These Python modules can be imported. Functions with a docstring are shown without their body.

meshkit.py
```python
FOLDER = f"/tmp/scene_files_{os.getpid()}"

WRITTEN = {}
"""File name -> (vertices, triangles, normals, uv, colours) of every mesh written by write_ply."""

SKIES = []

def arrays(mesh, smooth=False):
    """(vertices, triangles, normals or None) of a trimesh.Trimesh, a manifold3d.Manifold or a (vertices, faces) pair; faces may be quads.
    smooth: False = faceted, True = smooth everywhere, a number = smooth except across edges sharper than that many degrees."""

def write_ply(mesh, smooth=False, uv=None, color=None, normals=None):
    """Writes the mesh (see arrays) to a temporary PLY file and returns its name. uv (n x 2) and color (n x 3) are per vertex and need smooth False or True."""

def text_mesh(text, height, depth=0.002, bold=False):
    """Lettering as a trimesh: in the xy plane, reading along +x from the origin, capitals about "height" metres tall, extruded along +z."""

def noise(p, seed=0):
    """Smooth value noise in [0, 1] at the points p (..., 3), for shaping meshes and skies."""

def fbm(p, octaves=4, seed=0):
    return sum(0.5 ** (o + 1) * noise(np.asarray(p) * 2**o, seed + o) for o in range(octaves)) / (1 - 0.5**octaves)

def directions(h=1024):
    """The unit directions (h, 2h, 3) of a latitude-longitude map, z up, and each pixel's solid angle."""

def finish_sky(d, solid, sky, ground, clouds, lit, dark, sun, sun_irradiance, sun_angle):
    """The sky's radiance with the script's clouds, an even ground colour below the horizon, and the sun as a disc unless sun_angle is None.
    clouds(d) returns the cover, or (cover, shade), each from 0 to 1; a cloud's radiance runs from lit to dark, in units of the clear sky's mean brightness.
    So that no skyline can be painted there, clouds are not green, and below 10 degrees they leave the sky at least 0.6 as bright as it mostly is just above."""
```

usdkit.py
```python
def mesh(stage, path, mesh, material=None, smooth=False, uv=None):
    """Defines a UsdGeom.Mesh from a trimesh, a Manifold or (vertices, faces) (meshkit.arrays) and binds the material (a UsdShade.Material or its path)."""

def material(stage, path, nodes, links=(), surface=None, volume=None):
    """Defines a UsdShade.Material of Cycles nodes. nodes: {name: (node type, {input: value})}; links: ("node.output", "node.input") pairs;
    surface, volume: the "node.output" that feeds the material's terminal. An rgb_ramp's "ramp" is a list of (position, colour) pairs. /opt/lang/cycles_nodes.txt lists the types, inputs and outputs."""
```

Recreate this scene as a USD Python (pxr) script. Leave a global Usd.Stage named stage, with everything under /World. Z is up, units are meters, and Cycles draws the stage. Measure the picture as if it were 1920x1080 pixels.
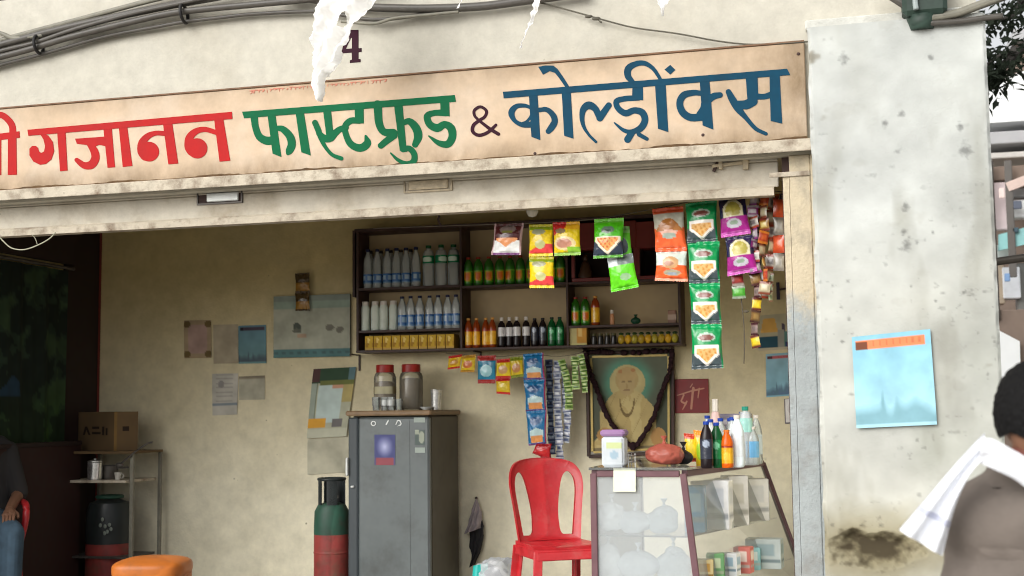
import math, random
import numpy as np, trimesh, usdkit, meshkit
import shapely.geometry as sg
from shapely.ops import unary_union
import manifold3d as m3
from pxr import Usd, UsdGeom, UsdLux, UsdShade, Gf, Sdf, Vt

stage = Usd.Stage.CreateInMemory()
UsdGeom.SetStageUpAxis(stage, UsdGeom.Tokens.z)
UsdGeom.SetStageMetersPerUnit(stage, 1.0)
UsdGeom.Xform.Define(stage, '/World')
UsdGeom.Scope.Define(stage, '/World/Looks')
rng = np.random.default_rng(7)
random.seed(7)

# ---------------------------------------------------------------- camera, sky, sun, exposure
FPX, YAW, PITCH, ROLL = 2430.0, 0.26590, 0.09375, -0.01158
EYE = np.array([0.0, -6.0, 1.55])
_f = np.array([-math.sin(YAW) * math.cos(PITCH), math.cos(YAW) * math.cos(PITCH), math.sin(PITCH)])
_r = np.array([math.cos(YAW), math.sin(YAW), 0.0])
_u = np.cross(_r, _f)
CR, CU = _r * math.cos(ROLL) + _u * math.sin(ROLL), -_r * math.sin(ROLL) + _u * math.cos(ROLL)
cam = UsdGeom.Camera.Define(stage, '/World/camera')
cam.AddTransformOp().Set(Gf.Matrix4d(*CR, 0, *CU, 0, *(-_f), 0, *EYE, 1))
cam.CreateHorizontalApertureAttr(36.0)
cam.CreateVerticalApertureAttr(36.0 * 9 / 16)
cam.CreateFocalLengthAttr(36.0 * FPX / 1920)
cam.CreateClippingRangeAttr(Gf.Vec2f(0.05, 500))
cam.CreateFStopAttr(3.3)
cam.CreateFocusDistanceAttr(6.4)
cam.CreateExposureAttr(0.78)

SUN_EL, SUN_DIR = math.radians(32), np.array([-0.50, -0.86])         # soft overcast sun high over the street
SUN_DIR = SUN_DIR / np.linalg.norm(SUN_DIR)
sun = UsdLux.DistantLight.Define(stage, '/World/sun')
sun.CreateIntensityAttr(0.30)
sun.CreateAngleAttr(62.0)
sun.CreateNormalizeAttr(True) if hasattr(sun, 'CreateNormalizeAttr') else None
sun.CreateColorAttr(Gf.Vec3f(1.0, 0.96, 0.90))
_to = np.array([SUN_DIR[0] * math.cos(SUN_EL), SUN_DIR[1] * math.cos(SUN_EL), math.sin(SUN_EL)])
_sx = np.cross([0, 0, 1.0], _to); _sx /= np.linalg.norm(_sx)
_sy = np.cross(_to, _sx)
sun.AddTransformOp().Set(Gf.Matrix4d(*_sx, 0, *_sy, 0, *_to, 0, 0, 0, 30, 1))
sky_mat = usdkit.material(stage, '/World/Looks/sky_overcast', {
    'sky': ('sky_texture', {'sky_type': 'single_scattering', 'sun_disc': False, 'sun_elevation': SUN_EL,
                            'sun_rotation': math.atan2(SUN_DIR[0], SUN_DIR[1]), 'aerosol_density': 3.0}),
    'grey': ('hsv', {'saturation': 0.10, 'value': 1.0}),
    'bg': ('background_shader', {'strength': 0.10})},
    [('sky.color', 'grey.color'), ('grey.color', 'bg.color')], surface='bg.background')
dome = UsdLux.DomeLight.Define(stage, '/World/sky')
UsdShade.MaterialBindingAPI.Apply(dome.GetPrim()).Bind(sky_mat)
dome.GetPrim().SetCustomDataByKey('kind', 'structure')


# ---------------------------------------------------------------- helpers
def P(U, V, Y):
    """The point of the plane y = Y that the photograph shows at pixel (U, V) of 1920 x 1080."""
    d = _f * FPX + CR * (U - 960) - CU * (V - 540)
    return EYE + d * ((Y - EYE[1]) / d[1])


def PX(U, V, X):
    d = _f * FPX + CR * (U - 960) - CU * (V - 540)
    return EYE + d * ((X - EYE[0]) / d[0])


def lin(c):
    c = np.asarray(c, float) / 255.0
    return np.where(c <= 0.04045, c / 12.92, ((c + 0.055) / 1.055) ** 2.4)


TAKEN = {}


def numbered(parent, name):
    k = TAKEN.get((parent, name), -1) + 1
    TAKEN[(parent, name)] = k
    return f'{parent}/{name}' if k == 0 else f'{parent}/{name}_{k:03d}'


LOC = {}


def thing(name, label, cat, loc=(0, 0, 0), group=None, rotz=0.0):
    path = numbered('/World', name)
    x = UsdGeom.Xform.Define(stage, path)
    x.AddTranslateOp().Set(Gf.Vec3d(*map(float, loc)))
    x.AddRotateZOp().Set(float(rotz))
    p = x.GetPrim()
    p.SetCustomDataByKey('label', label)
    p.SetCustomDataByKey('category', cat)
    if group:
        p.SetCustomDataByKey('group', group)
    LOC[path] = (np.asarray(loc, float), float(rotz))
    return path


def tag(path, label=None, cat=None, group=None, kind=None):
    p = stage.GetPrimAtPath(path)
    for k, v in (('label', label), ('category', cat), ('group', group), ('kind', kind)):
        if v:
            p.SetCustomDataByKey(k, v)
    return path


def to_tm(mesh):
    if hasattr(mesh, 'to_mesh'):
        m = mesh.to_mesh()
        return trimesh.Trimesh(np.array(m.vert_properties[:, :3]), np.array(m.tri_verts), process=False)
    if isinstance(mesh, tuple):
        v, f = np.asarray(mesh[0], float), np.asarray(mesh[1], int)
        if f.shape[1] == 4:
            f = np.vstack([f[:, [0, 1, 2]], f[:, [0, 2, 3]]])
        return trimesh.Trimesh(v, f, process=False)
    return mesh


def obj(parent, name, mesh, mat, smooth=False, col=None, local=False):
    """ONE Mesh prim under parent. Vertices are given in world metres unless local."""
    parent = parent or '/World'
    path = numbered(parent, name)
    t = to_tm(mesh)
    v = np.array(t.vertices, float)
    root = '/'.join(parent.split('/')[:3])
    if not local and root in LOC:
        loc, rz = LOC[root]
        v = v - loc
        if rz:
            a = -math.radians(rz)
            v = v @ np.array([[math.cos(a), math.sin(a), 0], [-math.sin(a), math.cos(a), 0], [0, 0, 1]])
    t = trimesh.Trimesh(v, np.array(t.faces), process=False)
    if col is not None and smooth not in (False, True):
        smooth = True
    m = usdkit.mesh(stage, path, t, mat, smooth=smooth)
    if col is not None:
        UsdGeom.PrimvarsAPI(m).CreatePrimvar('paint', Sdf.ValueTypeNames.Color3fArray, 'vertex').Set(
            Vt.Vec3fArray.FromNumpy(np.asarray(col, np.float32)))
    return path


def dup(src, loc, label, group=None, rotz=None):
    p = stage.GetPrimAtPath(src)
    was = p.GetCustomData()
    r = thing(src.split('/')[-1].rstrip('0123456789').rstrip('_') if src.split('/')[-1][-3:].isdigit() else src.split('/')[-1],
              label, was['category'], loc, group or was.get('group'), LOC[src][1] if rotz is None else rotz)
    q = stage.GetPrimAtPath(r)
    q.GetReferences().AddInternalReference(Sdf.Path(src))
    q.SetInstanceable(True)
    return r


ORD = ['first', 'second', 'third', 'fourth', 'fifth', 'sixth', 'seventh', 'eighth', 'ninth', 'tenth', 'eleventh', 'twelfth',
       'thirteenth', 'fourteenth', 'fifteenth', 'sixteenth']


def cat_(*ms):
    return trimesh.util.concatenate([to_tm(m) for m in ms])


def box(x0, x1, y0, y1, z0, z1, ch=0.0):
    c = np.array([(x0 + x1) / 2, (y0 + y1) / 2, (z0 + z1) / 2])
    s = np.abs(np.array([x1 - x0, y1 - y0, z1 - z0])) / 2
    if ch <= 0:
        b = trimesh.creation.box(extents=2 * s)
        b.apply_translation(c)
        return b
    pts = []
    for sx in (-1, 1):
        for sy in (-1, 1):
            for sz in (-1, 1):
                for k in range(3):
                    q = s - ch
                    q[k] = s[k]
                    pts.append(c + q * (sx, sy, sz))
    return trimesh.convex.convex_hull(np.array(pts))


def bar(p0, p1, w, d, up=(0, 0, 1), ch=0.0):
    """A straight bar of w (along up) x d (across) from p0 to p1."""
    p0, p1, up = np.asarray(p0, float), np.asarray(p1, float), np.asarray(up, float)
    L = np.linalg.norm(p1 - p0)
    a = (p1 - p0) / L
    c = np.cross(a, up); c /= np.linalg.norm(c)
    b = np.cross(c, a)
    m = box(0, L, -d / 2, d / 2, -w / 2, w / 2, ch)
    T = np.eye(4); T[:3, 0], T[:3, 1], T[:3, 2], T[:3, 3] = a, c, b, p0
    m = m.copy(); m.apply_transform(T)
    if np.linalg.det(T[:3, :3]) < 0:
        m.invert()
    return m


def lathe(profile, n=20, center=(0, 0, 0)):
    p = np.asarray(profile, float)
    a = np.linspace(0, 2 * np.pi, n, endpoint=False)
    v = np.stack([p[:, None, 0] * np.cos(a), p[:, None, 0] * np.sin(a), np.broadcast_to(p[:, 1:2], (len(p), n))], -1).reshape(-1, 3)
    i, j = np.meshgrid(np.arange(len(p) - 1), np.arange(n), indexing='ij')
    k = (j + 1) % n
    q = np.stack([i * n + j, i * n + k, (i + 1) * n + k, (i + 1) * n + j], -1).reshape(-1, 4)
    return to_tm((v + np.asarray(center, float), q))


def smooth_path(pts, n=6):
    p = np.asarray(pts, float)
    if len(p) < 3:
        return p
    q = np.vstack([2 * p[0] - p[1], p, 2 * p[-1] - p[-2]])
    out = []
    for i in range(1, len(q) - 2):
        for t in np.linspace(0, 1, n, endpoint=False):
            a, b, c, d = q[i - 1], q[i], q[i + 1], q[i + 2]
            out.append(0.5 * (2 * b + (c - a) * t + (2 * a - 5 * b + 4 * c - d) * t * t + (3 * b - a - 3 * c + d) * t ** 3))
    out.append(p[-1])
    return np.array(out)


def tube(pts, r, sides=8, n=6, closed_ends=True):
    p = smooth_path(pts, n)
    rr = np.broadcast_to(np.interp(np.linspace(0, 1, len(p)), np.linspace(0, 1, len(np.atleast_1d(r))), np.atleast_1d(r)), (len(p),))
    t = np.gradient(p, axis=0)
    t /= np.linalg.norm(t, axis=1, keepdims=True) + 1e-12
    ref = np.where(np.abs(t[:, 2:]) < 0.9, [0, 0, 1.0], [1.0, 0, 0])
    a = np.cross(t, ref); a /= np.linalg.norm(a, axis=1, keepdims=True)
    b = np.cross(t, a)
    ang = np.arange(sides) * 2 * np.pi / sides
    v = p[:, None] + rr[:, None, None] * (np.cos(ang)[None, :, None] * a[:, None] + np.sin(ang)[None, :, None] * b[:, None])
    i, j = np.meshgrid(np.arange(len(p) - 1), np.arange(sides), indexing='ij')
    k = (j + 1) % sides
    q = np.stack([i * sides + j, i * sides + k, (i + 1) * sides + k, (i + 1) * sides + j], -1).reshape(-1, 4)
    v = v.reshape(-1, 3)
    f = np.vstack([q[:, [0, 1, 2]], q[:, [0, 2, 3]]])
    if closed_ends:
        m = len(v)
        v = np.vstack([v, p[0], p[-1]])
        e = (len(p) - 1) * sides
        jj = np.arange(sides); kk = (jj + 1) % sides
        f = np.vstack([f, np.stack([np.full(sides, m), kk, jj], 1), np.stack([np.full(sides, m + 1), e + jj, e + kk], 1)])
    return trimesh.Trimesh(v, f, process=False)


def grid(nx, ny, fn, color=None):
    """A sheet: fn(s, t) -> xyz, s along the width, t downwards; color(s, t) -> sRGB 0..255 painted per vertex."""
    t, s = np.meshgrid(np.linspace(0, 1, ny), np.linspace(0, 1, nx), indexing='ij')
    s, t = s.ravel(), t.ravel()
    v = np.asarray(fn(s, t), float)
    j, i = np.meshgrid(np.arange(ny - 1), np.arange(nx - 1), indexing='ij')
    a = (j * nx + i).ravel()
    q = np.stack([a, a + nx, a + nx + 1, a + 1], 1)
    m = to_tm((v, q))
    return (m, lin(color(s, t))) if color else m


def quad_fn(p00, p10, p11, p01):
    """Bilinear sheet: corners top-left, top-right, bottom-right, bottom-left."""
    p00, p10, p11, p01 = map(np.asarray, (p00, p10, p11, p01))

    def fn(s, t):
        s, t = s[:, None], t[:, None]
        return p00 * (1 - s) * (1 - t) + p10 * s * (1 - t) + p11 * s * t + p01 * (1 - s) * t
    return fn


def sphere(c, r, sub=2):
    m = trimesh.creation.icosphere(subdivisions=sub, radius=1.0)
    m.apply_scale(np.broadcast_to(r, 3))
    m.apply_translation(c)
    return m


def noise3(p, sc, seed=0, oct=3):
    return meshkit.fbm(np.asarray(p) * sc + 100, oct, seed) - 0.5


# ---------------------------------------------------------------- materials
def mat(name, color, rough=0.6, var=0.12, scale=6.0, bump=0.0, bscale=40.0, metallic=0.0, spec=0.4, coat=0.0, alpha=None, trans=0.0, ior=1.45, wear=None, wear_amount=0.4, wear_scale=5.0):
    c = np.asarray(color, float)
    nodes = {'geo': ('geometry', {}),
             'n1': ('noise_texture', {'scale': scale, 'detail': 6.0, 'roughness': 0.62}),
             'ramp': ('rgb_ramp', {'ramp': [(0.30, tuple(c * (1 - var))), (0.52, tuple(c)), (0.72, tuple(np.minimum(c * (1 + var * 0.7), 0.95)))]}),
             'rr': ('map_range', {'from_min': 0.3, 'from_max': 0.7, 'to_min': max(rough - 0.08, 0.03), 'to_max': min(rough + 0.08, 1.0)}),
             'p': ('principled_bsdf', {'metallic': metallic, 'specular_ior_level': spec, 'coat_weight': coat, 'transmission_weight': trans, 'ior': ior})}
    links = [('geo.position', 'n1.vector'), ('n1.fac', 'ramp.fac'), ('n1.fac', 'rr.value'), ('rr.result', 'p.roughness')]
    if wear is None:
        links.append(('ramp.color', 'p.base_color'))
    else:                                             # scuffs, dust and rust patches
        nodes['nw'] = ('noise_texture', {'scale': wear_scale, 'detail': 9.0, 'roughness': 0.72})
        nodes['wm'] = ('map_range', {'from_min': 0.50, 'from_max': 0.68, 'to_min': 0.0, 'to_max': wear_amount, 'clamp': True})
        nodes['wx'] = ('mix', {'color2': wear})
        links += [('geo.position', 'nw.vector'), ('nw.fac', 'wm.value'), ('wm.result', 'wx.fac'), ('ramp.color', 'wx.color1'), ('wx.color', 'p.base_color')]
    if bump:
        nodes['n2'] = ('noise_texture', {'scale': bscale, 'detail': 5.0})
        nodes['b'] = ('bump', {'strength': bump, 'distance': 0.01})
        links += [('geo.position', 'n2.vector'), ('n2.fac', 'b.height'), ('b.normal', 'p.normal')]
    return usdkit.material(stage, '/World/Looks/' + name, nodes, links, surface='p.BSDF')


def paint_mat(name, rough=0.35, spec=0.5, wear=0.12, scale=18.0, bump=0.0, bscale=60.0, metallic=0.0):
    """Printed or stained surface: colour from the mesh's own paint, with slight wear."""
    nodes = {'geo': ('geometry', {}), 'a': ('attribute', {'attribute': 'paint'}),
             'n1': ('noise_texture', {'scale': scale, 'detail': 5.0}),
             'mr': ('map_range', {'from_min': 0.3, 'from_max': 0.7, 'to_min': 1 - wear, 'to_max': 1 + wear * 0.5}),
             'mix': ('mix', {'mix_type': 'multiply', 'fac': 1.0}),
             'p': ('principled_bsdf', {'roughness': rough, 'specular_ior_level': spec, 'metallic': metallic})}
    links = [('geo.position', 'n1.vector'), ('n1.fac', 'mr.value'), ('a.color', 'mix.color1'), ('mr.result', 'mix.color2'), ('mix.color', 'p.base_color')]
    if bump:
        nodes['n2'] = ('noise_texture', {'scale': bscale, 'detail': 4.0})
        nodes['b'] = ('bump', {'strength': bump, 'distance': 0.01})
        links += [('geo.position', 'n2.vector'), ('n2.fac', 'b.height'), ('b.normal', 'p.normal')]
    return usdkit.material(stage, '/World/Looks/' + name, nodes, links, surface='p.BSDF')


def plaster(name, c_lo, c_hi, z0, z1, stain=(0.25, 0.22, 0.17), amount=0.5, specks=True, bump=0.25, sc=1.3, thr=0.50):
    """Painted plaster, one tint low on the wall and one high, blotchy, with grime and chipped specks."""
    nodes = {'geo': ('geometry', {}), 'sep': ('separate_xyz', {}),
             'n0': ('noise_texture', {'scale': sc, 'detail': 7.0, 'roughness': 0.65}),
             'n1': ('noise_texture', {'scale': 9.0, 'detail': 8.0, 'roughness': 0.7}),
             'n2': ('noise_texture', {'scale': 70.0, 'detail': 4.0}),
             'v': ('voronoi_texture', {'scale': 11.0}),
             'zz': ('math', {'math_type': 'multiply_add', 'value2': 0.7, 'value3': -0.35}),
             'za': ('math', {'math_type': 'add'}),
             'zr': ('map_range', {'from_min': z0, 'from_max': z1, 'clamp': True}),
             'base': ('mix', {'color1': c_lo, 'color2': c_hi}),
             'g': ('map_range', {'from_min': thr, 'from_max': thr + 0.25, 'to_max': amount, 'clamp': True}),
             'dirty': ('mix', {'color2': stain}),
             'g2': ('map_range', {'from_min': 0.35, 'from_max': 0.65, 'to_min': 0.88, 'to_max': 1.06}),
             'fin': ('mix', {'mix_type': 'multiply', 'fac': 1.0}),
             'sp': ('map_range', {'from_min': 0.03, 'from_max': 0.10, 'to_min': 1.0, 'to_max': 0.0, 'clamp': True}),
             'spn': ('map_range', {'from_min': 0.56, 'from_max': 0.64, 'clamp': True}),
             'spm': ('math', {'math_type': 'multiply'}),
             'sp2': ('mix', {'color2': tuple(np.array(stain) * 0.6)}),
             'b': ('bump', {'strength': bump, 'distance': 0.008}),
             'ba': ('math', {'math_type': 'add'}),
             'p': ('principled_bsdf', {'roughness': 0.72, 'specular_ior_level': 0.25})}
    links = [('geo.position', 'sep.vector'), ('geo.position', 'n0.vector'), ('geo.position', 'n1.vector'), ('geo.position', 'n2.vector'), ('geo.position', 'v.vector'),
             ('n0.fac', 'zz.value1'), ('zz.value', 'za.value1'), ('sep.z', 'za.value2'), ('za.value', 'zr.value'), ('zr.result', 'base.fac'),
             ('n0.fac', 'g.value'), ('g.result', 'dirty.fac'), ('base.color', 'dirty.color1'), ('n1.fac', 'g2.value'),
             ('dirty.color', 'fin.color1'), ('g2.result', 'fin.color2'),
             ('n2.fac', 'ba.value1'), ('n1.fac', 'ba.value2'), ('ba.value', 'b.height'), ('b.normal', 'p.normal')]
    if specks:
        links += [('v.distance', 'sp.value'), ('n1.fac', 'spn.value'), ('sp.result', 'spm.value1'), ('spn.result', 'spm.value2'),
                  ('spm.value', 'sp2.fac'), ('fin.color', 'sp2.color1'), ('sp2.color', 'p.base_color')]
    else:
        links += [('fin.color', 'p.base_color')]
    return usdkit.material(stage, '/World/Looks/' + name, nodes, links, surface='p.BSDF')


def glassy(name, tint=(0.95, 0.97, 0.97), fog=(0.8, 0.85, 0.85), fog_amount=0.1, rough=0.03, ior=1.45):
    """Thin clear plastic or window glass: see-through, with mirror shine at an angle and a whitish veil mixed in."""
    return usdkit.material(stage, '/World/Looks/' + name, {
        't': ('transparent_bsdf', {'color': tint}), 'g': ('glossy_bsdf', {'color': (1, 1, 1), 'roughness': rough}),
        'd': ('diffuse_bsdf', {'color': fog}), 'f': ('fresnel', {'IOR': ior}),
        'm1': ('mix_closure', {'fac': fog_amount}), 'm2': ('mix_closure', {})},
        [('t.BSDF', 'm1.closure1'), ('d.BSDF', 'm1.closure2'), ('m1.closure', 'm2.closure1'), ('g.BSDF', 'm2.closure2'), ('f.fac', 'm2.fac')],
        surface='m2.closure')


M = {}
M['facade'] = plaster('cream_plaster', (0.53, 0.505, 0.42), (0.55, 0.525, 0.45), 2.0, 4.0, stain=(0.40, 0.35, 0.25), amount=0.35, specks=True)
M['pillar'] = plaster('pillar_plaster', (0.52, 0.51, 0.44), (0.60, 0.60, 0.55), 0.9, 2.2, stain=(0.33, 0.32, 0.26), amount=0.55, specks=True, bump=0.4)
M['inner'] = plaster('yellow_plaster', (0.76, 0.71, 0.54), (0.55, 0.445, 0.21), 1.0, 2.6, stain=(0.36, 0.32, 0.20), amount=0.35, specks=True)  # height tint: wall paint plus painted-in dimming towards the ceiling
M['jamb'] = plaster('jamb_plaster', (0.34, 0.37, 0.37), (0.56, 0.48, 0.34), 1.9, 2.05, stain=(0.22, 0.2, 0.17), amount=0.8, bump=0.6, sc=5.0)
M['ceiling'] = mat('ceiling_wash', (0.46, 0.41, 0.30), 0.9, 0.2, 2.0)
M['floor'] = mat('floor_stone', (0.26, 0.24, 0.21), 0.5, 0.25, 3.0)
M['ground'] = mat('street_dust', (0.27, 0.25, 0.22), 0.9, 0.3, 1.0, bump=0.4, bscale=20)
M['shutter'] = plaster('shutter_paint', (0.60, 0.555, 0.46), (0.60, 0.555, 0.46), 0, 9, stain=(0.33, 0.26, 0.17), amount=0.7, specks=True, bump=0.15, sc=4.0, thr=0.47)
M['rail'] = plaster('rail_paint', (0.53, 0.47, 0.37), (0.53, 0.47, 0.37), 0, 9, stain=(0.17, 0.12, 0.08), amount=1.0, specks=True, bump=0.4, sc=11.0, thr=0.47)
M['slot'] = mat('rusty_slot', (0.06, 0.035, 0.03), 0.7, 0.3, 20)
M['dark_metal'] = mat('dark_metal', (0.10, 0.09, 0.08), 0.45, 0.3, 20, metallic=0.4)
M['latch'] = mat('painted_latch', (0.50, 0.42, 0.29), 0.5, 0.3, 30, bump=0.3)
M['steel'] = mat('steel', (0.62, 0.62, 0.60), 0.25, 0.1, 20, metallic=0.9)
M['red'] = mat('sign_red', (0.42, 0.017, 0.017), 0.6, 0.12, 12, bump=0.1, spec=0.12)
M['green'] = mat('sign_green', (0.004, 0.115, 0.045), 0.6, 0.14, 12, bump=0.1, spec=0.12)
M['blue'] = mat('sign_blue', (0.006, 0.052, 0.095), 0.6, 0.18, 12, bump=0.1, spec=0.12)
M['plum'] = mat('sign_plum', (0.035, 0.008, 0.018), 0.6, 0.15, 12, spec=0.12)
M['redmark'] = mat('faded_red', (0.55, 0.19, 0.12), 0.6, 0.2, 12)
M['wood'] = mat('dark_wood', (0.045, 0.022, 0.016), 0.5, 0.35, 14, bump=0.2)
M['rack_back'] = mat('rack_back', (0.47, 0.35, 0.19), 0.6, 0.15, 4)
M['maroon'] = mat('maroon_wood', (0.15, 0.02, 0.016), 0.4, 0.2, 10)
M['black'] = mat('black_stuff', (0.012, 0.011, 0.011), 0.5, 0.3, 10)
M['cable'] = mat('cable_rubber', (0.075, 0.068, 0.058), 0.38, 0.25, 14, spec=0.5)
M['cable_pale'] = mat('cable_dusty', (0.20, 0.19, 0.15), 0.45, 0.25, 14, spec=0.5)
M['wire'] = mat('thin_wire', (0.11, 0.10, 0.075), 0.6, 0.3, 20)
M['wire_pale'] = mat('pale_wire', (0.36, 0.36, 0.26), 0.6, 0.2, 20)
M['plastic_white'] = usdkit.material(stage, '/World/Looks/torn_plastic', {
    'd': ('diffuse_bsdf', {'color': (0.97, 0.97, 0.96)}), 't': ('translucent_bsdf', {'color': (0.97, 0.97, 0.96)}), 'm': ('mix_closure', {'fac': 0.45})},
    [('d.BSDF', 'm.closure1'), ('t.BSDF', 'm.closure2')], surface='m.closure')
M['fridge'] = mat('fridge_grey', (0.105, 0.12, 0.12), 0.34, 0.10, 2, metallic=0.2, spec=0.5, wear=(0.05, 0.05, 0.045), wear_amount=0.5, wear_scale=3.0)
M['fridge_side'] = mat('fridge_side', (0.075, 0.064, 0.045), 0.5, 0.1, 3, wear=(0.03, 0.025, 0.02), wear_amount=0.5)
M['fridge_dark'] = mat('fridge_edge', (0.045, 0.055, 0.06), 0.4, 0.1, 3)
M['tan'] = mat('tan_trim', (0.20, 0.13, 0.07), 0.5, 0.3, 10)
M['silver'] = mat('silver_print', (0.55, 0.57, 0.55), 0.35, 0.1, 10, metallic=0.3)
M['chair'] = mat('red_plastic', (0.43, 0.018, 0.024), 0.27, 0.14, 6, spec=0.55, wear=(0.36, 0.09, 0.08), wear_amount=0.5, wear_scale=9.0)
M['orange'] = mat('orange_plastic', (0.48, 0.14, 0.025), 0.38, 0.14, 6, wear=(0.22, 0.09, 0.04), wear_amount=0.5, wear_scale=8.0)
M['gas_red'] = mat('gas_red', (0.22, 0.035, 0.03), 0.5, 0.35, 9, bump=0.1, wear=(0.10, 0.055, 0.035), wear_amount=0.85, wear_scale=6.0)
M['gas_green'] = mat('gas_green', (0.018, 0.062, 0.04), 0.5, 0.3, 9, wear=(0.05, 0.045, 0.035), wear_amount=0.8, wear_scale=6.0)
M['gas_black'] = mat('gas_black', (0.016, 0.02, 0.02), 0.4, 0.3, 9)
M['frame_counter'] = mat('counter_frame', (0.15, 0.075, 0.085), 0.4, 0.2, 9)
M['glass'] = glassy('pane_glass', (0.975, 0.99, 0.985), (0.80, 0.84, 0.84), 0.06, 0.06, 1.7)
M['glass_dusty'] = glassy('glare_tint_pane', (0.97, 0.99, 0.985), (0.82, 0.86, 0.87), 0.20, 0.10, 1.8)  # white veil in the colour stands in for bright street reflections
M['pet'] = glassy('clear_bottle', (0.88, 0.92, 0.92), (0.78, 0.82, 0.80), 0.30, 0.08)
M['jar'] = glassy('clear_jar', (0.80, 0.80, 0.74), (0.55, 0.5, 0.4), 0.16, 0.05)
M['tumbler'] = glassy('glass_tumbler', (0.85, 0.88, 0.86), (0.7, 0.7, 0.68), 0.12, 0.03, 1.6)
M['bag'] = glassy('thin_bag', (0.8, 0.82, 0.82), (0.62, 0.64, 0.66), 0.45, 0.12)
M['film'] = paint_mat('packet_film', 0.20, 0.7, 0.12, 30, bump=0.15, bscale=70)
M['paper'] = paint_mat('printed_paper', 0.6, 0.3, 0.12, 14)
M['oldpaper'] = paint_mat('old_paper', 0.75, 0.2, 0.25, 9)
M['stained'] = paint_mat('stained_plaster', 0.8, 0.2, 0.14, 5, bump=0.16, bscale=60)
M['card'] = mat('cardboard', (0.13, 0.082, 0.038), 0.8, 0.15, 8)
M['cloth_dark'] = mat('dark_cloth', (0.02, 0.019, 0.021), 0.9, 0.3, 12)
M['cloth_grey'] = mat('grey_cloth', (0.30, 0.26, 0.27), 0.9, 0.25, 15)
M['shirt'] = mat('brown_shirt', (0.155, 0.13, 0.112), 0.85, 0.22, 7, bump=0.7, bscale=13)
M['shirt_dark'] = mat('black_shirt', (0.03, 0.028, 0.028), 0.9, 0.2, 9)
M['jeans'] = mat('jeans', (0.05, 0.085, 0.12), 0.9, 0.25, 20)
M['trouser'] = mat('trouser', (0.05, 0.05, 0.055), 0.9, 0.2, 20)
M['skin'] = mat('skin', (0.20, 0.10, 0.06), 0.5, 0.12, 20)
M['hair'] = mat('hair', (0.005, 0.0048, 0.005), 0.75, 0.4, 90, bump=0.3, bscale=120, spec=0.2)
M['towel'] = mat('white_towel', (0.80, 0.82, 0.86), 0.95, 0.06, 20, bump=0.35, bscale=120)
M['towel_stripe'] = mat('towel_stripe', (0.50, 0.52, 0.63), 0.95, 0.08, 30)
M['curtain'] = mat('green_curtain', (0.016, 0.030, 0.020), 0.9, 0.5, 4, bump=0.4, bscale=9)
M['jamb_dark'] = mat('dark_jamb', (0.020, 0.010, 0.008), 0.7, 0.3, 8)  # colour darkened to carry the dim light of the left corner
M['bark'] = mat('bark', (0.06, 0.055, 0.05), 0.9, 0.3, 10)
M['leaf'] = usdkit.material(stage, '/World/Looks/leaf', {
    'oi': ('geometry', {}), 'r': ('rgb_ramp', {'ramp': [(0, (0.028, 0.036, 0.026)), (1, (0.06, 0.075, 0.052))]}),
    'd': ('diffuse_bsdf', {}), 't': ('translucent_bsdf', {}), 'm': ('mix_closure', {'fac': 0.3})},
    [('oi.random_per_island', 'r.fac'), ('r.color', 'd.color'), ('r.color', 't.color'), ('d.BSDF', 'm.closure1'), ('t.BSDF', 'm.closure2')], surface='m.closure')
M['white_sheet'] = mat('white_sheet', (0.78, 0.80, 0.80), 0.6, 0.06, 3)
M['grey_sheet'] = mat('grey_sheet', (0.40, 0.40, 0.41), 0.6, 0.1, 3)
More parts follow.
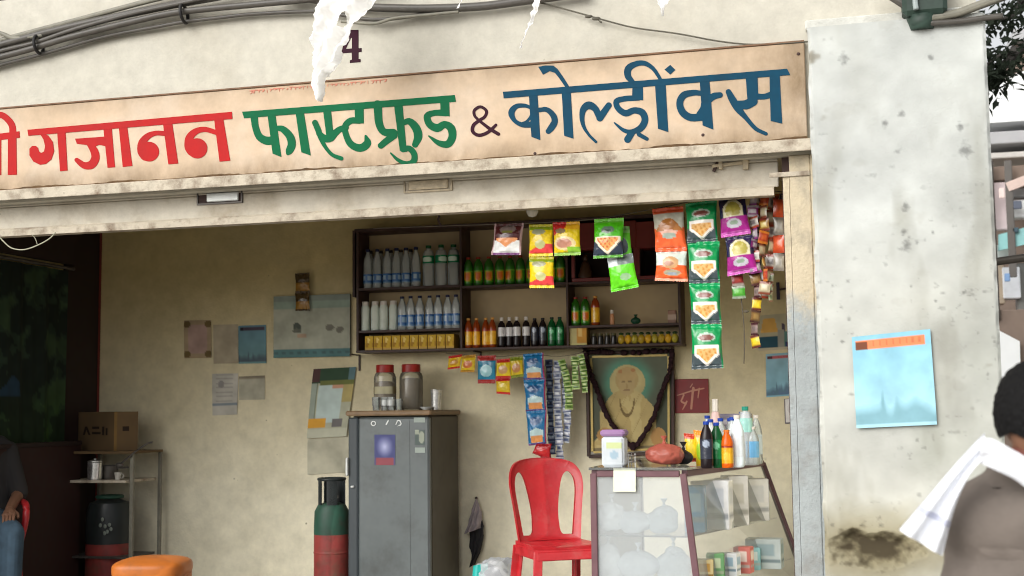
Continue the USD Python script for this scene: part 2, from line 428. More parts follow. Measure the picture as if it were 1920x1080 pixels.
M['brown_wall'] = mat('brown_wall', (0.20, 0.15, 0.12), 0.8, 0.25, 2)
M['pink'] = mat('pink_panel', (0.74, 0.62, 0.63), 0.6, 0.10, 3)
M['teal'] = mat('teal_cloth', (0.26, 0.52, 0.52), 0.6, 0.2, 3)
M['bead'] = mat('dark_beads', (0.022, 0.008, 0.010), 0.75, 0.5, 60, spec=0.2)
M['gold'] = mat('gold_trim', (0.40, 0.30, 0.10), 0.45, 0.2, 20, metallic=0.3)
M['string'] = mat('string', (0.10, 0.085, 0.06), 0.9, 0.2, 20)
M['bulb'] = mat('bulb_glass', (0.75, 0.74, 0.66), 0.2, 0.05, 20)


def plain(name, rgb, rough=0.4, var=0.08, **k):
    key = 'c_' + name
    if key not in M:
        M[key] = mat(key, lin(rgb), rough, var, 15, **k)
    return M[key]


def sign_material():
    nodes = {'geo': ('geometry', {}), 'sep': ('separate_xyz', {}),
             'n0': ('noise_texture', {'scale': 1.7, 'detail': 7.0, 'roughness': 0.62}),
             'n1': ('noise_texture', {'scale': 11.0, 'detail': 7.0, 'roughness': 0.7}),
             'map': ('mapping', {'scale': (2.6, 2.6, 1.5)}), 'n2': ('noise_texture', {'scale': 1.6, 'detail': 6.0, 'roughness': 0.65}),
             'base': ('rgb_ramp', {'ramp': [(0.30, (0.53, 0.385, 0.25)), (0.5, (0.58, 0.44, 0.305)), (0.68, (0.61, 0.50, 0.385))]}),
             'low': ('map_range', {'from_min': 2.88, 'from_max': 2.76, 'to_min': 0.0, 'to_max': 0.85, 'clamp': True}),
             'top': ('map_range', {'from_min': 3.12, 'from_max': 3.21, 'to_min': 0.0, 'to_max': 0.40, 'clamp': True}),
             'right': ('map_range', {'from_min': -0.85, 'from_max': -0.25, 'to_min': 0.0, 'to_max': 0.62, 'clamp': True}),
             'a1': ('math', {'math_type': 'maximum'}), 'a2': ('math', {'math_type': 'maximum'}),
             'st': ('map_range', {'from_min': 0.33, 'from_max': 0.68, 'to_min': 0.12, 'to_max': 1.55, 'clamp': False}),
             'am': ('math', {'math_type': 'multiply', 'use_clamp': True}),
             'dirt': ('mix', {'color2': (0.22, 0.15, 0.08)}),
             'g2': ('map_range', {'from_min': 0.35, 'from_max': 0.65, 'to_min': 0.90, 'to_max': 1.05}),
             'fin': ('mix', {'mix_type': 'multiply', 'fac': 1.0}),
             'p': ('principled_bsdf', {'roughness': 0.55, 'specular_ior_level': 0.3})}
    links = [('geo.position', 'sep.vector'), ('geo.position', 'n0.vector'), ('geo.position', 'n1.vector'), ('geo.position', 'map.vector'), ('map.vector', 'n2.vector'),
             ('n0.fac', 'base.fac'), ('sep.z', 'low.value'), ('sep.z', 'top.value'), ('sep.x', 'right.value'),
             ('low.result', 'a1.value1'), ('top.result', 'a1.value2'), ('a1.value', 'a2.value1'), ('right.result', 'a2.value2'),
             ('n2.fac', 'st.value'), ('st.result', 'am.value1'), ('a2.value', 'am.value2'), ('am.value', 'dirt.fac'),
             ('base.color', 'dirt.color1'), ('n1.fac', 'g2.value'), ('dirt.color', 'fin.color1'), ('g2.result', 'fin.color2'), ('fin.color', 'p.base_color')]
    return usdkit.material(stage, '/World/Looks/sign_board_paint', nodes, links, surface='p.BSDF')


M['sign'] = sign_material()

# ---------------------------------------------------------------- ground and building
YB, FLOOR = 2.30, 0.36
g = to_tm((np.array([[-200, -200, 0], [200, -200, 0], [200, 300, 0], [-200, 300, 0]], float), np.array([[0, 1, 2, 3]])))
tag(obj(None, 'ground', g, M['ground']), 'dusty street ground in front of the shop', kind='structure')

bld = thing('shop_building', 'cream plastered building with the open snack shop in its ground floor', 'building', (-2.8, 0, 0))
OPX0, OPX1, LW = -5.30, -0.335, -5.39
SIGN_TOP, SIGN_BOT = 3.215, 2.762
obj(bld, 'front_beam', box(-6.2, 0.53, 0.0, 0.055, 2.70, 4.6), M['facade'])
obj(bld, 'upper_wall', box(-6.2, 0.53, 0.056, 3.0, 3.06, 4.598), M['facade'])
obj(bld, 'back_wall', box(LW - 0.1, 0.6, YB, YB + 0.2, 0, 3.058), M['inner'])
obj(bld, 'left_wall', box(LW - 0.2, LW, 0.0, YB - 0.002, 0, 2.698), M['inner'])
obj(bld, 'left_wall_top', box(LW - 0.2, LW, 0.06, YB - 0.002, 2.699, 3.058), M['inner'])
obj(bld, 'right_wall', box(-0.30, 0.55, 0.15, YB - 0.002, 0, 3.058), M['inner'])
obj(bld, 'ceiling', box(LW, -0.302, 0.058, YB - 0.003, 2.98, 3.057), M['ceiling'])
obj(bld, 'shop_floor', box(LW, -0.302, -0.25, YB - 0.003, 0.0, FLOOR), M['floor'])
obj(bld, 'jamb', box(-0.215, -0.06, -0.004, 0.148, 0, 2.699), M['jamb'])
obj(bld, 'left_pier', box(-6.2, LW - 0.202, -0.05, 0.5, 0, 2.698), M['facade'])

# pillar: front face as a displaced plaster sheet with a broken sooty hole low on it
pil = thing('pillar', 'square pale plastered pillar at the right end of the shop front, chipped near its foot', 'pillar', (0.2, -0.1, 0))
PX0, PX1, PY, PT = -0.205, 0.557, -0.10, 3.262
hole_c = P(1640, 1028, PY)


def pil_fn(s, t):
    x = PX0 + (PX1 - PX0) * s
    z = PT * (1 - t)
    p = np.stack([x, np.full_like(x, PY), z], 1)
    n = noise3(p, 3.0, 3) * 0.012 + noise3(p, 14.0, 5) * 0.0022
    e = np.minimum(s, 1 - s)
    edge = np.clip(1 - e / 0.02, 0, 1) * (0.012 + 0.05 * np.abs(noise3(p, 10, 9)))
    d = np.hypot((x - hole_c[0]) / 0.19, (z - hole_c[2]) / 0.075) + noise3(p, 12, 4) * 0.9
    hole = np.clip(1.1 - d, 0, 0.5) * 0.12
    p[:, 1] += n + edge + hole
    p[:, 0] += np.where(s < 0.001, noise3(p, 9, 8) * 0.018, 0)
    return p


def pil_col(s, t):
    x = PX0 + (PX1 - PX0) * s
    z = PT * (1 - t)
    p = np.stack([x, np.full_like(x, PY), z], 1)
    lo, hi = np.array([186, 185, 174.]), np.array([194, 197, 193.])
    w = np.clip((z - 0.9) / 1.4 + noise3(p, 1.5, 2), 0, 1)[:, None]
    c = lo * (1 - w) + hi * w
    c = c * (1 + noise3(p, 5, 11)[:, None] * 0.20 + noise3(p, 1.4, 12)[:, None] * 0.22)
    g = np.clip(noise3(p * [1, 1, 0.5], 2.2, 21, 5) * 4 + 0.15 + .5 * (s - .4), 0, 1.4) * np.clip(2.2 - z, 0.10, 1)  # grime, heavier low; its rightward increase also paints in side shading
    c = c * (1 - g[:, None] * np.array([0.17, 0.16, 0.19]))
    st2 = np.clip(noise3(p * [1, 1, .28], 6.0, 41, 4) * 5 - .15, 0, 1) * np.clip(noise3(p, 1.6, 42) * 4 + .6, 0, 1)
    c = c * (1 - 0.16 * st2[:, None] * np.array([.9, .95, 1.1]))
    sp = np.clip((noise3(p, 30, 31, 3) - 0.20) * 6, 0, 1) * np.clip(noise3(p, 3.0, 77) * 4 + .5, 0, 1)
    c = c * (1 - 0.26 * sp[:, None])
    for (u, v, r) in ((1583, 110, 0.022), (1690, 213, 0.014), (1660, 232, 0.014), (1698, 388, 0.018), (1810, 280, 0.025), (1745, 108, 0.012), (1800, 236, 0.015), (1695, 435, 0.014), (1700, 460, 0.02)):
        q = P(u, v, PY)
        d = np.hypot(x - q[0], (z - q[2]) * 0.8) / r + noise3(p, 40, 3)
        c = c * (1 - 0.27 * np.clip(1.2 - d - noise3(p, 70, 8) * 1.2, 0, 1)[:, None])
    chip = np.clip((noise3(p, 8.0, 95, 4) - .19) * 14, 0, 1) * np.clip(1.2 - 9 * np.minimum(s, 1 - s), 0.12, 1)
    c = c * (1 - 0.30 * chip[:, None] * np.array([.85, .95, 1.1]))
    d = np.hypot((x - hole_c[0]) / 0.20, (z - hole_c[2]) / 0.085) + noise3(p, 12, 4) * 0.9
    soot = np.clip((1.0 - d - noise3(p, 30, 14) * 1.2) * 1.6, 0, 1)[:, None]
    halo = np.clip((2.6 - d) / 2, 0, 1)[:, None]
    c = c * (1 - halo * np.array([0.25, 0.29, 0.40]))
    return c * (1 - soot) + np.array([74, 66, 50.]) * soot


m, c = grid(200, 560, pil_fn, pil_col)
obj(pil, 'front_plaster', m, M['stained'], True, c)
obj(pil, 'shaft', box(PX0 + 0.02, PX1 - 0.012, PY + 0.075, 0.14, 0, PT - 0.002), M['pillar'])
obj(pil, 'cap_band', box(PX0 - 0.01, PX1 - 0.02, PY + 0.035, -0.004, PT, PT + 0.045, 0.006), M['pillar'])

# ---------------------------------------------------------------- signboard and its lettering
sgn = thing('signboard', 'long peach signboard lettered in red, green and blue above the shop opening', 'signboard', (-2.4, -0.02, 2.98))
YS = -0.030
obj(sgn, 'board', box(-5.9, -0.222, YS, -0.001, SIGN_BOT, SIGN_TOP, 0.004), M['sign'])
obj(sgn, 'top_edge', box(-5.9, -0.222, YS - 0.004, -0.001, SIGN_TOP + 0.001, SIGN_TOP + 0.010, 0.002), plain('edge', (120, 92, 70), 0.7, 0.4))


def stroke(pts, smooth=4, cap='round'):
    p = np.array([(a[0], a[1], a[2]) for a in pts], float)
    q = smooth_path(p, smooth) if len(p) > 2 else p
    ds = [sg.Point(x, y).buffer(max(w, 1.0) / 2, 8) for x, y, w in q]
    return unary_union([unary_union([ds[i], ds[i + 1]]).convex_hull for i in range(len(ds) - 1)])


def poly(*pts):
    return sg.Polygon(pts).buffer(0)


LK = [0]


def letters(parent, name, shapes, sx, ox, oy, material, Y, depth=0.0026, label=None):
    """Painted lettering: shapes in enlarged-photo units, carried onto the plane y = Y."""
    LK[0] += 1
    Y = Y - 0.00012 * (LK[0] % 4)
    s = unary_union(shapes).buffer(1.2).buffer(-1.2).simplify(0.8)
    out = []
    for gq in getattr(s, 'geoms', [s]):
        def conv(ring):
            return [(lambda w: (w[0], w[2]))(P(ox + x / sx, oy + y / sx, Y)) for x, y in ring]
        pg = sg.Polygon(conv(gq.exterior.coords), [conv(r.coords) for r in gq.interiors]).buffer(0)
        for pp in getattr(pg, 'geoms', [pg]):
            if pp.area > 1e-7:
                e = trimesh.creation.extrude_polygon(pp, depth, engine='earcut')
                v = np.array(e.vertices)
                e.vertices = np.stack([v[:, 0], Y + v[:, 2] - 0.0001, v[:, 1]], 1)
                e.invert()
                out.append(e)
    path = obj(parent, name, trimesh.util.concatenate(out), material)
    if label:
        tag(path, label)
    return path


YL = YS - 0.0022
A = (4.0, 0, 150)
# red word, first the cut-off syllable at the left edge
letters(sgn, 'letter', [poly((60, 400), (122, 400), (125, 710), (58, 712)), stroke([(-40, 275, 46), (10, 262, 46), (62, 300, 48), (92, 350, 50), (94, 420, 50)]),
                        poly((-330, 440), (145, 384), (148, 432), (-330, 490)), poly((-60, 420), (8, 420), (8, 712), (-58, 716)),
                        stroke([(-290, 500, 60), (-250, 580, 60), (-180, 600, 60), (-150, 540, 50)]), stroke([(-190, 620, 50), (-120, 690, 50), (-70, 660, 50)])], *A, M['red'], YL)
letters(sgn, 'headline', [poly((205, 373), (1738, 238), (1742, 292), (212, 418))], *A, M['red'], YL - 0.0006)
letters(sgn, 'letter', [poly((318, 398), (360, 415), (396, 465), (405, 535), (385, 595), (345, 628), (300, 636), (250, 612), (220, 565), (220, 515), (240, 495), (268, 494), (284, 508), (292, 535), (310, 548), (330, 535), (338, 495), (325, 445), (300, 405)),
                        poly((428, 390), (490, 384), (506, 678), (450, 684))], *A, M['red'], YL)
letters(sgn, 'letter', [poly((562, 440), (790, 424), (790, 470), (692, 486), (640, 486), (576, 478)), stroke([(670, 480, 40), (705, 530, 58), (715, 585, 62), (685, 635, 62), (630, 640, 50), (575, 600, 34)]),
                        stroke([(690, 490, 34), (740, 470, 34), (790, 480, 30)]),
                        poly((772, 338), (835, 332), (862, 654), (806, 658))], *A, M['red'], YL)
letters(sgn, 'letter', [poly((888, 330), (950, 324), (992, 644), (920, 652))], *A, M['red'], YL)
for dx, dy in ((0, 0),):
    letters(sgn, 'letter', [poly((1218, 296), (1286, 290), (1336, 626), (1262, 632)), stroke([(1240, 402, 36), (1170, 398, 36), (1110, 420, 46), (1066, 470, 58), (1062, 530, 66), (1090, 565, 80)]),
                            sg.Point(1118, 537).buffer(74, 12)], *A, M['red'], YL)
letters(sgn, 'letter', [poly((1602, 264), (1668, 258), (1726, 604), (1646, 612)), stroke([(1625, 395, 36), (1540, 370, 38), (1470, 384, 46), (1422, 430, 58), (1415, 495, 66), (1440, 530, 80)]),
                        sg.Point(1478, 512).buffer(76, 12)], *A, M['red'], YL)
B = (4.0, 440, 130)
letters(sgn, 'headline', [poly((55, 318), (1650, 192), (1659, 242), (70, 366))], *B, M['green'], YL - 0.0006)
letters(sgn, 'letter', [stroke([(145, 350, 55), (155, 430, 50), (185, 505, 55), (240, 535, 62), (290, 530, 60)]), poly((246, 340), (304, 335), (350, 658), (284, 632)),
                        stroke([(310, 440, 34), (360, 448, 48), (412, 500, 58), (428, 560, 60), (412, 605, 56), (398, 632, 24)])], *B, M['green'], YL)
letters(sgn, 'letter', [poly((455, 315), (516, 310), (570, 646), (500, 622))], *B, M['green'], YL)
letters(sgn, 'letter', [stroke([(602, 400, 44), (628, 460, 44), (645, 515, 36), (678, 580, 28), (730, 640, 28), (798, 668, 32)]), poly((662, 300), (720, 294), (742, 510), (690, 520)),
                        stroke([(630, 480, 40), (672, 516, 52), (716, 516, 56), (752, 478, 50), (790, 448, 44), (835, 436, 40)])], *B, M['green'], YL)
letters(sgn, 'letter', [poly((898, 275), (966, 270), (968, 405), (905, 405)), stroke([(935, 386, 44), (870, 385, 48), (826, 430, 46), (836, 495, 46), (872, 562, 52), (940, 590, 58), (995, 555, 56), (982, 500, 18)])], *B, M['green'], YL)
letters(sgn, 'letter', [stroke([(1072, 262, 62), (1082, 400, 58), (1118, 468, 54), (1190, 476, 60)]), stroke([(1196, 496, 50), (1140, 535, 50), (1096, 572, 46)]),
                        poly((1192, 246), (1256, 241), (1290, 620), (1238, 610)),
                        stroke([(1256, 404, 34), (1310, 390, 50), (1360, 440, 62), (1376, 505, 62), (1352, 565, 44)]),
                        stroke([(1262, 600, 44), (1310, 594, 44), (1346, 636, 46), (1340, 692, 46), (1285, 706, 34), (1220, 676, 26), (1170, 628, 12)])], *B, M['green'], YL)
letters(sgn, 'letter', [poly((1540, 228), (1608, 222), (1612, 352), (1545, 345)), stroke([(1580, 326, 50), (1500, 326, 44), (1444, 350, 50), (1462, 412, 54), (1520, 440, 60), (1572, 412, 50), (1622, 440, 60), (1632, 505, 58), (1598, 560, 54), (1530, 552, 40), (1456, 500, 12)])], *B, M['green'], YL)
C = (5.047, 860, 80)
letters(sgn, 'ampersand', [stroke([(190, 735, 26), (150, 690, 26), (148, 640, 28), (205, 606, 28), (262, 645, 28), (246, 700, 28), (190, 738, 30), (140, 780, 32), (132, 840, 32), (190, 876, 32), (275, 848, 30), (352, 778, 26)]),
                           stroke([(190, 735, 26), (290, 812, 32), (375, 864, 34)])], *C, M['plum'], YL)
hl = [(860 + 418 / 5.047, 80 + 465 / 5.047), (1140 + 1612 / 4.8, 70 + 282 / 4.8), (1140 + 1640 / 4.8, 70 + 338 / 4.8), (860 + 425 / 5.047, 80 + 526 / 5.047)]
letters(sgn, 'headline', [poly(*hl)], 1.0, 0, 0, M['blue'], YL - 0.0006)
letters(sgn, 'letter', [poly((664, 482), (745, 478), (772, 922), (688, 890)),
                        stroke([(690, 622, 26), (630, 596, 36), (545, 602, 46), (498, 662, 60), (530, 738, 40), (606, 778, 46), (700, 772, 60)]), stroke([(700, 640, 24), (680, 700, 24), (645, 745, 26), (606, 765, 30)]),
                        stroke([(740, 640, 40), (830, 632, 46), (892, 685, 56), (908, 745, 60), (880, 800, 62), (848, 838, 50)])], *C, M['blue'], YL)
letters(sgn, 'letter', [poly((975, 470), (1060, 464), (1086, 908), (998, 880)), poly((752, 228), (820, 215), (895, 216), (935, 248), (985, 318), (1052, 424), (1012, 424), (950, 335), (910, 285), (860, 268), (798, 302))], *C, M['blue'], YL)
letters(sgn, 'letter', [stroke([(1298, 938, 26), (1232, 872, 26), (1182, 790, 34), (1166, 700, 48), (1182, 625, 62), (1232, 592, 74), (1290, 622, 62), (1325, 690, 60)]), stroke([(1335, 712, 66), (1420, 592, 56)])], *C, M['blue'], YL)
letters(sgn, 'letter', [poly((1646, 372), (1742, 366), (1745, 545), (1640, 530)), stroke([(1700, 522, 52), (1570, 530, 52), (1492, 556, 54), (1510, 622, 56), (1580, 668, 60), (1660, 640, 60), (1738, 662, 66), (1762, 735, 64), (1722, 808, 64), (1640, 842, 46), (1560, 828, 36), (1474, 758, 14)]),
                        stroke([(1640, 852, 60), (1598, 915, 66)]), stroke([(1705, 868, 40), (1780, 910, 36)])], *C, M['blue'], YL)
D = (4.8, 1140, 70)
letters(sgn, 'letter', [stroke([(225, 405, 40), (180, 350, 58), (182, 282, 62), (245, 240, 50), (325, 232, 44), (400, 275, 36), (452, 345, 32), (480, 395, 30)]), poly((422, 420), (518, 414), (542, 852), (450, 822)),
                        poly((508, 290), (560, 248), (606, 292), (560, 334))], *D, M['blue'], YL)
letters(sgn, 'letter', [poly((826, 390), (912, 384), (948, 830), (852, 792)), stroke([(850, 505, 44), (770, 498, 52), (682, 520, 62), (645, 590, 62), (672, 675, 66), (750, 722, 66), (870, 712, 70)]), stroke([(860, 575, 40), (850, 635, 40), (815, 690, 40)]),
                        stroke([(890, 575, 62), (950, 530, 60), (1008, 518, 50)])], *D, M['blue'], YL)
letters(sgn, 'letter', [stroke([(1084, 490, 50), (1120, 560, 66), (1170, 640, 66), (1240, 722, 42), (1330, 822, 36), (1422, 868, 32)]), poly((1240, 365), (1346, 358), (1352, 560), (1254, 560)),
                        stroke([(1160, 600, 60), (1240, 606, 84), (1305, 575, 84)]), stroke([(1330, 530, 54), (1400, 534, 50), (1470, 515, 56)]), poly((1453, 346), (1545, 340), (1568, 776), (1464, 752))], *D, M['blue'], YL)
# the small faded line along the top edge
sm = []
for k in range(34):
    u = 470 + k * 7.6 + rng.uniform(-1, 1)
    if 588 < u < 612:
        continue
    v = 170 - (u - 470) * 0.083 + rng.uniform(-0.7, 0.7)
    h = rng.uniform(3, 6)
    sm.append(stroke([(u, v, 1.1), (u + rng.uniform(-1.5, 1.5), v + h, 1.3)]) if k % 3 else stroke([(u, v, 1.1), (u + 2.4, v + h * 0.5, 1.4), (u - 1, v + h, 1.0)]))
    if k % 5 != 4:
        sm.append(stroke([(u - 3, v + 0.1, 1.2), (u + 3.4, v - 0.3, 1.2)]))
letters(sgn, 'small_line', sm, 1.0, 0, 0, M['redmark'], YL)
tag(sgn + '/small_line', 'row of tiny faded red characters along the top edge', kind='stuff')
xs = np.linspace(-5.88, -0.225, 420)
hh_ = 0.006 + 0.012 * np.clip(meshkit.noise(np.stack([xs * 7, xs * 0, xs * 0], 1), 5) - .25, 0, 1) + 0.006 * meshkit.noise(np.stack([xs * 40, xs * 0, xs * 0], 1), 6)
gp = sg.Polygon(np.vstack([np.stack([xs, SIGN_BOT - .001 + hh_], 1), [[-0.225, SIGN_BOT - .001], [-5.88, SIGN_BOT - .001]]])).buffer(0)
gm = trimesh.creation.extrude_polygon(gp, .0012, engine='earcut'); v = np.array(gm.vertices); gm.vertices = np.stack([v[:, 0], YS - .0013 + v[:, 2], v[:, 1]], 1); gm.invert()
obj(sgn, 'grime_line', gm, plain('grime', (92, 70, 46), 0.85, 0.4))
# nails and the ledge
for u, v in ((1497, 101), (1003, 288), (1318, 253)):
    q = P(u, v, YS)
    obj(sgn, 'nail', sphere(q, (0.008, 0.006, 0.008), 1), M['slot'])

# door number painted on the wall above
num = [poly((640, 58), (652, 56), (672, 56), (672, 114), (660, 116), (660, 62)), poly((654, 56), (662, 62), (645, 98), (640, 96)), poly((636, 93), (678, 90), (678, 97), (636, 100)), poly((656, 113), (676, 111), (676, 116), (656, 118))]
letters(None, 'house_number', num, 1.0, 0, 0, M['plum'], -0.0022)
tag('/World/house_number', 'dark painted numeral four on the cream wall above the signboard', 'number')

# ---------------------------------------------------------------- ledge, shutter, rails
led = thing('steel_ledge', 'flaking cream angle-iron ledge running under the signboard', 'ledge', (-2.4, -0.05, 2.72))
obj(led, 'flange', bar((-5.9, -0.035, 2.738), (-0.205, -0.035, 2.738), 0.044, 0.07, ch=0.005), M['rail'])
obj(led, 'lip', bar((-5.9, -0.074, 2.729), (-0.205, -0.074, 2.729), 0.054, 0.007, ch=0.002), M['rail'])

sh = thing('rolling_shutter', 'raised cream rolling shutter, its lowest slat and bottom bar showing', 'shutter', (-2.8, 0.09, 2.6))
obj(sh, 'slat', box(OPX0, OPX1 - 0.03, 0.085, 0.10, 2.572, 2.69, 0.004), M['shutter'])
obj(sh, 'slat', box(OPX0, OPX1 - 0.03, 0.078, 0.10, 2.692, 2.86, 0.004), M['shutter'])
prof = [(0.060, 2.528), (0.125, 2.528), (0.125, 2.536), (0.102, 2.540), (0.102, 2.571), (0.070, 2.571), (0.060, 2.560)]
pp = sg.Polygon(prof)
e = trimesh.creation.extrude_polygon(pp, OPX1 - 0.05 - OPX0, engine='earcut')
v = np.array(e.vertices); e.vertices = np.stack([OPX0 + v[:, 2], v[:, 0], v[:, 1]], 1); e.fix_normals()
obj(sh, 'bottom_bar', e, M['rail'])


def lock_plate(u0, u1, v0, v1, kind):
    a, b = P(u0, v0, 0.08), P(u1, v1, 0.08)
    x0, x1, z0, z1 = a[0], b[0], b[2], a[2]
    L = obj(sh, 'lock_plate', cat_(box(x0, x1, 0.074, 0.0855, z0, z0 + 0.008), box(x0, x1, 0.074, 0.0855, z1 - 0.008, z1), box(x0, x0 + 0.008, 0.074, 0.0855, z0 + 0.008, z1 - 0.008), box(x1 - 0.008, x1, 0.074, 0.0855, z0 + 0.008, z1 - 0.008)),
            M['dark_metal'] if kind else M['latch'])
    obj(L, 'recess', box(x0 + 0.009, x1 - 0.009, 0.080, 0.0852, z0 + 0.009, z1 - 0.009), M['slot'] if kind else M['rail'])
    obj(L, 'handle', box(x0 + (0.06 if kind else 0.03), x1 - 0.02, 0.066, 0.080, z0 + 0.012, z1 - 0.018, 0.004), M['silver'] if kind else M['latch'])


lock_plate(370, 455, 358, 380, 1)
lock_plate(757, 848, 334, 357, 0)
a, b = P(1332, 325, 0.08), P(1408, 295, 0.08)
bl = obj(sh, 'bolt', bar(P(1335, 312, 0.07), P(1405, 303, 0.07), 0.016, 0.016, ch=0.003), M['latch'])
obj(bl, 'staple', box(P(1348, 310, 0.07)[0], P(1355, 310, 0.07)[0], 0.055, 0.085, P(1348, 318, 0.07)[2], P(1348, 300, 0.07)[2], 0.002), M['latch'])
obj(bl, 'staple', box(P(1393, 310, 0.07)[0], P(1403, 310, 0.07)[0], 0.055, 0.085, P(1393, 318, 0.07)[2], P(1393, 296, 0.07)[2], 0.002), M['latch'])
obj(bl, 'hasp', bar(P(1338, 322, 0.07), P(1347, 300, 0.07), 0.014, 0.012), M['slot'])

gr = thing('guide_rail', 'cream steel guide rail of the shutter beside the right jamb, rusty along its slot', 'rail', (-0.28, 0.03, 0))
obj(gr, 'channel', box(-0.310, -0.217, 0.0, 0.145, FLOOR, 2.699, 0.004), M['jamb'])
obj(gr, 'slot_edge', box(-0.345, -0.312, 0.045, 0.115, FLOOR, 2.699), M['slot'])
obj(gr, 'lip', box(-0.340, -0.312, 0.004, 0.043, FLOOR, 2.60), M['jamb'])
obj(gr, 'clip', box(-0.40, -0.218, -0.008, -0.001, 2.600, 2.622, 0.002), M['rail'])
gl = thing('guide_rail', 'steel guide rail at the far left end of the shutter', 'rail', (-5.3, 0.03, 0))
obj(gl, 'channel', box(LW + 0.002, OPX0 - 0.002, 0.0, 0.145, FLOOR, 2.699, 0.004), M['rail'])

# ---------------------------------------------------------------- cables on the upper wall


def pxpath(pts, Y):
    return [P(u, v, Y if np.ndim(Y) == 0 else Y[i]) for i, (u, v) in enumerate(pts)]


cab = [([(-260, 190), (-60, 140), (0, 122), (70, 104), (120, 90), (200, 68), (300, 49), (345, 41), (420, 32), (480, 26), (600, 22), (700, 37), (800, 26), (960, 6), (1100, -16)], -0.035, 0.010, 'cable', 'lowest black cable of the bundle sagging along the wall above the sign'),
       ([(-260, 172), (-60, 122), (0, 107), (60, 91), (130, 70), (250, 40), (340, 22), (480, 8), (600, -4), (760, -30)], -0.060, 0.017, 'cable', 'thick grey cable just above the lowest one in the wall bundle'),
       ([(-260, 150), (0, 84), (100, 58), (200, 35), (320, 10), (420, -8), (520, -30)], -0.048, 0.020, 'cable', 'thickest dark cable in the middle of the wall bundle'),
       ([(-260, 160), (0, 96), (66, 80), (140, 55), (250, 25), (340, 6), (440, -16)], -0.066, 0.012, 'cable', 'thin dark cable squeezed between the two thickest ones of the wall bundle'),
       ([(-260, 140), (-30, 84), (0, 76), (70, 57), (150, 36), (270, 4), (330, -10)], -0.035, 0.014, 'cable_pale', 'dusty greenish cable along the top of the wall bundle'),
       ([(-60, 50), (0, 62), (30, 72), (80, 66)], -0.055, 0.012, 'cable_pale', 'short cable looping into the bundle at the left edge'),
       ([(520, -14), (640, 8), (700, 14), (800, 16), (900, 12), (980, 2), (1100, -14)], -0.045, 0.021, 'cable', 'thick cable running on to the right behind the torn plastic'),
       ([(640, 40), (700, 44), (740, 34), (800, 28), (860, 22)], -0.05, 0.008, 'cable_pale', 'thin pale wire tied below the thick cable right of the plastic')]
for pts, Y, r, mk, lab in cab:
    cb = thing('cable', lab, 'cable', P(*pts[2], Y), 'cables along the upper wall')
    obj(cb, 'sheath', tube(pxpath(pts, Y), r, 10), M[mk], True)
for u, v, lab in ((72, 84, 'tape tie round the cable bundle near the left edge'), (345, 26, 'second tape tie round the cable bundle left of the plastic')):
    q = P(u, v, -0.05)
    tag(obj(None, 'cable_tie', trimesh.creation.torus(0.048, 0.009, 18, 8, transform=trimesh.transformations.translation_matrix(q) @ trimesh.transformations.rotation_matrix(math.radians(84), [0, 1, 0.12])), M['black'], True), lab, 'cable tie')
w = thing('thin_wire', 'thin knotted wire sagging across the wall above the blue lettering', 'wire', P(1200, 50, -0.03))
obj(w, 'strand', tube(pxpath([(1000, 2), (1040, 12), (1095, 27), (1130, 37), (1190, 52), (1270, 63), (1340, 76), (1400, 83), (1450, 82), (1515, 78)], -0.03), 0.0042, 6), M['wire'], True)
obj(w, 'knot', cat_(sphere(P(1104, 31, -0.03), (0.020, 0.010, 0.008), 1), sphere(P(1118, 35, -0.03), (0.022, 0.010, 0.009), 1), tube(pxpath([(1118, 35), (1128, 42), (1124, 40)], -0.03), 0.004, 5)), M['wire'], True)
lw = thing('loop_wire', 'thin pale wire hanging in a loop under the shutter at the left edge', 'wire', P(45, 455, 0.05))
obj(lw, 'strand', tube(pxpath([(-8, 436), (6, 452), (22, 465), (45, 468), (70, 460), (92, 448), (104, 436)], 0.05), 0.0035, 6), M['wire_pale'], True)
obj(lw, 'tail', tube(pxpath([(60, 440), (66, 447), (70, 458)], 0.05), 0.002, 5), M['wire_pale'], True)

# torn plastic hanging in front of the wall from a cord above the picture
cord_z = P(640, -70, -0.45)[2]
cord = thing('washing_line', 'cord strung above the shop front that carries the torn plastic', 'cord', (-2, -0.45, cord_z))
obj(cord, 'strand', tube([(-6, -0.002, cord_z + 0.12), (-4.2, -0.40, cord_z + .02), (-3, -0.45, cord_z), (-1.5, -0.45, cord_z), (-.4, -0.44, cord_z), (0.5, -0.002, cord_z + 0.12)], 0.005, 6), M['wire'], True)


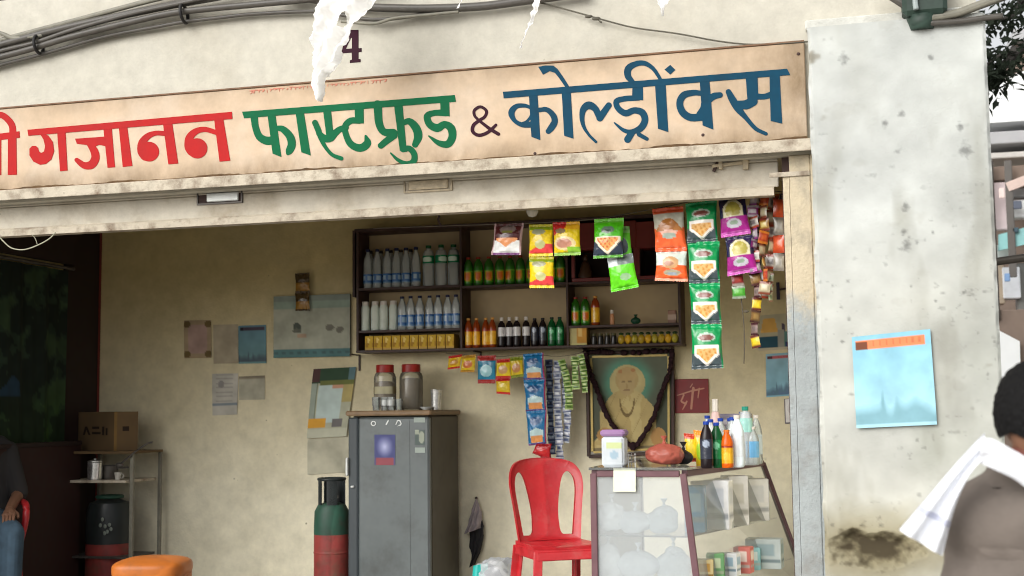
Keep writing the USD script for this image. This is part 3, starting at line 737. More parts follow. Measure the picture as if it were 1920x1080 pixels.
def torn(left, right, Y, label, seed, nx=26, ny=70, holes=()):
    """A ragged strip between two outlines [(v, u)...] of the photograph, creased and really hanging at depth Y."""
    vs = np.array([q[0] for q in left]); vr = np.array([q[0] for q in right])

    def fn(s, t):
        v = vs[0] + (vs[-1] - vs[0]) * t
        ul, ur = np.interp(v, vs, [q[1] for q in left]), np.interp(v, vr, [q[1] for q in right])
        jag = noise3(np.stack([v, v * 0, v * 0], 1), 0.12, seed) * 5
        u = ul + (ur - ul) * s + np.where(s < 0.03, jag * 1.6, 0) + np.where(s > 0.97, -jag * 0.9, 0)
        base = np.array([P(a, b, Y) for a, b in zip(u, v)])
        w = np.linalg.norm(P(ur.mean(), v.mean(), Y) - P(ul.mean(), v.mean(), Y))
        base[:, 1] += 0.13 * w * np.sin(s * 13 + v * 0.03 + seed) + noise3(base, 20, seed, 4) * 0.08
        return base
    m = grid(nx, ny, fn)
    if holes:
        keep = np.ones(len(m.faces), bool)
        st = np.stack([np.tile(np.linspace(0, 1, nx), ny), np.repeat(np.linspace(0, 1, ny), nx)], 1)[m.faces].mean(1)
        for hs, ht, rs, rt in holes:
            keep &= ((st[:, 0] - hs) / rs) ** 2 + ((st[:, 1] - ht) / rt) ** 2 > 1
        m.update_faces(keep)
    t = thing('torn_plastic', label, 'plastic sheet', P(left[0][1], left[0][0], Y), 'torn white plastic hanging from above')
    obj(t, 'sheet', m, M['plastic_white'], True)
    return t


torn([(-72, 592), (0, 594), (60, 590), (110, 586), (140, 585), (160, 584), (190, 597)], [(-72, 740), (0, 708), (30, 684), (60, 660), (90, 645), (118, 634), (135, 610), (160, 606), (176, 604), (190, 601)], -0.45,
     'large bright white torn plastic hanging in front of the door number', 3, 44, 110, holes=((0.62, 0.42, 0.10, 0.05), (0.72, 0.74, 0.10, 0.035)))
torn([(-72, 640), (60, 650), (90, 640), (118, 622), (145, 612)], [(-72, 670), (60, 660), (90, 645), (118, 634), (145, 618)], -0.41, 'narrow fold of white plastic behind the large torn piece', 8, 10, 50)
torn([(-72, 1000), (0, 1002), (20, 998), (35, 992), (60, 982), (92, 976)], [(-72, 1020), (0, 1013), (20, 1009), (35, 1000), (60, 985), (92, 978)], -0.45, 'thin white shred of plastic hanging above the blue letters', 5, 8, 50)
torn([(-72, 1225), (0, 1232), (14, 1238), (30, 1241)], [(-72, 1262), (0, 1256), (14, 1248), (30, 1244)], -0.45, 'short white scrap of plastic at the top edge right of the thin shred', 6, 8, 30)
torn([(-72, 855), (0, 865), (18, 860)], [(-72, 870), (0, 868), (18, 863)], -0.45, 'tiny white shred of plastic beside the cables at the top edge', 9, 5, 20)

# junction box and pipes at the top right of the facade
jb = thing('junction_box', 'dark green junction box with a pale pipe above the pillar', 'box', P(1730, 5, -0.08))
a, b = P(1688, -40, -0.06), P(1775, 34, -0.06)
obj(jb, 'casing', box(a[0], b[0], -0.16, -0.002, b[2], a[2], 0.02), plain('box_green', (46, 62, 54), 0.5, 0.3))
obj(jb, 'pipe', tube([P(1716, -60, -0.17), P(1716, 0, -0.17), P(1718, 18, -0.17)], 0.012, 10), plain('pipe', (150, 160, 158)), True)
obj(jb, 'lower_gland', lathe([(0.0, -0.06), (0.05, -0.06), (0.07, 0.0), (0.0, 0.0)], 14, P(1728, 32, -0.09)), plain('box_green', (46, 62, 54)), True)
for i, (pts, r) in enumerate((([(1650, -20), (1700, 12), (1730, 30)], 0.018), ([(1735, 34), (1790, 26), (1830, 12), (1900, -14)], 0.02), ([(1740, 44), (1800, 40), (1845, 34), (1880, 30)], 0.014))):
    cb = thing('cable', ['dark cable entering the green junction box from the left', 'thick dark cable leaving the green junction box to the right', 'thinner cable below the thick one right of the junction box'][i], 'cable', P(*pts[0], -0.12), 'cables along the upper wall')
    obj(cb, 'sheath', tube(pxpath(pts, -0.12), r, 8), M['cable_pale'] if i == 1 else M['cable'], True)

# ---------------------------------------------------------------- wall rack and its bottles
YR0, YR1 = 2.07, 2.275
zb = {k: np.mean([P(u, v, YR0)[2] for u, v in q]) for k, q in {
    'top': [(680, 427), (1270, 409)], 'c1mid': [(690, 541), (855, 537)], 'c2mid': [(875, 537), (1055, 532)], 'c3mid': [(1070, 531), (1268, 524)],
    'c1low': [(690, 622), (855, 617)], 'c3low': [(1075, 613), (1268, 607)], 'bot': [(690, 656), (1270, 648)]}.items()}
ux = {k: P(u, 540, YR0)[0] for k, u in {'a': 670, 'b': 864, 'c': 1063, 'd': 1273}.items()}
rack = thing('wall_rack', 'dark wooden wall rack of three bays filled with bottles', 'rack', ((ux['a'] + ux['d']) / 2, YR1, zb['bot']))
TH = 0.016
obj(rack, 'back_panel', box(ux['a'] + 0.01, ux['d'] - 0.01, YR1 - 0.006, YR1, zb['bot'], zb['top']), M['rack_back'])
obj(rack, 'top_board', box(ux['a'] - 0.02, ux['d'] + 0.02, YR0 - 0.005, YR1 - 0.007, zb['top'] - TH / 2, zb['top'] + TH / 2 + 0.006, 0.002), M['wood'])
obj(rack, 'bottom_board', box(ux['a'] - 0.01, ux['d'] + 0.012, YR0 - 0.003, YR1 - 0.007, zb['bot'] - TH / 2, zb['bot'] + TH / 2, 0.002), M['wood'])
for k, w in (('a', 0.016), ('b', 0.014), ('c', 0.014), ('d', 0.016)):
    obj(rack, 'upright', box(ux[k] - w / 2, ux[k] + w / 2, YR0, YR1 - 0.007, zb['bot'] + TH / 2 + 0.001, zb['top'] - TH / 2 - 0.001, 0.001), M['wood'])
obj(rack, 'outer_post', box(ux['a'] - 0.048, ux['a'] - 0.030, YR0 + 0.03, YR1, zb['bot'] + 0.37, zb['top'] + 0.01, 0.001), M['wood'])
for k, z, l, r in (('shelf', 'c1mid', 'a', 'b'), ('shelf', 'c1low', 'a', 'b'), ('shelf', 'c2mid', 'b', 'c'), ('shelf', 'c3mid', 'c', 'd'), ('shelf', 'c3low', 'c', 'd')):
    obj(rack, k, box(ux[l] + 0.008, ux[r] - 0.008, YR0 + 0.002, YR1 - 0.007, zb[z] - TH / 2, zb[z] + TH / 2, 0.001), M['wood'])
for u in (672, 900, 1100, 1262):
    q = P(u, 666, YR1)
    obj(rack, 'bracket', cat_(box(q[0] - 0.006, q[0] + 0.006, YR0 + 0.06, YB - 0.002, zb['bot'] - 0.018, zb['bot'] - TH / 2 - 0.001), box(q[0] - 0.006, q[0] + 0.006, YB - 0.010, YB - 0.002, zb['bot'] - 0.12, zb['bot'] - 0.019)), M['wood'])


def label_band(r, z0, z1, fn, center=(0, 0, 0), n=24, ny=14):
    def f(s, t):
        a = -np.pi / 2 + (s - 0.5) * 2 * np.pi
        return np.stack([r * np.cos(a), r * np.sin(a), z1 + (z0 - z1) * t], 1) + np.asarray(center)
    return grid(n, ny, f, fn)


def flat(*rgb):
    return lambda s, t: np.tile(np.array(rgb, float), (len(s), 1))


def bottle(name, label, cat, loc, group, h, r, body, capm, paint, lab=(0.15, 0.5), slim=0.38, liquid=None, cap_h=0.07, neck_at=0.70):
    t = thing(name, label, cat, loc, group)
    nk = r * slim
    prof = [(0, 0.004 * h), (r * 0.82, 0), (r * 0.98, 0.03 * h), (r, 0.08 * h), (r, lab[0] * h), (r * 0.97, lab[0] * h + 0.002), (r * 0.97, lab[1] * h - 0.002), (r, lab[1] * h), (r, (neck_at - 0.07) * h), (r * 0.93, neck_at * h),
            (r * 0.74, (neck_at + 0.09) * h), (nk * 1.15, (0.98 - cap_h) * h - 0.02 * h), (nk, (1 - cap_h) * h), (nk, 0.985 * h), (0, 0.985 * h)]
    obj(t, 'body', lathe(prof, 18), body, 45, local=True)
    if liquid is not None:
        obj(t, 'drink', lathe([(0, 0.01 * h), (r * 0.80, 0.008 * h), (r * 0.94, 0.05 * h), (r * 0.94, (neck_at - 0.06) * h), (r * 0.7, (neck_at + 0.06) * h), (0, (neck_at + 0.062) * h)], 16), liquid, 45, local=True)
    obj(t, 'cap', lathe([(0, (1 - cap_h) * h - 0.001), (nk * 1.25, (1 - cap_h) * h), (nk * 1.25, 0.995 * h), (nk * 1.1, h), (0, h)], 14), capm, 40, local=True)
    if paint:
        m, c = label_band(r * 1.006, lab[0] * h, lab[1] * h, paint)
        obj(t, 'label_band', m, M['film'], True, c, local=True)
    return t


def row(us, name, labels, cat, group, base, Y, **k):
    first = None
    for i, u in enumerate(us):
        x = P(u, 560, Y)[0]
        if first is None:
            first = bottle(name, labels(i), cat, (x, Y, base), group, **k)
        else:
            dup(first, (x + rng.normal(0, .0016), Y + rng.normal(0, .006), base), labels(i), group, rotz=rng.uniform(-50, 50) if name != 'juice_bottle' else rng.uniform(-24, 24))


def blue_lab(s, t):
    c = np.tile(np.array([56, 104, 160.]), (len(s), 1))
    w = (np.abs(np.sin(s * 12.6 + 1.5)) < 0.75) & (np.abs(t - 0.4) < 0.22)
    c[w] = (150, 176, 196)
    c[t > 0.86] = (120, 150, 178)
    return c


def green_lab(s, t):
    c = np.tile(np.array([12, 122, 78.]), (len(s), 1))
    c[np.hypot((s - 0.5) * 5, (t - 0.5) * 2) < 0.7] = (196, 216, 200)
    return c


def fruit_lab(s, t):
    c = np.tile(np.array([62, 140, 22.]), (len(s), 1))
    c[t < 0.2] = (40, 110, 24)
    d = np.hypot((s - 0.5) * 4.2, (t - 0.55) * 1.7)
    c[d < 0.62] = (206, 150, 30); c[d < 0.42] = (206, 100, 16)
    c[(t > 0.2) & (t < 0.3)] = (120, 180, 60)
    return c


def mango_lab(s, t):
    c = np.tile(np.array([226, 166, 24.]), (len(s), 1))
    c[np.hypot((s - 0.5) * 4, (t - 0.6) * 1.6) < 0.4] = (236, 190, 60)
    c[t < 0.14] = (150, 40, 16)
    return c


def white_lab(s, t):
    c = np.tile(np.array([205, 202, 200.]), (len(s), 1))
    c[(np.abs(np.sin(s * 31)) < 0.4) & (np.abs(t - 0.5) < 0.2)] = (150, 146, 150)
    return c


def dark_lab(s, t):
    c = np.tile(np.array([34, 38, 50.]), (len(s), 1))
    c[np.hypot((s - 0.5) * 5, (t - 0.25) * 2) < 0.4] = (150, 160, 176)
    return c


def lime_lab(s, t):
    c = np.tile(np.array([10, 110, 52.]), (len(s), 1))
    c[np.hypot((s - 0.5) * 5, (t - 0.3) * 2) < 0.42] = (120, 200, 150)
    return c


cap_navy, cap_green, cap_red, cap_white, cap_dark = plain('cap_navy', (26, 30, 62)), plain('cap_green', (10, 74, 34)), plain('cap_red', (150, 44, 30)), plain('cap_white', (205, 198, 188)), plain('cap_dark', (36, 28, 24))
hz = lambda z0, vtop, vbase, u, Y: P(u, vtop, Y)[2] - P(u, vbase, Y)[2]
zt = lambda k: zb[k] + TH / 2 + 0.0005
row([690, 708, 726, 744, 762, 781], 'water_bottle', lambda i: f'{ORD[i]} from the left of the blue-banded water bottles, front row, top left shelf', 'bottle', 'clear water bottles on the upper left shelf', zt('c1mid'), 2.13, h=hz(0, 463, 537, 740, 2.13), r=0.031, body=M['pet'], capm=cap_navy, paint=blue_lab, lab=(0.12, 0.36))
row([695, 714, 733, 752, 770], 'water_bottle', lambda i: f'{ORD[i]} from the left of the water bottles, back row, top left shelf', 'bottle', 'clear water bottles on the upper left shelf', zt('c1mid'), 2.215, h=hz(0, 463, 537, 740, 2.13), r=0.031, body=M['pet'], capm=cap_dark, paint=blue_lab, lab=(0.12, 0.36))
row([804, 828, 851], 'soda_bottle', lambda i: f'clear soda bottle with green band, {["left one", "middle one", "right one"][i]} of three on the top left shelf', 'bottle', 'soda bottles with green bands', zt('c1mid'), 2.13, h=hz(0, 459, 536, 828, 2.13), r=0.040, body=M['pet'], capm=cap_green, paint=green_lab, lab=(0.55, 0.74), neck_at=0.78)
row([685, 703, 720, 737], 'milk_bottle', lambda i: f'{ORD[i]} from the left of the milky white bottles on the second left shelf', 'bottle', 'milky white bottles', zt('c1low'), 2.13, h=hz(0, 563, 618, 710, 2.13), r=0.030, body=plain('milky', (200, 208, 196), 0.35), capm=cap_white, paint=None, slim=0.6, cap_h=0.14, neck_at=0.78)
row([754, 771, 788, 805, 822, 839, 855], 'water_bottle', lambda i: f'{ORD[i]} from the left of the water bottles on the second left shelf', 'bottle', 'water bottles on the second left shelf', zt('c1low'), 2.12, h=hz(0, 555, 618, 800, 2.12), r=0.0295, body=M['pet'], capm=cap_navy, paint=blue_lab, lab=(0.10, 0.44))
row([879, 898, 917, 938, 957, 976, 996, 1015, 1035, 1052], 'juice_bottle', lambda i: f'{ORD[i]} from the left of the green juice bottles on the middle upper shelf', 'bottle', 'green juice bottles on the middle upper shelf', zt('c2mid'), 2.12, h=hz(0, 482, 536, 940, 2.12), r=0.031, body=plain('juice_green', (38, 92, 20), 0.25), capm=cap_red, paint=fruit_lab, lab=(0.10, 0.62), neck_at=0.74)
row([878, 893, 909, 924], 'mango_drink', lambda i: f'{ORD[i]} from the left of the yellow mango drinks on the middle lower shelf', 'bottle', 'yellow mango drinks', zt('bot'), 2.12, h=hz(0, 593, 649, 900, 2.12), r=0.0255, body=plain('mango', (132, 52, 10), 0.25), capm=plain('cap_yellow', (206, 150, 70)), paint=mango_lab, lab=(0.10, 0.60), neck_at=0.72)
row([940, 955, 970, 986], 'cola_bottle', lambda i: f'{ORD[i]} from the left of the dark bottles with white caps and white bands', 'bottle', 'dark bottles with white bands', zt('bot'), 2.12, h=hz(0, 593, 649, 960, 2.12), r=0.0255, body=plain('cola', (20, 12, 14), 0.2), capm=cap_white, paint=white_lab, lab=(0.36, 0.66), neck_at=0.72, cap_h=0.12)
row([1002, 1018], 'cola_bottle', lambda i: f'black-capped dark bottle, {["left", "right"][i]} one of the pair before the green bottles', 'bottle', 'dark bottles with black caps', zt('bot'), 2.12, h=hz(0, 596, 649, 1010, 2.12), r=0.0255, body=plain('cola', (20, 12, 14), 0.2), capm=cap_dark, paint=dark_lab, lab=(0.2, 0.68), neck_at=0.72)
row([1034, 1050], 'lime_bottle', lambda i: f'deep green bottle, {["left", "right"][i]} one of the pair at the end of the middle lower shelf', 'bottle', 'deep green bottles', zt('bot'), 2.12, h=hz(0, 595, 649, 1040, 2.12), r=0.027, body=plain('lime', (8, 74, 34), 0.2), capm=plain('cap_deep', (14, 40, 20)), paint=lime_lab, lab=(0.2, 0.64), neck_at=0.72)
row([1079, 1097], 'juice_bottle', lambda i: f'green juice bottle with red cap, {["left", "right"][i]} one of the two on the right lower shelf', 'bottle', 'green juice bottles on the right shelf', zt('c3low'), 2.12, h=hz(0, 558, 612, 1088, 2.12), r=0.029, body=plain('juice_green', (38, 92, 20), 0.25), capm=cap_red, paint=fruit_lab, lab=(0.10, 0.62), neck_at=0.74)
row([1116], 'mango_drink', lambda i: 'single yellow mango drink beside the two green bottles on the right shelf', 'bottle', None, zt('c3low'), 2.12, h=hz(0, 556, 611, 1116, 2.12), r=0.028, body=plain('mango', (132, 52, 10), 0.25), capm=plain('cap_yellow', (206, 150, 70)), paint=mango_lab, lab=(0.10, 0.66), neck_at=0.74)
row([1147], 'lotion_tube', lambda i: 'small pale orange tube standing alone on the right shelf', 'tube', None, zt('c3low'), 2.12, h=hz(0, 584, 612, 1147, 2.12), r=0.015, body=plain('tube_orange', (196, 140, 100)), capm=cap_white, paint=None, slim=0.6, cap_h=0.25, neck_at=0.6)

# yellow cartons under the left bay
for i in range(10):
    u0, u1 = 684 + i * 16.8, 684 + (i + 1) * 16.8 - 0.8
    a, b = P(u0, 626, 2.075), P(u1, 650, 2.075)
    z0 = zt('bot')
    h = hz(0, 624.5, 651, u0, 2.075)
    t = thing('snack_carton', f'{ORD[i]} from the left of the small yellow cartons under the water bottles', 'carton', (a[0], 2.075, z0), 'yellow cartons under the left bay')
    dz = rng.uniform(-0.002, 0.001)
    obj(t, 'carton_box', box(a[0], b[0], 2.078, 2.19, z0, z0 + h + dz, 0.002), plain('carton_side', (150, 112, 24), 0.5))

    def cc(s, t_, i=i):
        c = np.tile(np.array([196, 158, 36.]), (len(s), 1))
        d = (s * 1.3 + t_ * 0.5 + 0.1) % 1.0
        c[(d > 0.5) & (t_ > 0.15) & (t_ < 0.8)] = (160, 116, 22)
        c[np.hypot((s - 0.4) * 2, (t_ - 0.3) * 2) < 0.35] = (222, 196, 110)
        c[t_ > 0.88] = (186, 150, 80)
        return c
    m, c = grid(10, 14, quad_fn((a[0] + 0.001, 2.0765, z0 + h - 0.001), (b[0] - 0.001, 2.0765, z0 + h - 0.001), (b[0] - 0.001, 2.0765, z0 + 0.001), (a[0] + 0.001, 2.0765, z0 + 0.001)), cc)
    obj(t, 'front_print', m, M['paper'], True, c)

# right bay, bottom shelf: carton, little jars, yellow balls
z0 = zt('bot')
a, b = P(1068, 617, 2.09), P(1100, 648, 2.09)
t = thing('snack_carton', 'squat cream and yellow carton at the left end of the lowest right shelf', 'carton', (a[0], 2.09, z0))
h = hz(0, 617, 649, 1080, 2.09)
obj(t, 'carton_box', box(a[0], b[0], 2.092, 2.2, z0, z0 + h, 0.002), plain('carton_side', (150, 112, 24), 0.5))


def cc2(s, t_):
    c = np.tile(np.array([188, 176, 120.]), (len(s), 1))
    c[s > 0.42] = (196, 140, 50)
    c[(s > 0.5) & (s < 0.75) & (t_ < 0.5)] = (220, 186, 110)
    c[t_ > 0.86] = (206, 196, 130)
    return c


m, c = grid(14, 14, quad_fn((a[0], 2.0905, z0 + h), (b[0], 2.0905, z0 + h), (b[0], 2.0905, z0), (a[0], 2.0905, z0)), cc2)
obj(t, 'front_print', m, M['paper'], True, c)
for i, u in enumerate((1114, 1126, 1139, 1151)):
    x = P(u, 640, 2.13)[0]
    t = thing('small_jar', f'{ORD[i]} from the left of the dark little jars on the lowest right shelf', 'jar', (x, 2.13, z0), 'dark little jars')
    obj(t, 'glass', lathe([(0, 0), (0.017, 0), (0.018, 0.005), (0.018, 0.05), (0.014, 0.058), (0, 0.058)], 12), plain('jar_dark', (30, 28, 26), 0.15), 40, local=True)
    obj(t, 'lid', lathe([(0, 0.0585), (0.016, 0.0585), (0.016, 0.072), (0, 0.072)], 12), plain('lid_olive', (70, 66, 30)), 40, local=True)
for i in range(9):
    u = 1165 + i * 12.6
    x = P(u, 636, 2.11)[0]
    t = thing('sweet_pack', f'{ORD[i]} from the left of the round yellow packs along the lowest right shelf', 'pack', (x, 2.11, z0), 'round yellow packs')
    s_ = sphere((0, 0, 0.030), (0.022, 0.022, 0.030), 2)
    s_.vertices += noise3(s_.vertices + i, 60, i)[:, None] * 0.006
    obj(t, 'pack_body', s_, plain('pack_yellow' + str(i % 3), [(170, 140, 40), (196, 150, 36), (160, 146, 50)][i % 3], 0.3), True, local=True)
    obj(t, 'pack_top', lathe([(0.012, 0.058), (0.018, 0.066), (0.008, 0.074), (0, 0.074)], 8), plain('pack_green', (44, 62, 30)), local=True)
x = P(1192, 604, 2.13)[0]
t = thing('green_pouch', 'small dark green pouch lying in the middle of the right shelf', 'pouch', (x, 2.13, zt('c3low')))
obj(t, 'pouch_body', sphere((0, 0, 0.022), (0.032, 0.02, 0.022), 2), plain('pouch', (20, 62, 40)), True, local=True)
obj(t, 'pouch_knot', lathe([(0.012, 0.04), (0.006, 0.05), (0.014, 0.062)], 8), plain('pouch', (20, 62, 40)), local=True)
a, b = P(1252, 586, 2.12), P(1268, 608, 2.12)
t = thing('soap_box', 'small pinkish box at the right end of the right shelf', 'box', (a[0], 2.12, zt('c3low')))
obj(t, 'box_body', box(a[0], b[0], 2.12, 2.16, zt('c3low'), zt('c3low') + 0.082, 0.003), plain('soap', (150, 112, 92)))
obj(t, 'box_band', box(a[0] - 0.001, b[0] + 0.001, 2.1185, 2.1195, zt('c3low') + 0.022, zt('c3low') + 0.055), plain('soapband', (186, 160, 140)))

# maroon wooden cabinets in the upper right bay
z0 = zt('c3mid')
z1 = zb['top'] - TH / 2 - 0.004


def cabinet(u0, u1, ztop, lab, things):
    x0, x1 = P(u0, 480, 2.06)[0], P(u1, 480, 2.06)[0]
    t = thing('wooden_cabinet', lab, 'cabinet', ((x0 + x1) / 2, 2.08, z0))
    obj(t, 'carcass', cat_(box(x0, x0 + 0.02, 2.08, 2.26, z0, ztop), box(x1 - 0.02, x1, 2.08, 2.26, z0, ztop), box(x0 + 0.02, x1 - 0.02, 2.08, 2.26, z0, z0 + 0.02), box(x0 + 0.02, x1 - 0.02, 2.24, 2.26, z0 + 0.02, ztop - 0.02)), M['jamb_dark'])
    hh = ztop - z0
    obj(t, 'fascia', box(x0 - 0.004, x1 + 0.004, 2.066, 2.26, ztop - hh * 0.46, ztop, 0.004), M['maroon'])
    obj(t, 'sill', box(x0 - 0.004, x1 + 0.004, 2.066, 2.079, z0, z0 + 0.022, 0.003), M['maroon'])
    obj(t, 'stile', box(x0 - 0.004, x0 + 0.016, 2.066, 2.079, z0 + 0.023, ztop - hh * 0.46 - 0.001), M['maroon'])
    obj(t, 'stile', box(x1 - 0.016, x1 + 0.004, 2.066, 2.079, z0 + 0.023, ztop - hh * 0.46 - 0.001), M['maroon'])
    return x0, x1


cabinet(1072, 1192, z1 - 0.01, 'maroon wooden cabinet with a dark open front in the upper right bay', 0)
x0, x1 = cabinet(1194, 1240, z1 - 0.02, 'narrow maroon cabinet beside the wider one in the upper right bay', 0)
q = P(1098, 520, 2.12)
t = thing('brass_figure', 'small brownish figure standing in the open front of the maroon cabinet', 'figurine', (q[0], 2.12, z0 + 0.02))
obj(t, 'body', lathe([(0, 0), (0.045, 0), (0.05, 0.02), (0.038, 0.06), (0.03, 0.09), (0.014, 0.115), (0, 0.118)], 14), plain('figure', (62, 40, 24)), 40, local=True)
obj(t, 'head', sphere((0, 0, 0.135), (0.018, 0.018, 0.022), 2), plain('figure', (62, 40, 24)), True, local=True)


# ---------------------------------------------------------------- hanging packets
def packet_mesh(tl, tr, br, bl, thick, color, seed=0, nx=26, ny=34, seal=0.075, pinch=0.05):
    tl, tr, br, bl = map(np.asarray, (tl, tr, br, bl))
    q = quad_fn(tl, tr, br, bl)
    nrm = np.cross(tr - tl, bl - tl); nrm = nrm / np.linalg.norm(nrm)
    if nrm[1] > 0:
        nrm = -nrm
    W = np.linalg.norm(tr - tl)

    def side(sign, t0, t1, puff=True):
        def fn(s, t):
            T = t0 + (t1 - t0) * t
            k = np.clip((T - seal) / (1 - 2 * seal), 0, 1)
            bulge = (np.sin(np.pi * s) ** 0.6) * (np.sin(np.pi * k) ** 0.55) if puff else 0 * s
            S = 0.5 + (s - 0.5) * (1 - pinch * np.sin(np.pi * k))
            p = q(S, T)
            cr = noise3(np.stack([s * 2.2, T * 3, 0 * s + seed], 1), 2.1, seed, 4) * 0.55 * W * (0.20 + 0.25 * (1 - bulge))
            ray = np.sin(s * 26 + seed) * 0.010 * W * np.exp(-np.minimum(k, 1 - k) * 9)
            return p + nrm * (sign * thick * 1.45 * bulge + (cr * 0.5 + ray * 1.5))[:, None]
        return fn, (lambda s, t: color(s, t0 + (t1 - t0) * t))
    return side


def packet(name, label, quad, Y, thick, color, group, seed=0, seals=None, tiltY=0.0):
    """quad: four photo pixels TL TR BR BL; a filled, crimped film packet hanging at depth Y."""
    pts = [P(*q, Y) for q in quad]
    pts[2] = pts[2] + np.array([0, tiltY, 0]); pts[3] = pts[3] + np.array([0, tiltY, 0])
    c0 = np.mean(pts, 0)
    t = thing(name, label, 'snack packet', (pts[0] + pts[1]) / 2, group)
    sd = packet_mesh(*pts, thick, color, seed)
    f, cf = sd(1, 0.075, 0.925); g_, cg = sd(-1, 0.075, 0.925)
    m1, c1 = grid(28, 34, f, cf)
    m2, c2 = grid(14, 16, g_, lambda s, t: cg(s, t) * 0.5 + 70)
    m2.invert()
    m = trimesh.Trimesh(np.vstack([m1.vertices, m2.vertices]), np.vstack([m1.faces, m2.faces + len(m1.vertices)]), process=False)
    obj(t, 'pouch', m, M['film'], True, np.vstack([c1, c2]))
    for (a, b) in ((0.0, 0.075), (0.925, 1.0)):
        f, cf = sd(1, a, b, False)

        def fz(s, tt, f=f):
            p = f(s, tt)
            p[:, 1] += 0.0012 * np.sin(tt * 25)
            p[:, 2] += 0.0015 * np.sign(np.sin(s * 90)) * ((tt > 0.95) if a > 0.5 else (tt < 0.05)) * (1 if a > 0.5 else -1)
            return p
        m, c = grid(28, 6, fz, cf)
        obj(t, 'seal', m, M['film'], True, c)
    return t


def put(c, mask, rgb):
    c[mask] = rgb
    return c


def ell(s, t, cs, ct, rs, rt):
    return np.hypot((s - cs) / rs, (t - ct) / rt) < 1


def pk_green(s, t):
    c = np.tile(np.array([0, 138, 72.]), (len(s), 1))
    put(c, t < 0.1, (0, 150, 84))
    put(c, ell(s, t, .5, .30, .30, .10), (170, 190, 176)); put(c, ell(s, t, .5, .31, .25, .07), (120, 70, 60))
    low = t > 0.60
    put(c, low & (t > 0.60 + 0.12 * np.abs(s - .5)), (62, 74, 78))
    sh_ = (t > 0.47) & (t < 0.94 - 0.62 * np.abs(s - .5)) & (np.abs(s - .5) < 0.42)
    put(c, sh_, (236, 232, 222))
    sh2 = (t > 0.54) & (t < 0.87 - 0.64 * np.abs(s - .5)) & (np.abs(s - .5) < 0.35)
    put(c, sh2, (224, 178, 112))
    chips = sh2 & (np.sin(s * 31 + t * 17) * np.sin(t * 37 - s * 9) > 0.25)
    put(c, chips, (204, 144, 70))
    put(c, (s > .93) & (t > 0.15), (0, 110, 60))
    return c


def pk_lime(s, t):
    c = np.tile(np.array([70, 172, 20.]), (len(s), 1))
    put(c, t < 0.12, (108, 190, 60))
    put(c, ell(s, t, .5, .30, .22, .09), (92, 112, 96)); put(c, ell(s, t, .5, .32, .14, .03), (50, 70, 60))
    low = t > 0.56 + 0.0 * s
    put(c, low & (t > 0.58), (42, 52, 66))
    v = (t > 0.48) & (t < 0.93 - 0.75 * np.abs(s - .5)) & (np.abs(s - .5) < 0.44)
    put(c, v, (238, 226, 202))
    v2 = (t > 0.50) & (t < 0.85 - 0.75 * np.abs(s - .5)) & (np.abs(s - .5) < 0.36)
    put(c, v2, (222, 168, 100))
    put(c, v2 & (np.sin(s * 40) * np.sin(t * 45) > 0.2), (214, 110, 60))
    put(c, t > 0.93, (92, 160, 60))
    return c


def pk_lime_back(s, t):
    c = np.tile(np.array([96, 205, 24.]), (len(s), 1))
    put(c, (t < 0.3), (120, 130, 128)); put(c, (t < 0.3) & (s < 0.4), (214, 222, 224))
    put(c, ell(s, t, .62, .65, .2, .1), (150, 190, 140))
    return c


def pk_orange_top(s, t):
    c = np.tile(np.array([238, 104, 56.]), (len(s), 1))
    put(c, t < 0.58 + 0.10 * np.cos((s - .5) * 6), (200, 196, 180))
    put(c, (t > 0.26 + 1.5 * (s - .5) ** 2) & (t < 0.56), (176, 112, 52))
    put(c, t < 0.13, (226, 88, 44))
    put(c, ell(s, t, .5, .60, .28, .07), (240, 190, 170)); put(c, ell(s, t, .5, .66, .24, .07), (172, 184, 170))
    return c


def pk_orange(s, t):
    c = np.tile(np.array([238, 96, 44.]), (len(s), 1))
    put(c, t < 0.5, (212, 222, 212)); put(c, t < 0.06, (236, 110, 80))
    put(c, ell(s, t, .5, .42, .27, .20), (206, 160, 112)); put(c, ell(s, t, .45, .45, .16, .08), (166, 110, 76))
    put(c, ell(s, t, .55, .74, .27, .10), (170, 160, 134)); put(c, ell(s, t, .55, .77, .15, .05), (150, 160, 170))
    put(c, t > 0.9, (246, 170, 140))
    return c


def pk_purple(s, t):
    c = np.tile(np.array([156, 30, 128.]), (len(s), 1))
    put(c, t < 0.52, (26, 20, 56))
    put(c, ell(s, t, .5, .40, .38, .32) & (t < 0.52), (222, 216, 180)); put(c, ell(s, t, .5, .36, .28, .22) & (t < 0.5), (176, 164, 74))
    put(c, ell(s, t, .5, .70, .27, .12), (190, 186, 196)); put(c, ell(s, t, .5, .68, .17, .05), (140, 160, 140))
    put(c, t > 0.88, (206, 100, 186))
    return c


def pk_brown(s, t):
    c = np.tile(np.array([66, 22, 24.]), (len(s), 1))
    put(c, ell(s, t, .5, .2, .28, .14), (116, 100, 96)); put(c, ell(s, t, .5, .28, .2, .05), (110, 108, 50))
    put(c, t > 0.52 + 0.1 * np.abs(s - .5), (226, 226, 222))
    put(c, (t > 0.48) & (t < 0.76 - 0.6 * np.abs(s - .5)) & (np.abs(s - .5) < 0.36), (226, 150, 96))
    put(c, (t > 0.93), (110, 60, 110))
    put(c, (s < 0.06) | (s > 0.94), (170, 140, 140))
    return c


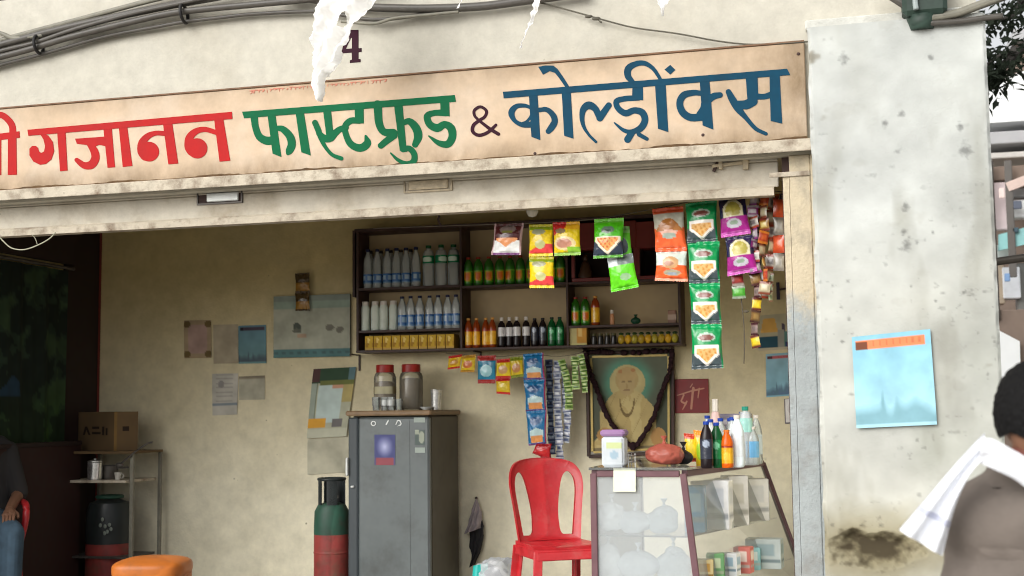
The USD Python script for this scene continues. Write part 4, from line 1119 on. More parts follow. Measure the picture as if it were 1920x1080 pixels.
def pk_yellow(s, t):
    c = np.tile(np.array([226, 194, 10.]), (len(s), 1))
    put(c, t < 0.08, (170, 160, 30)); put(c, (t > 0.1) & (t < 0.2), (120, 140, 20))
    put(c, ell(s, t, .42, .25, .3, .09), (150, 150, 118))
    put(c, (t > 0.62 + 0.3 * (0.7 - s).clip(0)) & (t < 0.9), (214, 62, 62))
    put(c, ell(s, t, .5, .64, .22, .14), (190, 190, 130))
    put(c, t > 0.92, (236, 206, 60))
    return c


def pk_redyel(s, t):
    c = np.tile(np.array([220, 190, 14.]), (len(s), 1))
    put(c, t < 0.42 - 0.45 * s, (178, 32, 30)); put(c, (s > 0.5) & (t < 0.25), (214, 160, 30))
    put(c, ell(s, t, .3, .28, .2, .08), (130, 110, 80))
    put(c, ell(s, t, .45, .65, .42, .2), (226, 204, 150)); put(c, ell(s, t, .42, .65, .3, .14), (190, 134, 110))
    put(c, (t > 0.75) & (s > 0.55), (130, 180, 50)); put(c, t > 0.92, (150, 190, 90))
    return c


def pk_blue(s, t):
    c = np.tile(np.array([14, 104, 154.]), (len(s), 1))
    put(c, ell(s, t, .45, .3, .3, .12), (26, 76, 126))
    put(c, (t > 0.5 + 0.25 * np.abs(s - .5)) & (t < 0.78) & (np.abs(s - .5) < 0.36), (186, 214, 214))
    put(c, (t > 0.74) & (t < 0.93) & (np.abs(s - .5) < 0.32), (216, 146, 84))
    put(c, s > 0.95, (150, 30, 80)); put(c, t > 0.95, (90, 50, 110))
    return c


def pk_small(base, accent, spot):
    def f(s, t):
        c = np.tile(np.array(base, float), (len(s), 1))
        put(c, t < 0.18, accent); put(c, t > 0.86, accent)
        put(c, ell(s, t, .5, .55, .33, .22), spot)
        return c
    return f


Q = lambda u0, u1, v0, v1, du=0, dv=0: ((u0, v0), (u1, v0 - dv), (u1 + du, v1 - dv), (u0 + du, v1))
YH = 0.28
GH = 'snack packets hanging in the shop opening'
packet('chips_packet', 'brown and white snack packet hanging furthest left under the shutter', ((928, 420), (982, 418), (977, 478), (921, 478)), YH, 0.022, pk_brown, GH, 1)
packet('chips_packet', 'upper yellow and red packet of the pair hanging one above the other', Q(992, 1037, 421, 481, 0, 1), YH, 0.020, pk_yellow, GH, 2)
packet('chips_packet', 'lower yellow and red packet of the pair hanging one above the other', Q(992, 1038, 481, 540, 1, 0), YH, 0.020, pk_yellow, GH, 3)
packet('chips_packet', 'red and yellow packet with a green corner beside the yellow pair', ((1036, 417), (1087, 415), (1089, 478), (1039, 480)), YH - 0.01, 0.022, pk_redyel, GH, 4)
packet('chips_packet', 'bright lime packet with a dark base and pale chevron hanging before the cabinet', ((1114, 411), (1170, 408), (1168, 482), (1112, 485)), YH - 0.02, 0.024, pk_lime, GH, 5)
packet('chips_packet', 'lime packet turned sideways half hidden behind the chevron one', ((1150, 424), (1180, 424), (1187, 492), (1158, 492)), YH + 0.04, 0.018, pk_small((96, 190, 50), (140, 200, 110), (60, 70, 76)), GH, 6)
packet('chips_packet', 'lime and grey packet hanging crookedly lowest before the cabinet', ((1138, 484), (1186, 474), (1198, 538), (1146, 548)), YH + 0.02, 0.020, pk_lime_back, GH, 7)
packet('chips_packet', 'upper orange packet with a white top hanging left of the green strip', ((1223, 392), (1281, 386), (1288, 470), (1229, 472)), YH, 0.026, pk_orange_top, GH, 8)
packet('chips_packet', 'lower orange and white packet hanging left of the green strip', ((1230, 470), (1287, 468), (1290, 528), (1228, 526)), YH, 0.024, pk_orange, GH, 9)
for i, q in enumerate((((1285, 382), (1344, 374), (1346, 452), (1288, 456)), ((1289, 454), (1349, 452), (1350, 529), (1292, 532)), ((1292, 531), (1350, 530), (1353, 606), (1296, 608)), ((1296, 608), (1353, 607), (1357, 690), (1297, 693)))):
    packet('chips_packet', f'{["topmost", "second highest", "second lowest", "lowest"][i]} of the four green packets hanging in a strip', q, YH - 0.03, 0.024, pk_green, 'green packets hanging in a strip', 10 + i)
packet('chips_packet', 'upper purple packet with a pale dome hanging right of the green strip', ((1347, 374), (1396, 364), (1408, 438), (1352, 446)), YH - 0.04, 0.024, pk_purple, GH, 15)
packet('chips_packet', 'lower purple packet with a pale dome hanging right of the green strip', ((1360, 446), (1411, 440), (1420, 508), (1364, 518)), YH - 0.04, 0.024, pk_purple, GH, 16)
hw = thing('hanging_wire', 'wire strung under the shutter from which the packets hang', 'wire', P(1200, 390, YH + 0.01))
obj(hw, 'strand', tube(pxpath([(700, 428), (915, 421), (1000, 418), (1110, 411), (1230, 391), (1290, 379), (1350, 370), (1410, 363), (1476, 358)], YH + 0.01), 0.0025, 6), M['string'], True)
obj(hw, 'hook', tube(pxpath([(824, 404), (822, 412), (828, 425)], YH + 0.01), 0.006, 6), M['slot'], True)


# strips of small sachets
def sachet_strip(name, label, path, Y, n, w, pal, thick=0.006, seed=0, sway=0.25, cat='sachets', group=None):
    p = smooth_path([P(u, v, Y) for u, v in path], 8)
    cum = np.r_[0, np.cumsum(np.linalg.norm(np.diff(p, axis=0), axis=1))]
    r_ = np.random.default_rng(seed)
    t = thing(name, label, cat, p[0], group)
    L = cum[-1] / n
    for i in range(n):
        a = np.array([np.interp(cum[-1] * i / n, cum, p[:, k]) for k in range(3)])
        b = np.array([np.interp(cum[-1] * (i + 1) / n, cum, p[:, k]) for k in range(3)])
        d = (b - a) / np.linalg.norm(b - a)
        yaw = r_.uniform(-sway, sway) * 2.4
        x = np.array([math.cos(yaw), math.sin(yaw), 0]); x = x - d * (x @ d); x /= np.linalg.norm(x)
        nn = np.cross(x, d)
        ww = w * r_.uniform(0.85, 1.1)
        rgb = pal[i % len(pal)]

        def sd(sign):
            def fn(s, tt):
                k = np.sin(np.pi * s) ** 0.6 * np.sin(np.pi * np.clip((tt - 0.08) / 0.84, 0, 1)) ** 0.6
                return a + np.outer((s - .5) * ww * (1 - 0.10 * np.sin(np.pi * tt)), x) + np.outer(tt * L, d) + np.outer(sign * thick * k + 0.0012 * np.sin(s * 19 + i), nn)
            return fn

        def colr(s, tt, rgb=rgb):
            c = np.tile(np.array(rgb[0], float), (len(s), 1))
            put(c, (tt < 0.16) | (tt > 0.86), rgb[1]); put(c, ell(s, tt, .5, .5, .3, .24), rgb[2])
            return c
        m1, c1 = grid(8, 9, sd(1), colr)
        m2, c2 = grid(8, 9, sd(-1), colr)
        m2.invert()
        obj(t, 'sachet', trimesh.Trimesh(np.vstack([m1.vertices, m2.vertices]), np.vstack([m1.faces, m2.faces + len(m1.vertices)]), process=False), M['film'], True, np.vstack([c1, c2]))
    return t


silv = [((150, 158, 176), (210, 215, 222), (70, 84, 120)), ((168, 172, 186), (96, 108, 140), (220, 224, 230))]
navy = [((44, 62, 96), (100, 120, 150), (24, 36, 66)), ((56, 78, 108), (30, 42, 74), (150, 165, 185))]
grn = [((128, 160, 80), (196, 214, 150), (70, 104, 40)), ((112, 148, 66), (60, 92, 40), (206, 220, 160))]
YW = 2.16
SG = 'sachet strips hanging below the rack'
sachet_strip('sachet_strip', 'dark blue sachet strip hanging next to the blue packets', ((1029, 674), (1031, 740), (1033, 800), (1036, 852)), YW, 14, 0.05, navy, seed=1, group=SG)
sachet_strip('sachet_strip', 'long silver sachet strip hanging beside the dark blue strip', ((1044, 676), (1045, 750), (1048, 810), (1050, 868)), YW - 0.03, 17, 0.055, silv, seed=2, group=SG)
sachet_strip('sachet_strip', 'shorter silver sachet strip with a curled end near the picture', ((1058, 682), (1060, 740), (1064, 790), (1060, 830)), YW - 0.01, 13, 0.055, silv, seed=3, group=SG)
sachet_strip('sachet_strip', 'longest green sachet strip, hanging left of the other two', ((1052, 674), (1060, 700), (1066, 735), (1067, 768)), YW - 0.05, 9, 0.055, grn, seed=4, group=SG)
sachet_strip('sachet_strip', 'middle green sachet strip hanging under the rack', ((1078, 668), (1078, 695), (1080, 730)), YW - 0.05, 7, 0.055, grn, seed=5, group=SG)
sachet_strip('sachet_strip', 'green sachet strip nearest the framed picture', ((1088, 664), (1094, 695), (1097, 736)), YW - 0.04, 7, 0.05, grn, seed=6, group=SG)
for i, (q, f) in enumerate((
        (((841, 668), (867, 664), (862, 690), (839, 693)), pk_small((216, 178, 30), (190, 44, 34), (196, 140, 30))),
        (((866, 667), (893, 664), (890, 698), (863, 698)), pk_small((212, 180, 30), (176, 130, 40), (200, 110, 50))),
        (((895, 667), (930, 666), (929, 719), (896, 719)), pk_small((20, 120, 152), (160, 44, 40), (150, 200, 206))),
        (((931, 674), (956, 672), (958, 710), (930, 710)), pk_small((218, 188, 26), (186, 40, 34), (196, 150, 90))),
        (((929, 710), (956, 708), (957, 740), (931, 738)), pk_small((214, 180, 30), (190, 34, 34), (222, 196, 60))),
        (((955, 670), (980, 668), (982, 706), (958, 710)), pk_small((206, 176, 20), (120, 130, 30), (190, 130, 70))))):
    packet('small_packet', ['yellow packet with red ends, first on the line under the rack', 'yellow packet with tan ends, second on the line under the rack', 'teal blue packet with a red top on the line under the rack',
                            'upper yellow and red packet in the pair right of the teal one', 'lower yellow and red packet in the pair right of the teal one', 'olive yellow packet next to the blue strip'][i], q, YR0 - 0.01 - 0.008 * (i % 2), 0.012, f, 'small packets on the line under the rack', 30 + i)
ln = thing('string_line', 'string under the rack that the small packets are clipped to', 'string', P(900, 664, YR0))
obj(ln, 'strand', tube(pxpath([(836, 662), (870, 665), (930, 669), (985, 664), (1050, 668), (1098, 660)], YR0), 0.002, 5), M['string'], True)
for i, q in enumerate((((981, 664), (1019, 661), (1022, 711), (982, 712)), ((982, 712), (1023, 710), (1024, 770), (986, 772)), ((986, 771), (1025, 768), (1024, 832), (991, 836)))):
    packet('blue_packet', f'{["top", "middle", "bottom"][i]} packet in the strip of three blue packets below the rack', q, YR0 - 0.03, 0.015, pk_blue, 'blue packets below the rack', 40 + i)
packet('red_packet', 'crumpled red packet hanging above the red chair', ((1005, 832), (1034, 832), (1030, 862), (998, 850)), YR0 - 0.03, 0.012, pk_small((170, 24, 30), (150, 20, 26), (190, 40, 40)), None, 47)
packet('red_packet', 'small dark red packet end just behind the chair back', ((1012, 850), (1033, 850), (1036, 874), (1014, 872)), YR0, 0.012, pk_small((150, 20, 26), (130, 16, 22), (176, 30, 34)), None, 48)

# thin multicoloured strips at the right jamb
mixa = [((150, 140, 146), (120, 50, 110), (196, 190, 190)), ((120, 36, 100), (170, 160, 166), (206, 200, 204)), ((186, 180, 170), (150, 60, 40), (120, 112, 110))]
mixb = [((150, 48, 26), (190, 110, 40), (176, 80, 40)), ((172, 160, 130), (120, 60, 40), (196, 184, 150)), ((150, 110, 40), (110, 40, 30), (200, 180, 110))]
mixo = [((196, 76, 40), (176, 66, 36), (206, 92, 50)), ((150, 144, 132), (120, 112, 104), (170, 166, 158))]
SJ = 'thin sachet strips hanging beside the right jamb'
sachet_strip('sachet_strip', 'purple and white strip hanging just right of the purple packets', ((1413, 364), (1411, 400), (1416, 440), (1412, 480), (1418, 512)), YH - 0.03, 7, 0.066, mixa, 0.008, 11, 0.5, group=SJ)
sachet_strip('sachet_strip', 'rusty orange and cream strip hanging in the middle near the jamb', ((1436, 362), (1430, 395), (1434, 430), (1428, 470), (1436, 510), (1432, 552)), YH - 0.05, 8, 0.062, mixb, 0.008, 12, 0.6, group=SJ)
sachet_strip('sachet_strip', 'orange and grey strip of larger sachets nearest the jamb', ((1462, 374), (1461, 408), (1461, 442), (1460, 508)), YH - 0.02, 4, 0.062, mixo, 0.010, 13, 0.2, group=SJ)
sachet_strip('sachet_strip', 'grey twisted strip behind the orange sachets near the jamb', ((1446, 366), (1444, 400), (1450, 440), (1446, 480), (1441, 520), (1438, 560)), YH + 0.0, 7, 0.06, mixa[2:] + mixb[1:2], 0.008, 14, 0.8, group=SJ)
sachet_strip('sachet_strip', 'dark strip of small sachets flat against the jamb', ((1474, 366), (1475, 400), (1474, 436)), YH + 0.0, 6, 0.045, [((70, 54, 40), (150, 130, 100), (50, 36, 30))], 0.006, 15, 0.5, group=SJ)
sachet_strip('sachet_strip', 'yellow and dark red strip hanging lowest beside the jamb', ((1414, 512), (1420, 540), (1418, 580), (1414, 620), (1419, 652)), YH, 6, 0.055, [((120, 90, 50), (70, 40, 36), (150, 120, 70)), ((130, 110, 104), (60, 30, 34), (110, 96, 92)), ((206, 176, 40), (90, 40, 30), (226, 196, 50))], 0.007, 16, 0.4, group=SJ)
sachet_strip('sachet_strip', 'short red and green strip below the lower purple packet', ((1381, 512), (1384, 532), (1386, 560)), YH, 2, 0.07, [((120, 40, 40), (150, 140, 130), (160, 60, 50)), ((60, 140, 40), (140, 150, 130), (90, 170, 60))], 0.008, 17, 0.2, group=SJ)
sachet_strip('sachet_strip', 'pale curled strip hanging lowest in front of the wall beside the jamb', ((1444, 512), (1442, 540), (1446, 566)), YH, 3, 0.04, [((176, 190, 160), (150, 110, 90), (120, 140, 110))], 0.006, 18, 0.5, group=SJ)
mixc = [((206, 200, 196), (120, 50, 44), (150, 146, 144)), ((176, 70, 40), (200, 190, 180), (196, 120, 50)), ((60, 50, 66), (150, 130, 120), (190, 180, 176))]
sachet_strip('sachet_strip', 'white and rust twisted strip between the purple packets and the orange sachets', ((1424, 362), (1421, 400), (1427, 440), (1422, 485), (1428, 530)), YH + .03, 7, 0.07, mixc, 0.010, 21, 0.9, group=SJ)
sachet_strip('sachet_strip', 'bundle of brown and yellow sachets hanging behind the orange and grey ones', ((1452, 364), (1450, 395), (1455, 430), (1448, 470), (1452, 500)), YH + .05, 6, 0.07, mixb + mixc[:1], 0.010, 22, 0.9, group=SJ)
sachet_strip('sachet_strip', 'shiny grey sachets clustered at the top by the jamb', ((1470, 362), (1468, 385), (1472, 410), (1468, 432)), YH + .03, 4, 0.06, mixc[::-1], 0.010, 23, 0.9, group=SJ)
dw = thing('hanging_string', 'dark string hanging down the wall right of the green packets', 'string', P(1392, 560, 0.3))
obj(dw, 'strand', tube(pxpath([(1388, 545), (1394, 600), (1396, 640), (1395, 682)], 0.3), 0.003, 5), M['string'], True)
obj(dw, 'knot', sphere(P(1399, 584, 0.3), (0.014, 0.008, 0.007), 1), M['string'], True)
hk = thing('cross_hook', 'small dark hook fixed to the wall beside the right jamb', 'hook', P(1459, 542, YB - 0.02))
obj(hk, 'plate', box(P(1456, 540, YB)[0], P(1462, 540, YB)[0], YB - 0.02, YB - 0.001, P(1456, 562, YB)[2], P(1456, 530, YB)[2]), plain('hook_violet', (50, 38, 62)))
obj(hk, 'arm', bar(P(1462, 543, YB - 0.012), P(1480, 540, YB - 0.012), 0.012, 0.012), M['slot'])

# bulb
q = P(998, 396, 0.9)
bb = thing('ceiling_bulb', 'small pale bulb hanging under the shutter above the rack', 'bulb', q)
obj(bb, 'globe', lathe([(0, -0.034), (0.022, -0.028), (0.034, -0.006), (0.032, 0.014), (0.018, 0.032), (0.014, 0.04)], 16), M['bulb'], True, local=True)
obj(bb, 'holder', lathe([(0.018, 0.036), (0.02, 0.042), (0.02, 0.085), (0.004, 0.09)], 12), M['dark_metal'], 40, local=True)
obj(bb, 'cord', tube([(0, 0, 0.085), (0.01, 0, 0.2), (0, 0, 2.978 - q[2])], 0.004, 6), M['string'], True, local=True)


def PZ(U, V, Z):
    d = _f * FPX + CR * (U - 960) - CU * (V - 540)
    return EYE + d * ((Z - EYE[2]) / d[2])


# ---------------------------------------------------------------- papers, posters and picture on the walls
def sheet(name, label, cat, quad, Y, color, nx=30, ny=36, curl=0.006, m='paper', group=None, seed=0):
    pts = [P(*q, Y) for q in quad]
    f = quad_fn(*pts)

    def fn(s, t):
        p = f(s, t)
        p[:, 1] -= np.clip(noise3(np.stack([s * 2, t * 2, 0 * s + seed], 1), 1.2, seed) + 0.25, 0, 1) * curl + 0.0015
        return p
    mm, c = grid(nx, ny, fn, color)
    path = obj(None, name, mm, M[m], True, c)
    return tag(path, label, cat, group)


def skyline(header, sky_, foot, seed=0, head_h=0.14):
    def f(s, t):
        a, b = np.array(sky_[0], float), np.array(sky_[1], float)
        c = a * (1 - t[:, None]) + b * t[:, None]
        c = c * (1 + 0.10 * (meshkit.noise(np.stack([s * 4, t * 4, 0 * s + seed], 1)) - 0.5)[:, None])
        hgt = 0.86 - 0.12 * meshkit.noise(np.stack([s * 9, 0 * s, 0 * s + seed], 1), 3) - 0.16 * np.exp(-((s - 0.35) / 0.02) ** 2) - 0.07 * np.exp(-((s - 0.52) / 0.03) ** 2) - 0.08 * np.exp(-((s - 0.75) / 0.1) ** 2)
        m_ = np.clip((t - hgt) / .13 + .3, 0, 1)[:, None] * .60 * (t > hgt - .02)[:, None]
        c = c * (1 - m_) + np.array(foot, float) * m_
        put(c, (t > hgt + 0.10) & (head_h < .13) & (meshkit.noise(np.stack([s * 16, t * 16, 0 * s], 1), seed) > 0.55), (np.array(foot) * 1.5).clip(0, 255))
        put(c, t > 0.965, sky_[1])
        if header is not None:
            put(c, (t > 0.05) & (t < head_h) & (s > 0.04) & (s < 0.93), header)
            put(c, (t > 0.06) & (t < head_h) & (s > 0.05) & (s < 0.20), (np.array(header) * 0.5))
            put(c, (t > 0.07) & (t < head_h - 0.02) & (s > 0.24) & (s < 0.9) & (np.sin(s * 75) > 0.55), (np.array(header) * 0.85))
        return c
    return f


sheet('blue_poster', 'sky blue poster with an orange heading and a faint skyline pasted on the pillar', 'poster', ((1597, 632), (1744, 617), (1757, 796), (1606, 803)), -0.112, skyline((238, 136, 90), ((138, 194, 214), (168, 212, 226)), (106, 150, 160), 1, 0.15), 60, 70, 0.010)
sheet('blue_poster', 'small blue poster with a red heading on the wall beside the right jamb', 'poster', ((1436, 664), (1492, 660), (1493, 741), (1437, 745)), YB - 0.002, skyline((176, 90, 96), ((138, 176, 192), (128, 176, 196)), (60, 76, 96), 2, 0.12), 36, 46)


def scribble(s, t):
    c = np.tile(np.array([176, 168, 140.]), (len(s), 1))
    put(c, (t > .1) & (t < .5) & (np.abs(s - .3) < .22 * (0.6 + t)), (206, 160, 80))
    put(c, ell(s, t, .68, .4, .05, .14), (70, 60, 80)); put(c, (t > .62) & (s < .52), (30, 74, 92)); put(c, (t > .5) & (s > .7), (90, 130, 124)); put(c, (t > .78) & (s > .72), (44, 52, 96))
    put(c, (t > .45) & (t < .95) & (s > .52) & (s < .7), (150, 150, 140))
    put(c, t > .93, (190, 180, 156))
    return c


sheet('notice', 'torn notice with orange and teal print above the small blue poster', 'notice', ((1421, 592), (1490, 586), (1492, 654), (1422, 658)), YB - 0.002, scribble, 36, 36)
sheet('white_sticker', 'white card in a grey border beside the jamb below the small blue poster', 'sticker', ((1470, 748), (1494, 745), (1496, 793), (1472, 795)), YB - 0.003,
      lambda s, t: put(put(np.tile(np.array([222, 220, 220.]), (len(s), 1)), (s < .1) | (t > .95) | (t < .04) | (s > .93), (110, 104, 110)), ell(s, t, .5, .4, .28, .2), (206, 204, 204)), 20, 26)


def tape(s, t):
    c = np.tile(np.array([172, 152, 122.]), (len(s), 1))
    put(c, (s > .16) & (s < .84) & (t > .12) & (t < .88), (178, 150, 138))
    for a in (.1, .9):
        for b in (.1, .9):
            put(c, ell(s, t, a, b, .13, .09), (112, 94, 60))
    return c


sheet('faded_notice', 'faded pinkish notice taped at its corners, leftmost paper on the left wall', 'notice', ((345, 601), (396, 600), (397, 671), (346, 672)), YB - 0.002, tape, 24, 30, m='oldpaper')
sheet('faded_notice', 'blank greyish paper just left of the dark-edged blue picture', 'notice', ((400, 609), (446, 608), (447, 681), (401, 682)), YB - 0.002, flat(176, 164, 140), 12, 14, m='oldpaper')
sheet('blue_picture', 'small blue picture with a dark heading and foot on the left wall', 'poster', ((447, 611), (499, 609), (500, 681), (448, 682)), YB - 0.003, skyline((74, 62, 76), ((96, 132, 146), (108, 146, 146)), (56, 56, 70), 4, 0.13), 26, 34)


def board_(s, t):
    c = np.tile(np.array([176, 178, 160.]), (len(s), 1))
    put(c, t < .22, (150, 166, 152)); put(c, t < .1, (140, 150, 140)); put(c, t > .87, (92, 128, 128)); put(c, (t > .9) & (t < .94) & (np.sin(s * 60) > 0), (84, 110, 110))
    put(c, ell(s, t, .31, .52, .055, .08), (86, 92, 84)); put(c, ell(s, t, .31, .57, .06, .04), (110, 112, 100))
    put(c, ell(s, t, .74, .53, .06, .05) | ell(s, t, .87, .57, .05, .05), (126, 124, 112)); put(c, (t > .62) & (t < .68) & (np.abs(s - .37) < .06), (186, 160, 136))
    return c


wb = thing('notice_board', 'large pale grey notice board with a teal lower band left of the rack', 'board', P(585, 615, YB))
f_ = [P(513, 556, 2.275), P(656, 551, 2.275), P(656, 668, 2.275), (P(513, 671, 2.275))]
mm, cc_ = grid(60, 50, quad_fn(*f_), board_)
obj(wb, 'print', mm, M['oldpaper'], True, cc_)
obj(wb, 'backing', box(f_[0][0], f_[1][0], 2.277, YB - 0.001, f_[3][2], f_[0][2]), plain('backing', (120, 126, 118), 0.7))
for k in (0, 1):
    packet('hanging_sachet', ['upper', 'lower'][k] + ' small brown sachet pinned above the notice board', ((553, 513 + 36 * k), (580, 511 + 36 * k), (581, 548 + 34 * k), (554, 549 + 34 * k)), 2.25, 0.012,
           lambda s, t: put(np.tile(np.array([74, 56, 26.]), (len(s), 1)), (t > .5) & (t < .9), (150, 110, 44)), 'brown sachets above the notice board', 60 + k)


def ruled(s, t):
    c = np.tile(np.array([188, 184, 172.]), (len(s), 1))
    put(c, (np.sin(t * 60) > .7) & (s > .15) & (s < .8) & (t < .7), (164, 160, 152)); put(c, (t > .7) & (t < .78), (130, 140, 146)); put(c, ell(s, t, .35, .25, .12, .09), (146, 142, 138))
    return c


sheet('white_paper', 'taller white paper of the two pasted low on the left wall', 'paper', ((398, 701), (447, 700), (445, 777), (399, 779)), YB - 0.002, ruled, 24, 34, m='oldpaper')
sheet('white_paper', 'smaller blank white paper to the right of the taller one', 'paper', ((448, 706), (497, 704), (497, 749), (449, 750)), YB - 0.002, lambda s, t: put(np.tile(np.array([180, 176, 156.]), (len(s), 1)), t < .12, (140, 130, 112)), 14, 14, m='oldpaper')


def calend(s, t):
    c = np.tile(np.array([176, 176, 152.]), (len(s), 1))
    put(c, t < .22, (36, 66, 40)); put(c, (t < .2) & (s < .18), (70, 40, 36)); put(c, (t < .2) & (s > .86), (86, 116, 120)); put(c, (t > .18) & (t < .24) & (s > .2), (104, 110, 50))
    put(c, (s < .16) & (t > .22) & (t < .74), (150, 160, 146)); put(c, (s > .12) & (s < .16) & (t > .22) & (t < .74), (110, 116, 90))
    put(c, (s > .17) & (s < .76) & (t > .24) & (t < .78), (186, 202, 196))
    put(c, (s > .76) & (t > .24) & (t < .5), (176, 160, 100)); put(c, (s < .42) & (t > .72) & (t < .86), (214, 156, 46)); put(c, (s > .6) & (s < .84) & (t > .74) & (t < .85), (110, 106, 104))
    put(c, (s > .5) & (s < .75) & (t > .24) & (t < .29), (200, 150, 120))
    put(c, t > .88, (188, 188, 166))
    return c


sheet('wall_calendar', 'hanging calendar with a green heading between the notice board and the refrigerator', 'calendar', ((588, 692), (668, 688), (650, 818), (576, 822)), YB - 0.01, calend, 44, 60, 0.015)
sheet('grey_poster', 'plain pale poster below the calendar, partly behind the refrigerator', 'poster', ((577, 824), (668, 818), (668, 884), (577, 890)), YB - 0.004, flat(190, 186, 164), 14, 14, m='oldpaper')

# framed portrait with bead garland
pic = thing('framed_picture', 'large dark framed picture of a seated robed figure with a pale halo', 'picture', P(1180, 850, YB))
YP = 2.262
tl, tr, br, bl_ = P(1101, 662, YP), P(1261, 658, YP), P(1262, 848, YP), P(1104, 856, YP)
fr = []


def saint(s, t):
    c = np.array([96, 100, 80.]) * (1 - t[:, None]) + np.array([60, 66, 50.]) * t[:, None]
    d = np.hypot((s - .47) / .27, (t - .30) / .225)
    g = np.exp(-(np.clip(d - 0.78, 0, 9) / 0.34) ** 2)[:, None] * 0.95
    c = c * (1 - g) + np.array([84, 140, 116.]) * g
    put(c, d < .78, (178, 164, 112))
    body = ((np.abs(s - .47) < .13 + .20 * np.clip((t - .42) / .16, 0, 1) ** .6) & (t > .42)) | ell(s, t, .48, .98, .47, .26) | ell(s, t, .46, .66, .30, .30)
    put(c, body, (172, 152, 98))
    put(c, body & (noise3(np.stack([s * 7, t * 4, 0 * s], 1), 1, 5) > .08), (184, 166, 112))
    put(c, body & (np.abs(np.sin(s * 22 + t * 13)) < .08), (156, 136, 86))
    put(c, ell(s, t, .2, .80, .1, .07) | ell(s, t, .83, .84, .09, .09), (166, 128, 74))
    put(c, ell(s, t, .465, .27, .135, .125), (168, 146, 96)); put(c, ell(s, t, .465, .31, .095, .12), (172, 150, 102))
    put(c, ell(s, t, .46, .22, .12, .07), (174, 148, 98))
    for sx in (.425, .50):
        put(c, ell(s, t, sx, .29, .022, .010), (132, 110, 74))
    put(c, ell(s, t, .463, .335, .012, .03), (158, 134, 88)); put(c, ell(s, t, .463, .372, .04, .010), (140, 114, 78)); put(c, ell(s, t, .39, .19, .025, .02) | ell(s, t, .54, .18, .025, .02), (166, 120, 74))
    nk = np.abs(np.hypot((s - .465) / .085, (t - .45) / .17) - 1)
    put(c, (nk < .10) & (t > .45), (110, 90, 50))
    put(c, (t > .92), (120, 108, 76))
    put(c, (t > .955), (150, 146, 136))
    return c


mm, cc_ = grid(90, 110, quad_fn(tl, tr, br, bl_), saint)
cc_ = cc_
obj(pic, 'print', mm, M['paper'], True, cc_)
for (a, b) in ((tl, tr), (bl_, br), (tl, bl_), (tr, br)):
    obj(pic, 'frame', bar(a + np.array([0, 0.006, 0]), b + np.array([0, 0.006, 0]), 0.022, 0.034, up=(0, 0, 1) if abs(a[2] - b[2]) < .1 else (1, 0, 0), ch=0.004), M['wood'])
off = np.array([0, -0.008, 0])
for (a, b, dx, dz) in ((tl, tr, 0, -0.026), (bl_, br, 0, 0.026), (tl, bl_, 0.026, 0), (tr, br, -0.026, 0)):
    o = np.array([dx, -0.004, dz])
    sh_ = (b - a) / np.linalg.norm(b - a) * 0.033
    obj(pic, 'inner_trim', bar(a + o + sh_, b + o - sh_, 0.014, 0.012, up=(0, 0, 1) if abs(a[2] - b[2]) < .1 else (1, 0, 0)), M['gold'])
obj(pic, 'backing', box(tl[0] + .01, tr[0] - .01, YP + 0.004, YB - 0.001, bl_[2] + .01, tl[2] - .01), M['wood'])
gar = thing('bead_garland', 'dark bead garland hung in a V over the framed picture', 'garland', P(1180, 700, 2.24))
for nm, path in (('left_beads', [(1097, 660), (1104, 690), (1119, 730), (1138, 779), (1168, 822), (1186, 838)]), ('right_beads', [(1260, 658), (1257, 690), (1241, 735), (1224, 785), (1200, 826), (1189, 838)]), ('top_beads', [(1097, 660), (1130, 660), (1170, 661), (1200, 660), (1230, 658), (1260, 658)])):
    pth = smooth_path([P(u, v, 2.228) for u, v in path], 16)
    L = np.r_[0, np.cumsum(np.linalg.norm(np.diff(pth, axis=0), axis=1))]
    k = int(L[-1] / 0.0175)
    bs = []
    for i in range(k):
        if nm == 'top_beads' and rng.random() < 0.3:
            continue
        q = np.array([np.interp(L[-1] * i / k, L, pth[:, j]) for j in range(3)]) + rng.normal(0, 0.002, 3)
        bs.append(sphere(q, rng.uniform(0.0135, 0.0205), 1))
    tag(obj(gar, nm, cat_(*bs), M['bead'], True), kind='stuff')
q = P(1187, 836, 2.225)
obj(gar, 'pendant', lathe([(0, -0.028), (0.014, -0.03), (0.022, -0.012), (0.024, 0.012), (0.010, 0.024), (0, 0.026)], 10, q), M['bead'], 40)

st = thing('maroon_plaque', 'square maroon plaque with a pale written character beside the framed picture', 'plaque', P(1296, 745, YB))
pl = [P(1264, 713, YB - 0.012), P(1328, 710, YB - 0.012), P(1328, 774, YB - 0.012), P(1265, 777, YB - 0.012)]
obj(st, 'plate', box(pl[0][0], pl[1][0], YB - 0.011, YB - 0.001, pl[2][2], pl[1][2], 0.002), plain('plaque', (120, 34, 34), 0.45, 0.15))
letters(st, 'character', [stroke([(1270, 741, 2.4), (1296, 733, 3), (1320, 728, 2.4)]), stroke([(1300, 727, 4), (1298, 745, 4), (1296, 766, 4)]), stroke([(1311, 728, 2.4), (1309, 746, 2.6)]),
                          stroke([(1282, 741, 3), (1277, 752, 3), (1286, 757, 3)]), stroke([(1288, 752, 2.5), (1280, 768, 2)]), stroke([(1298, 720, 2.5), (1294, 726, 2.5)])], 1.0, 0, 0, plain('plaque_ink', (176, 120, 96)), YB - 0.0125)
ft = [P(1302, 750, YB - 0.0125), P(1318, 770, YB - 0.0125)]

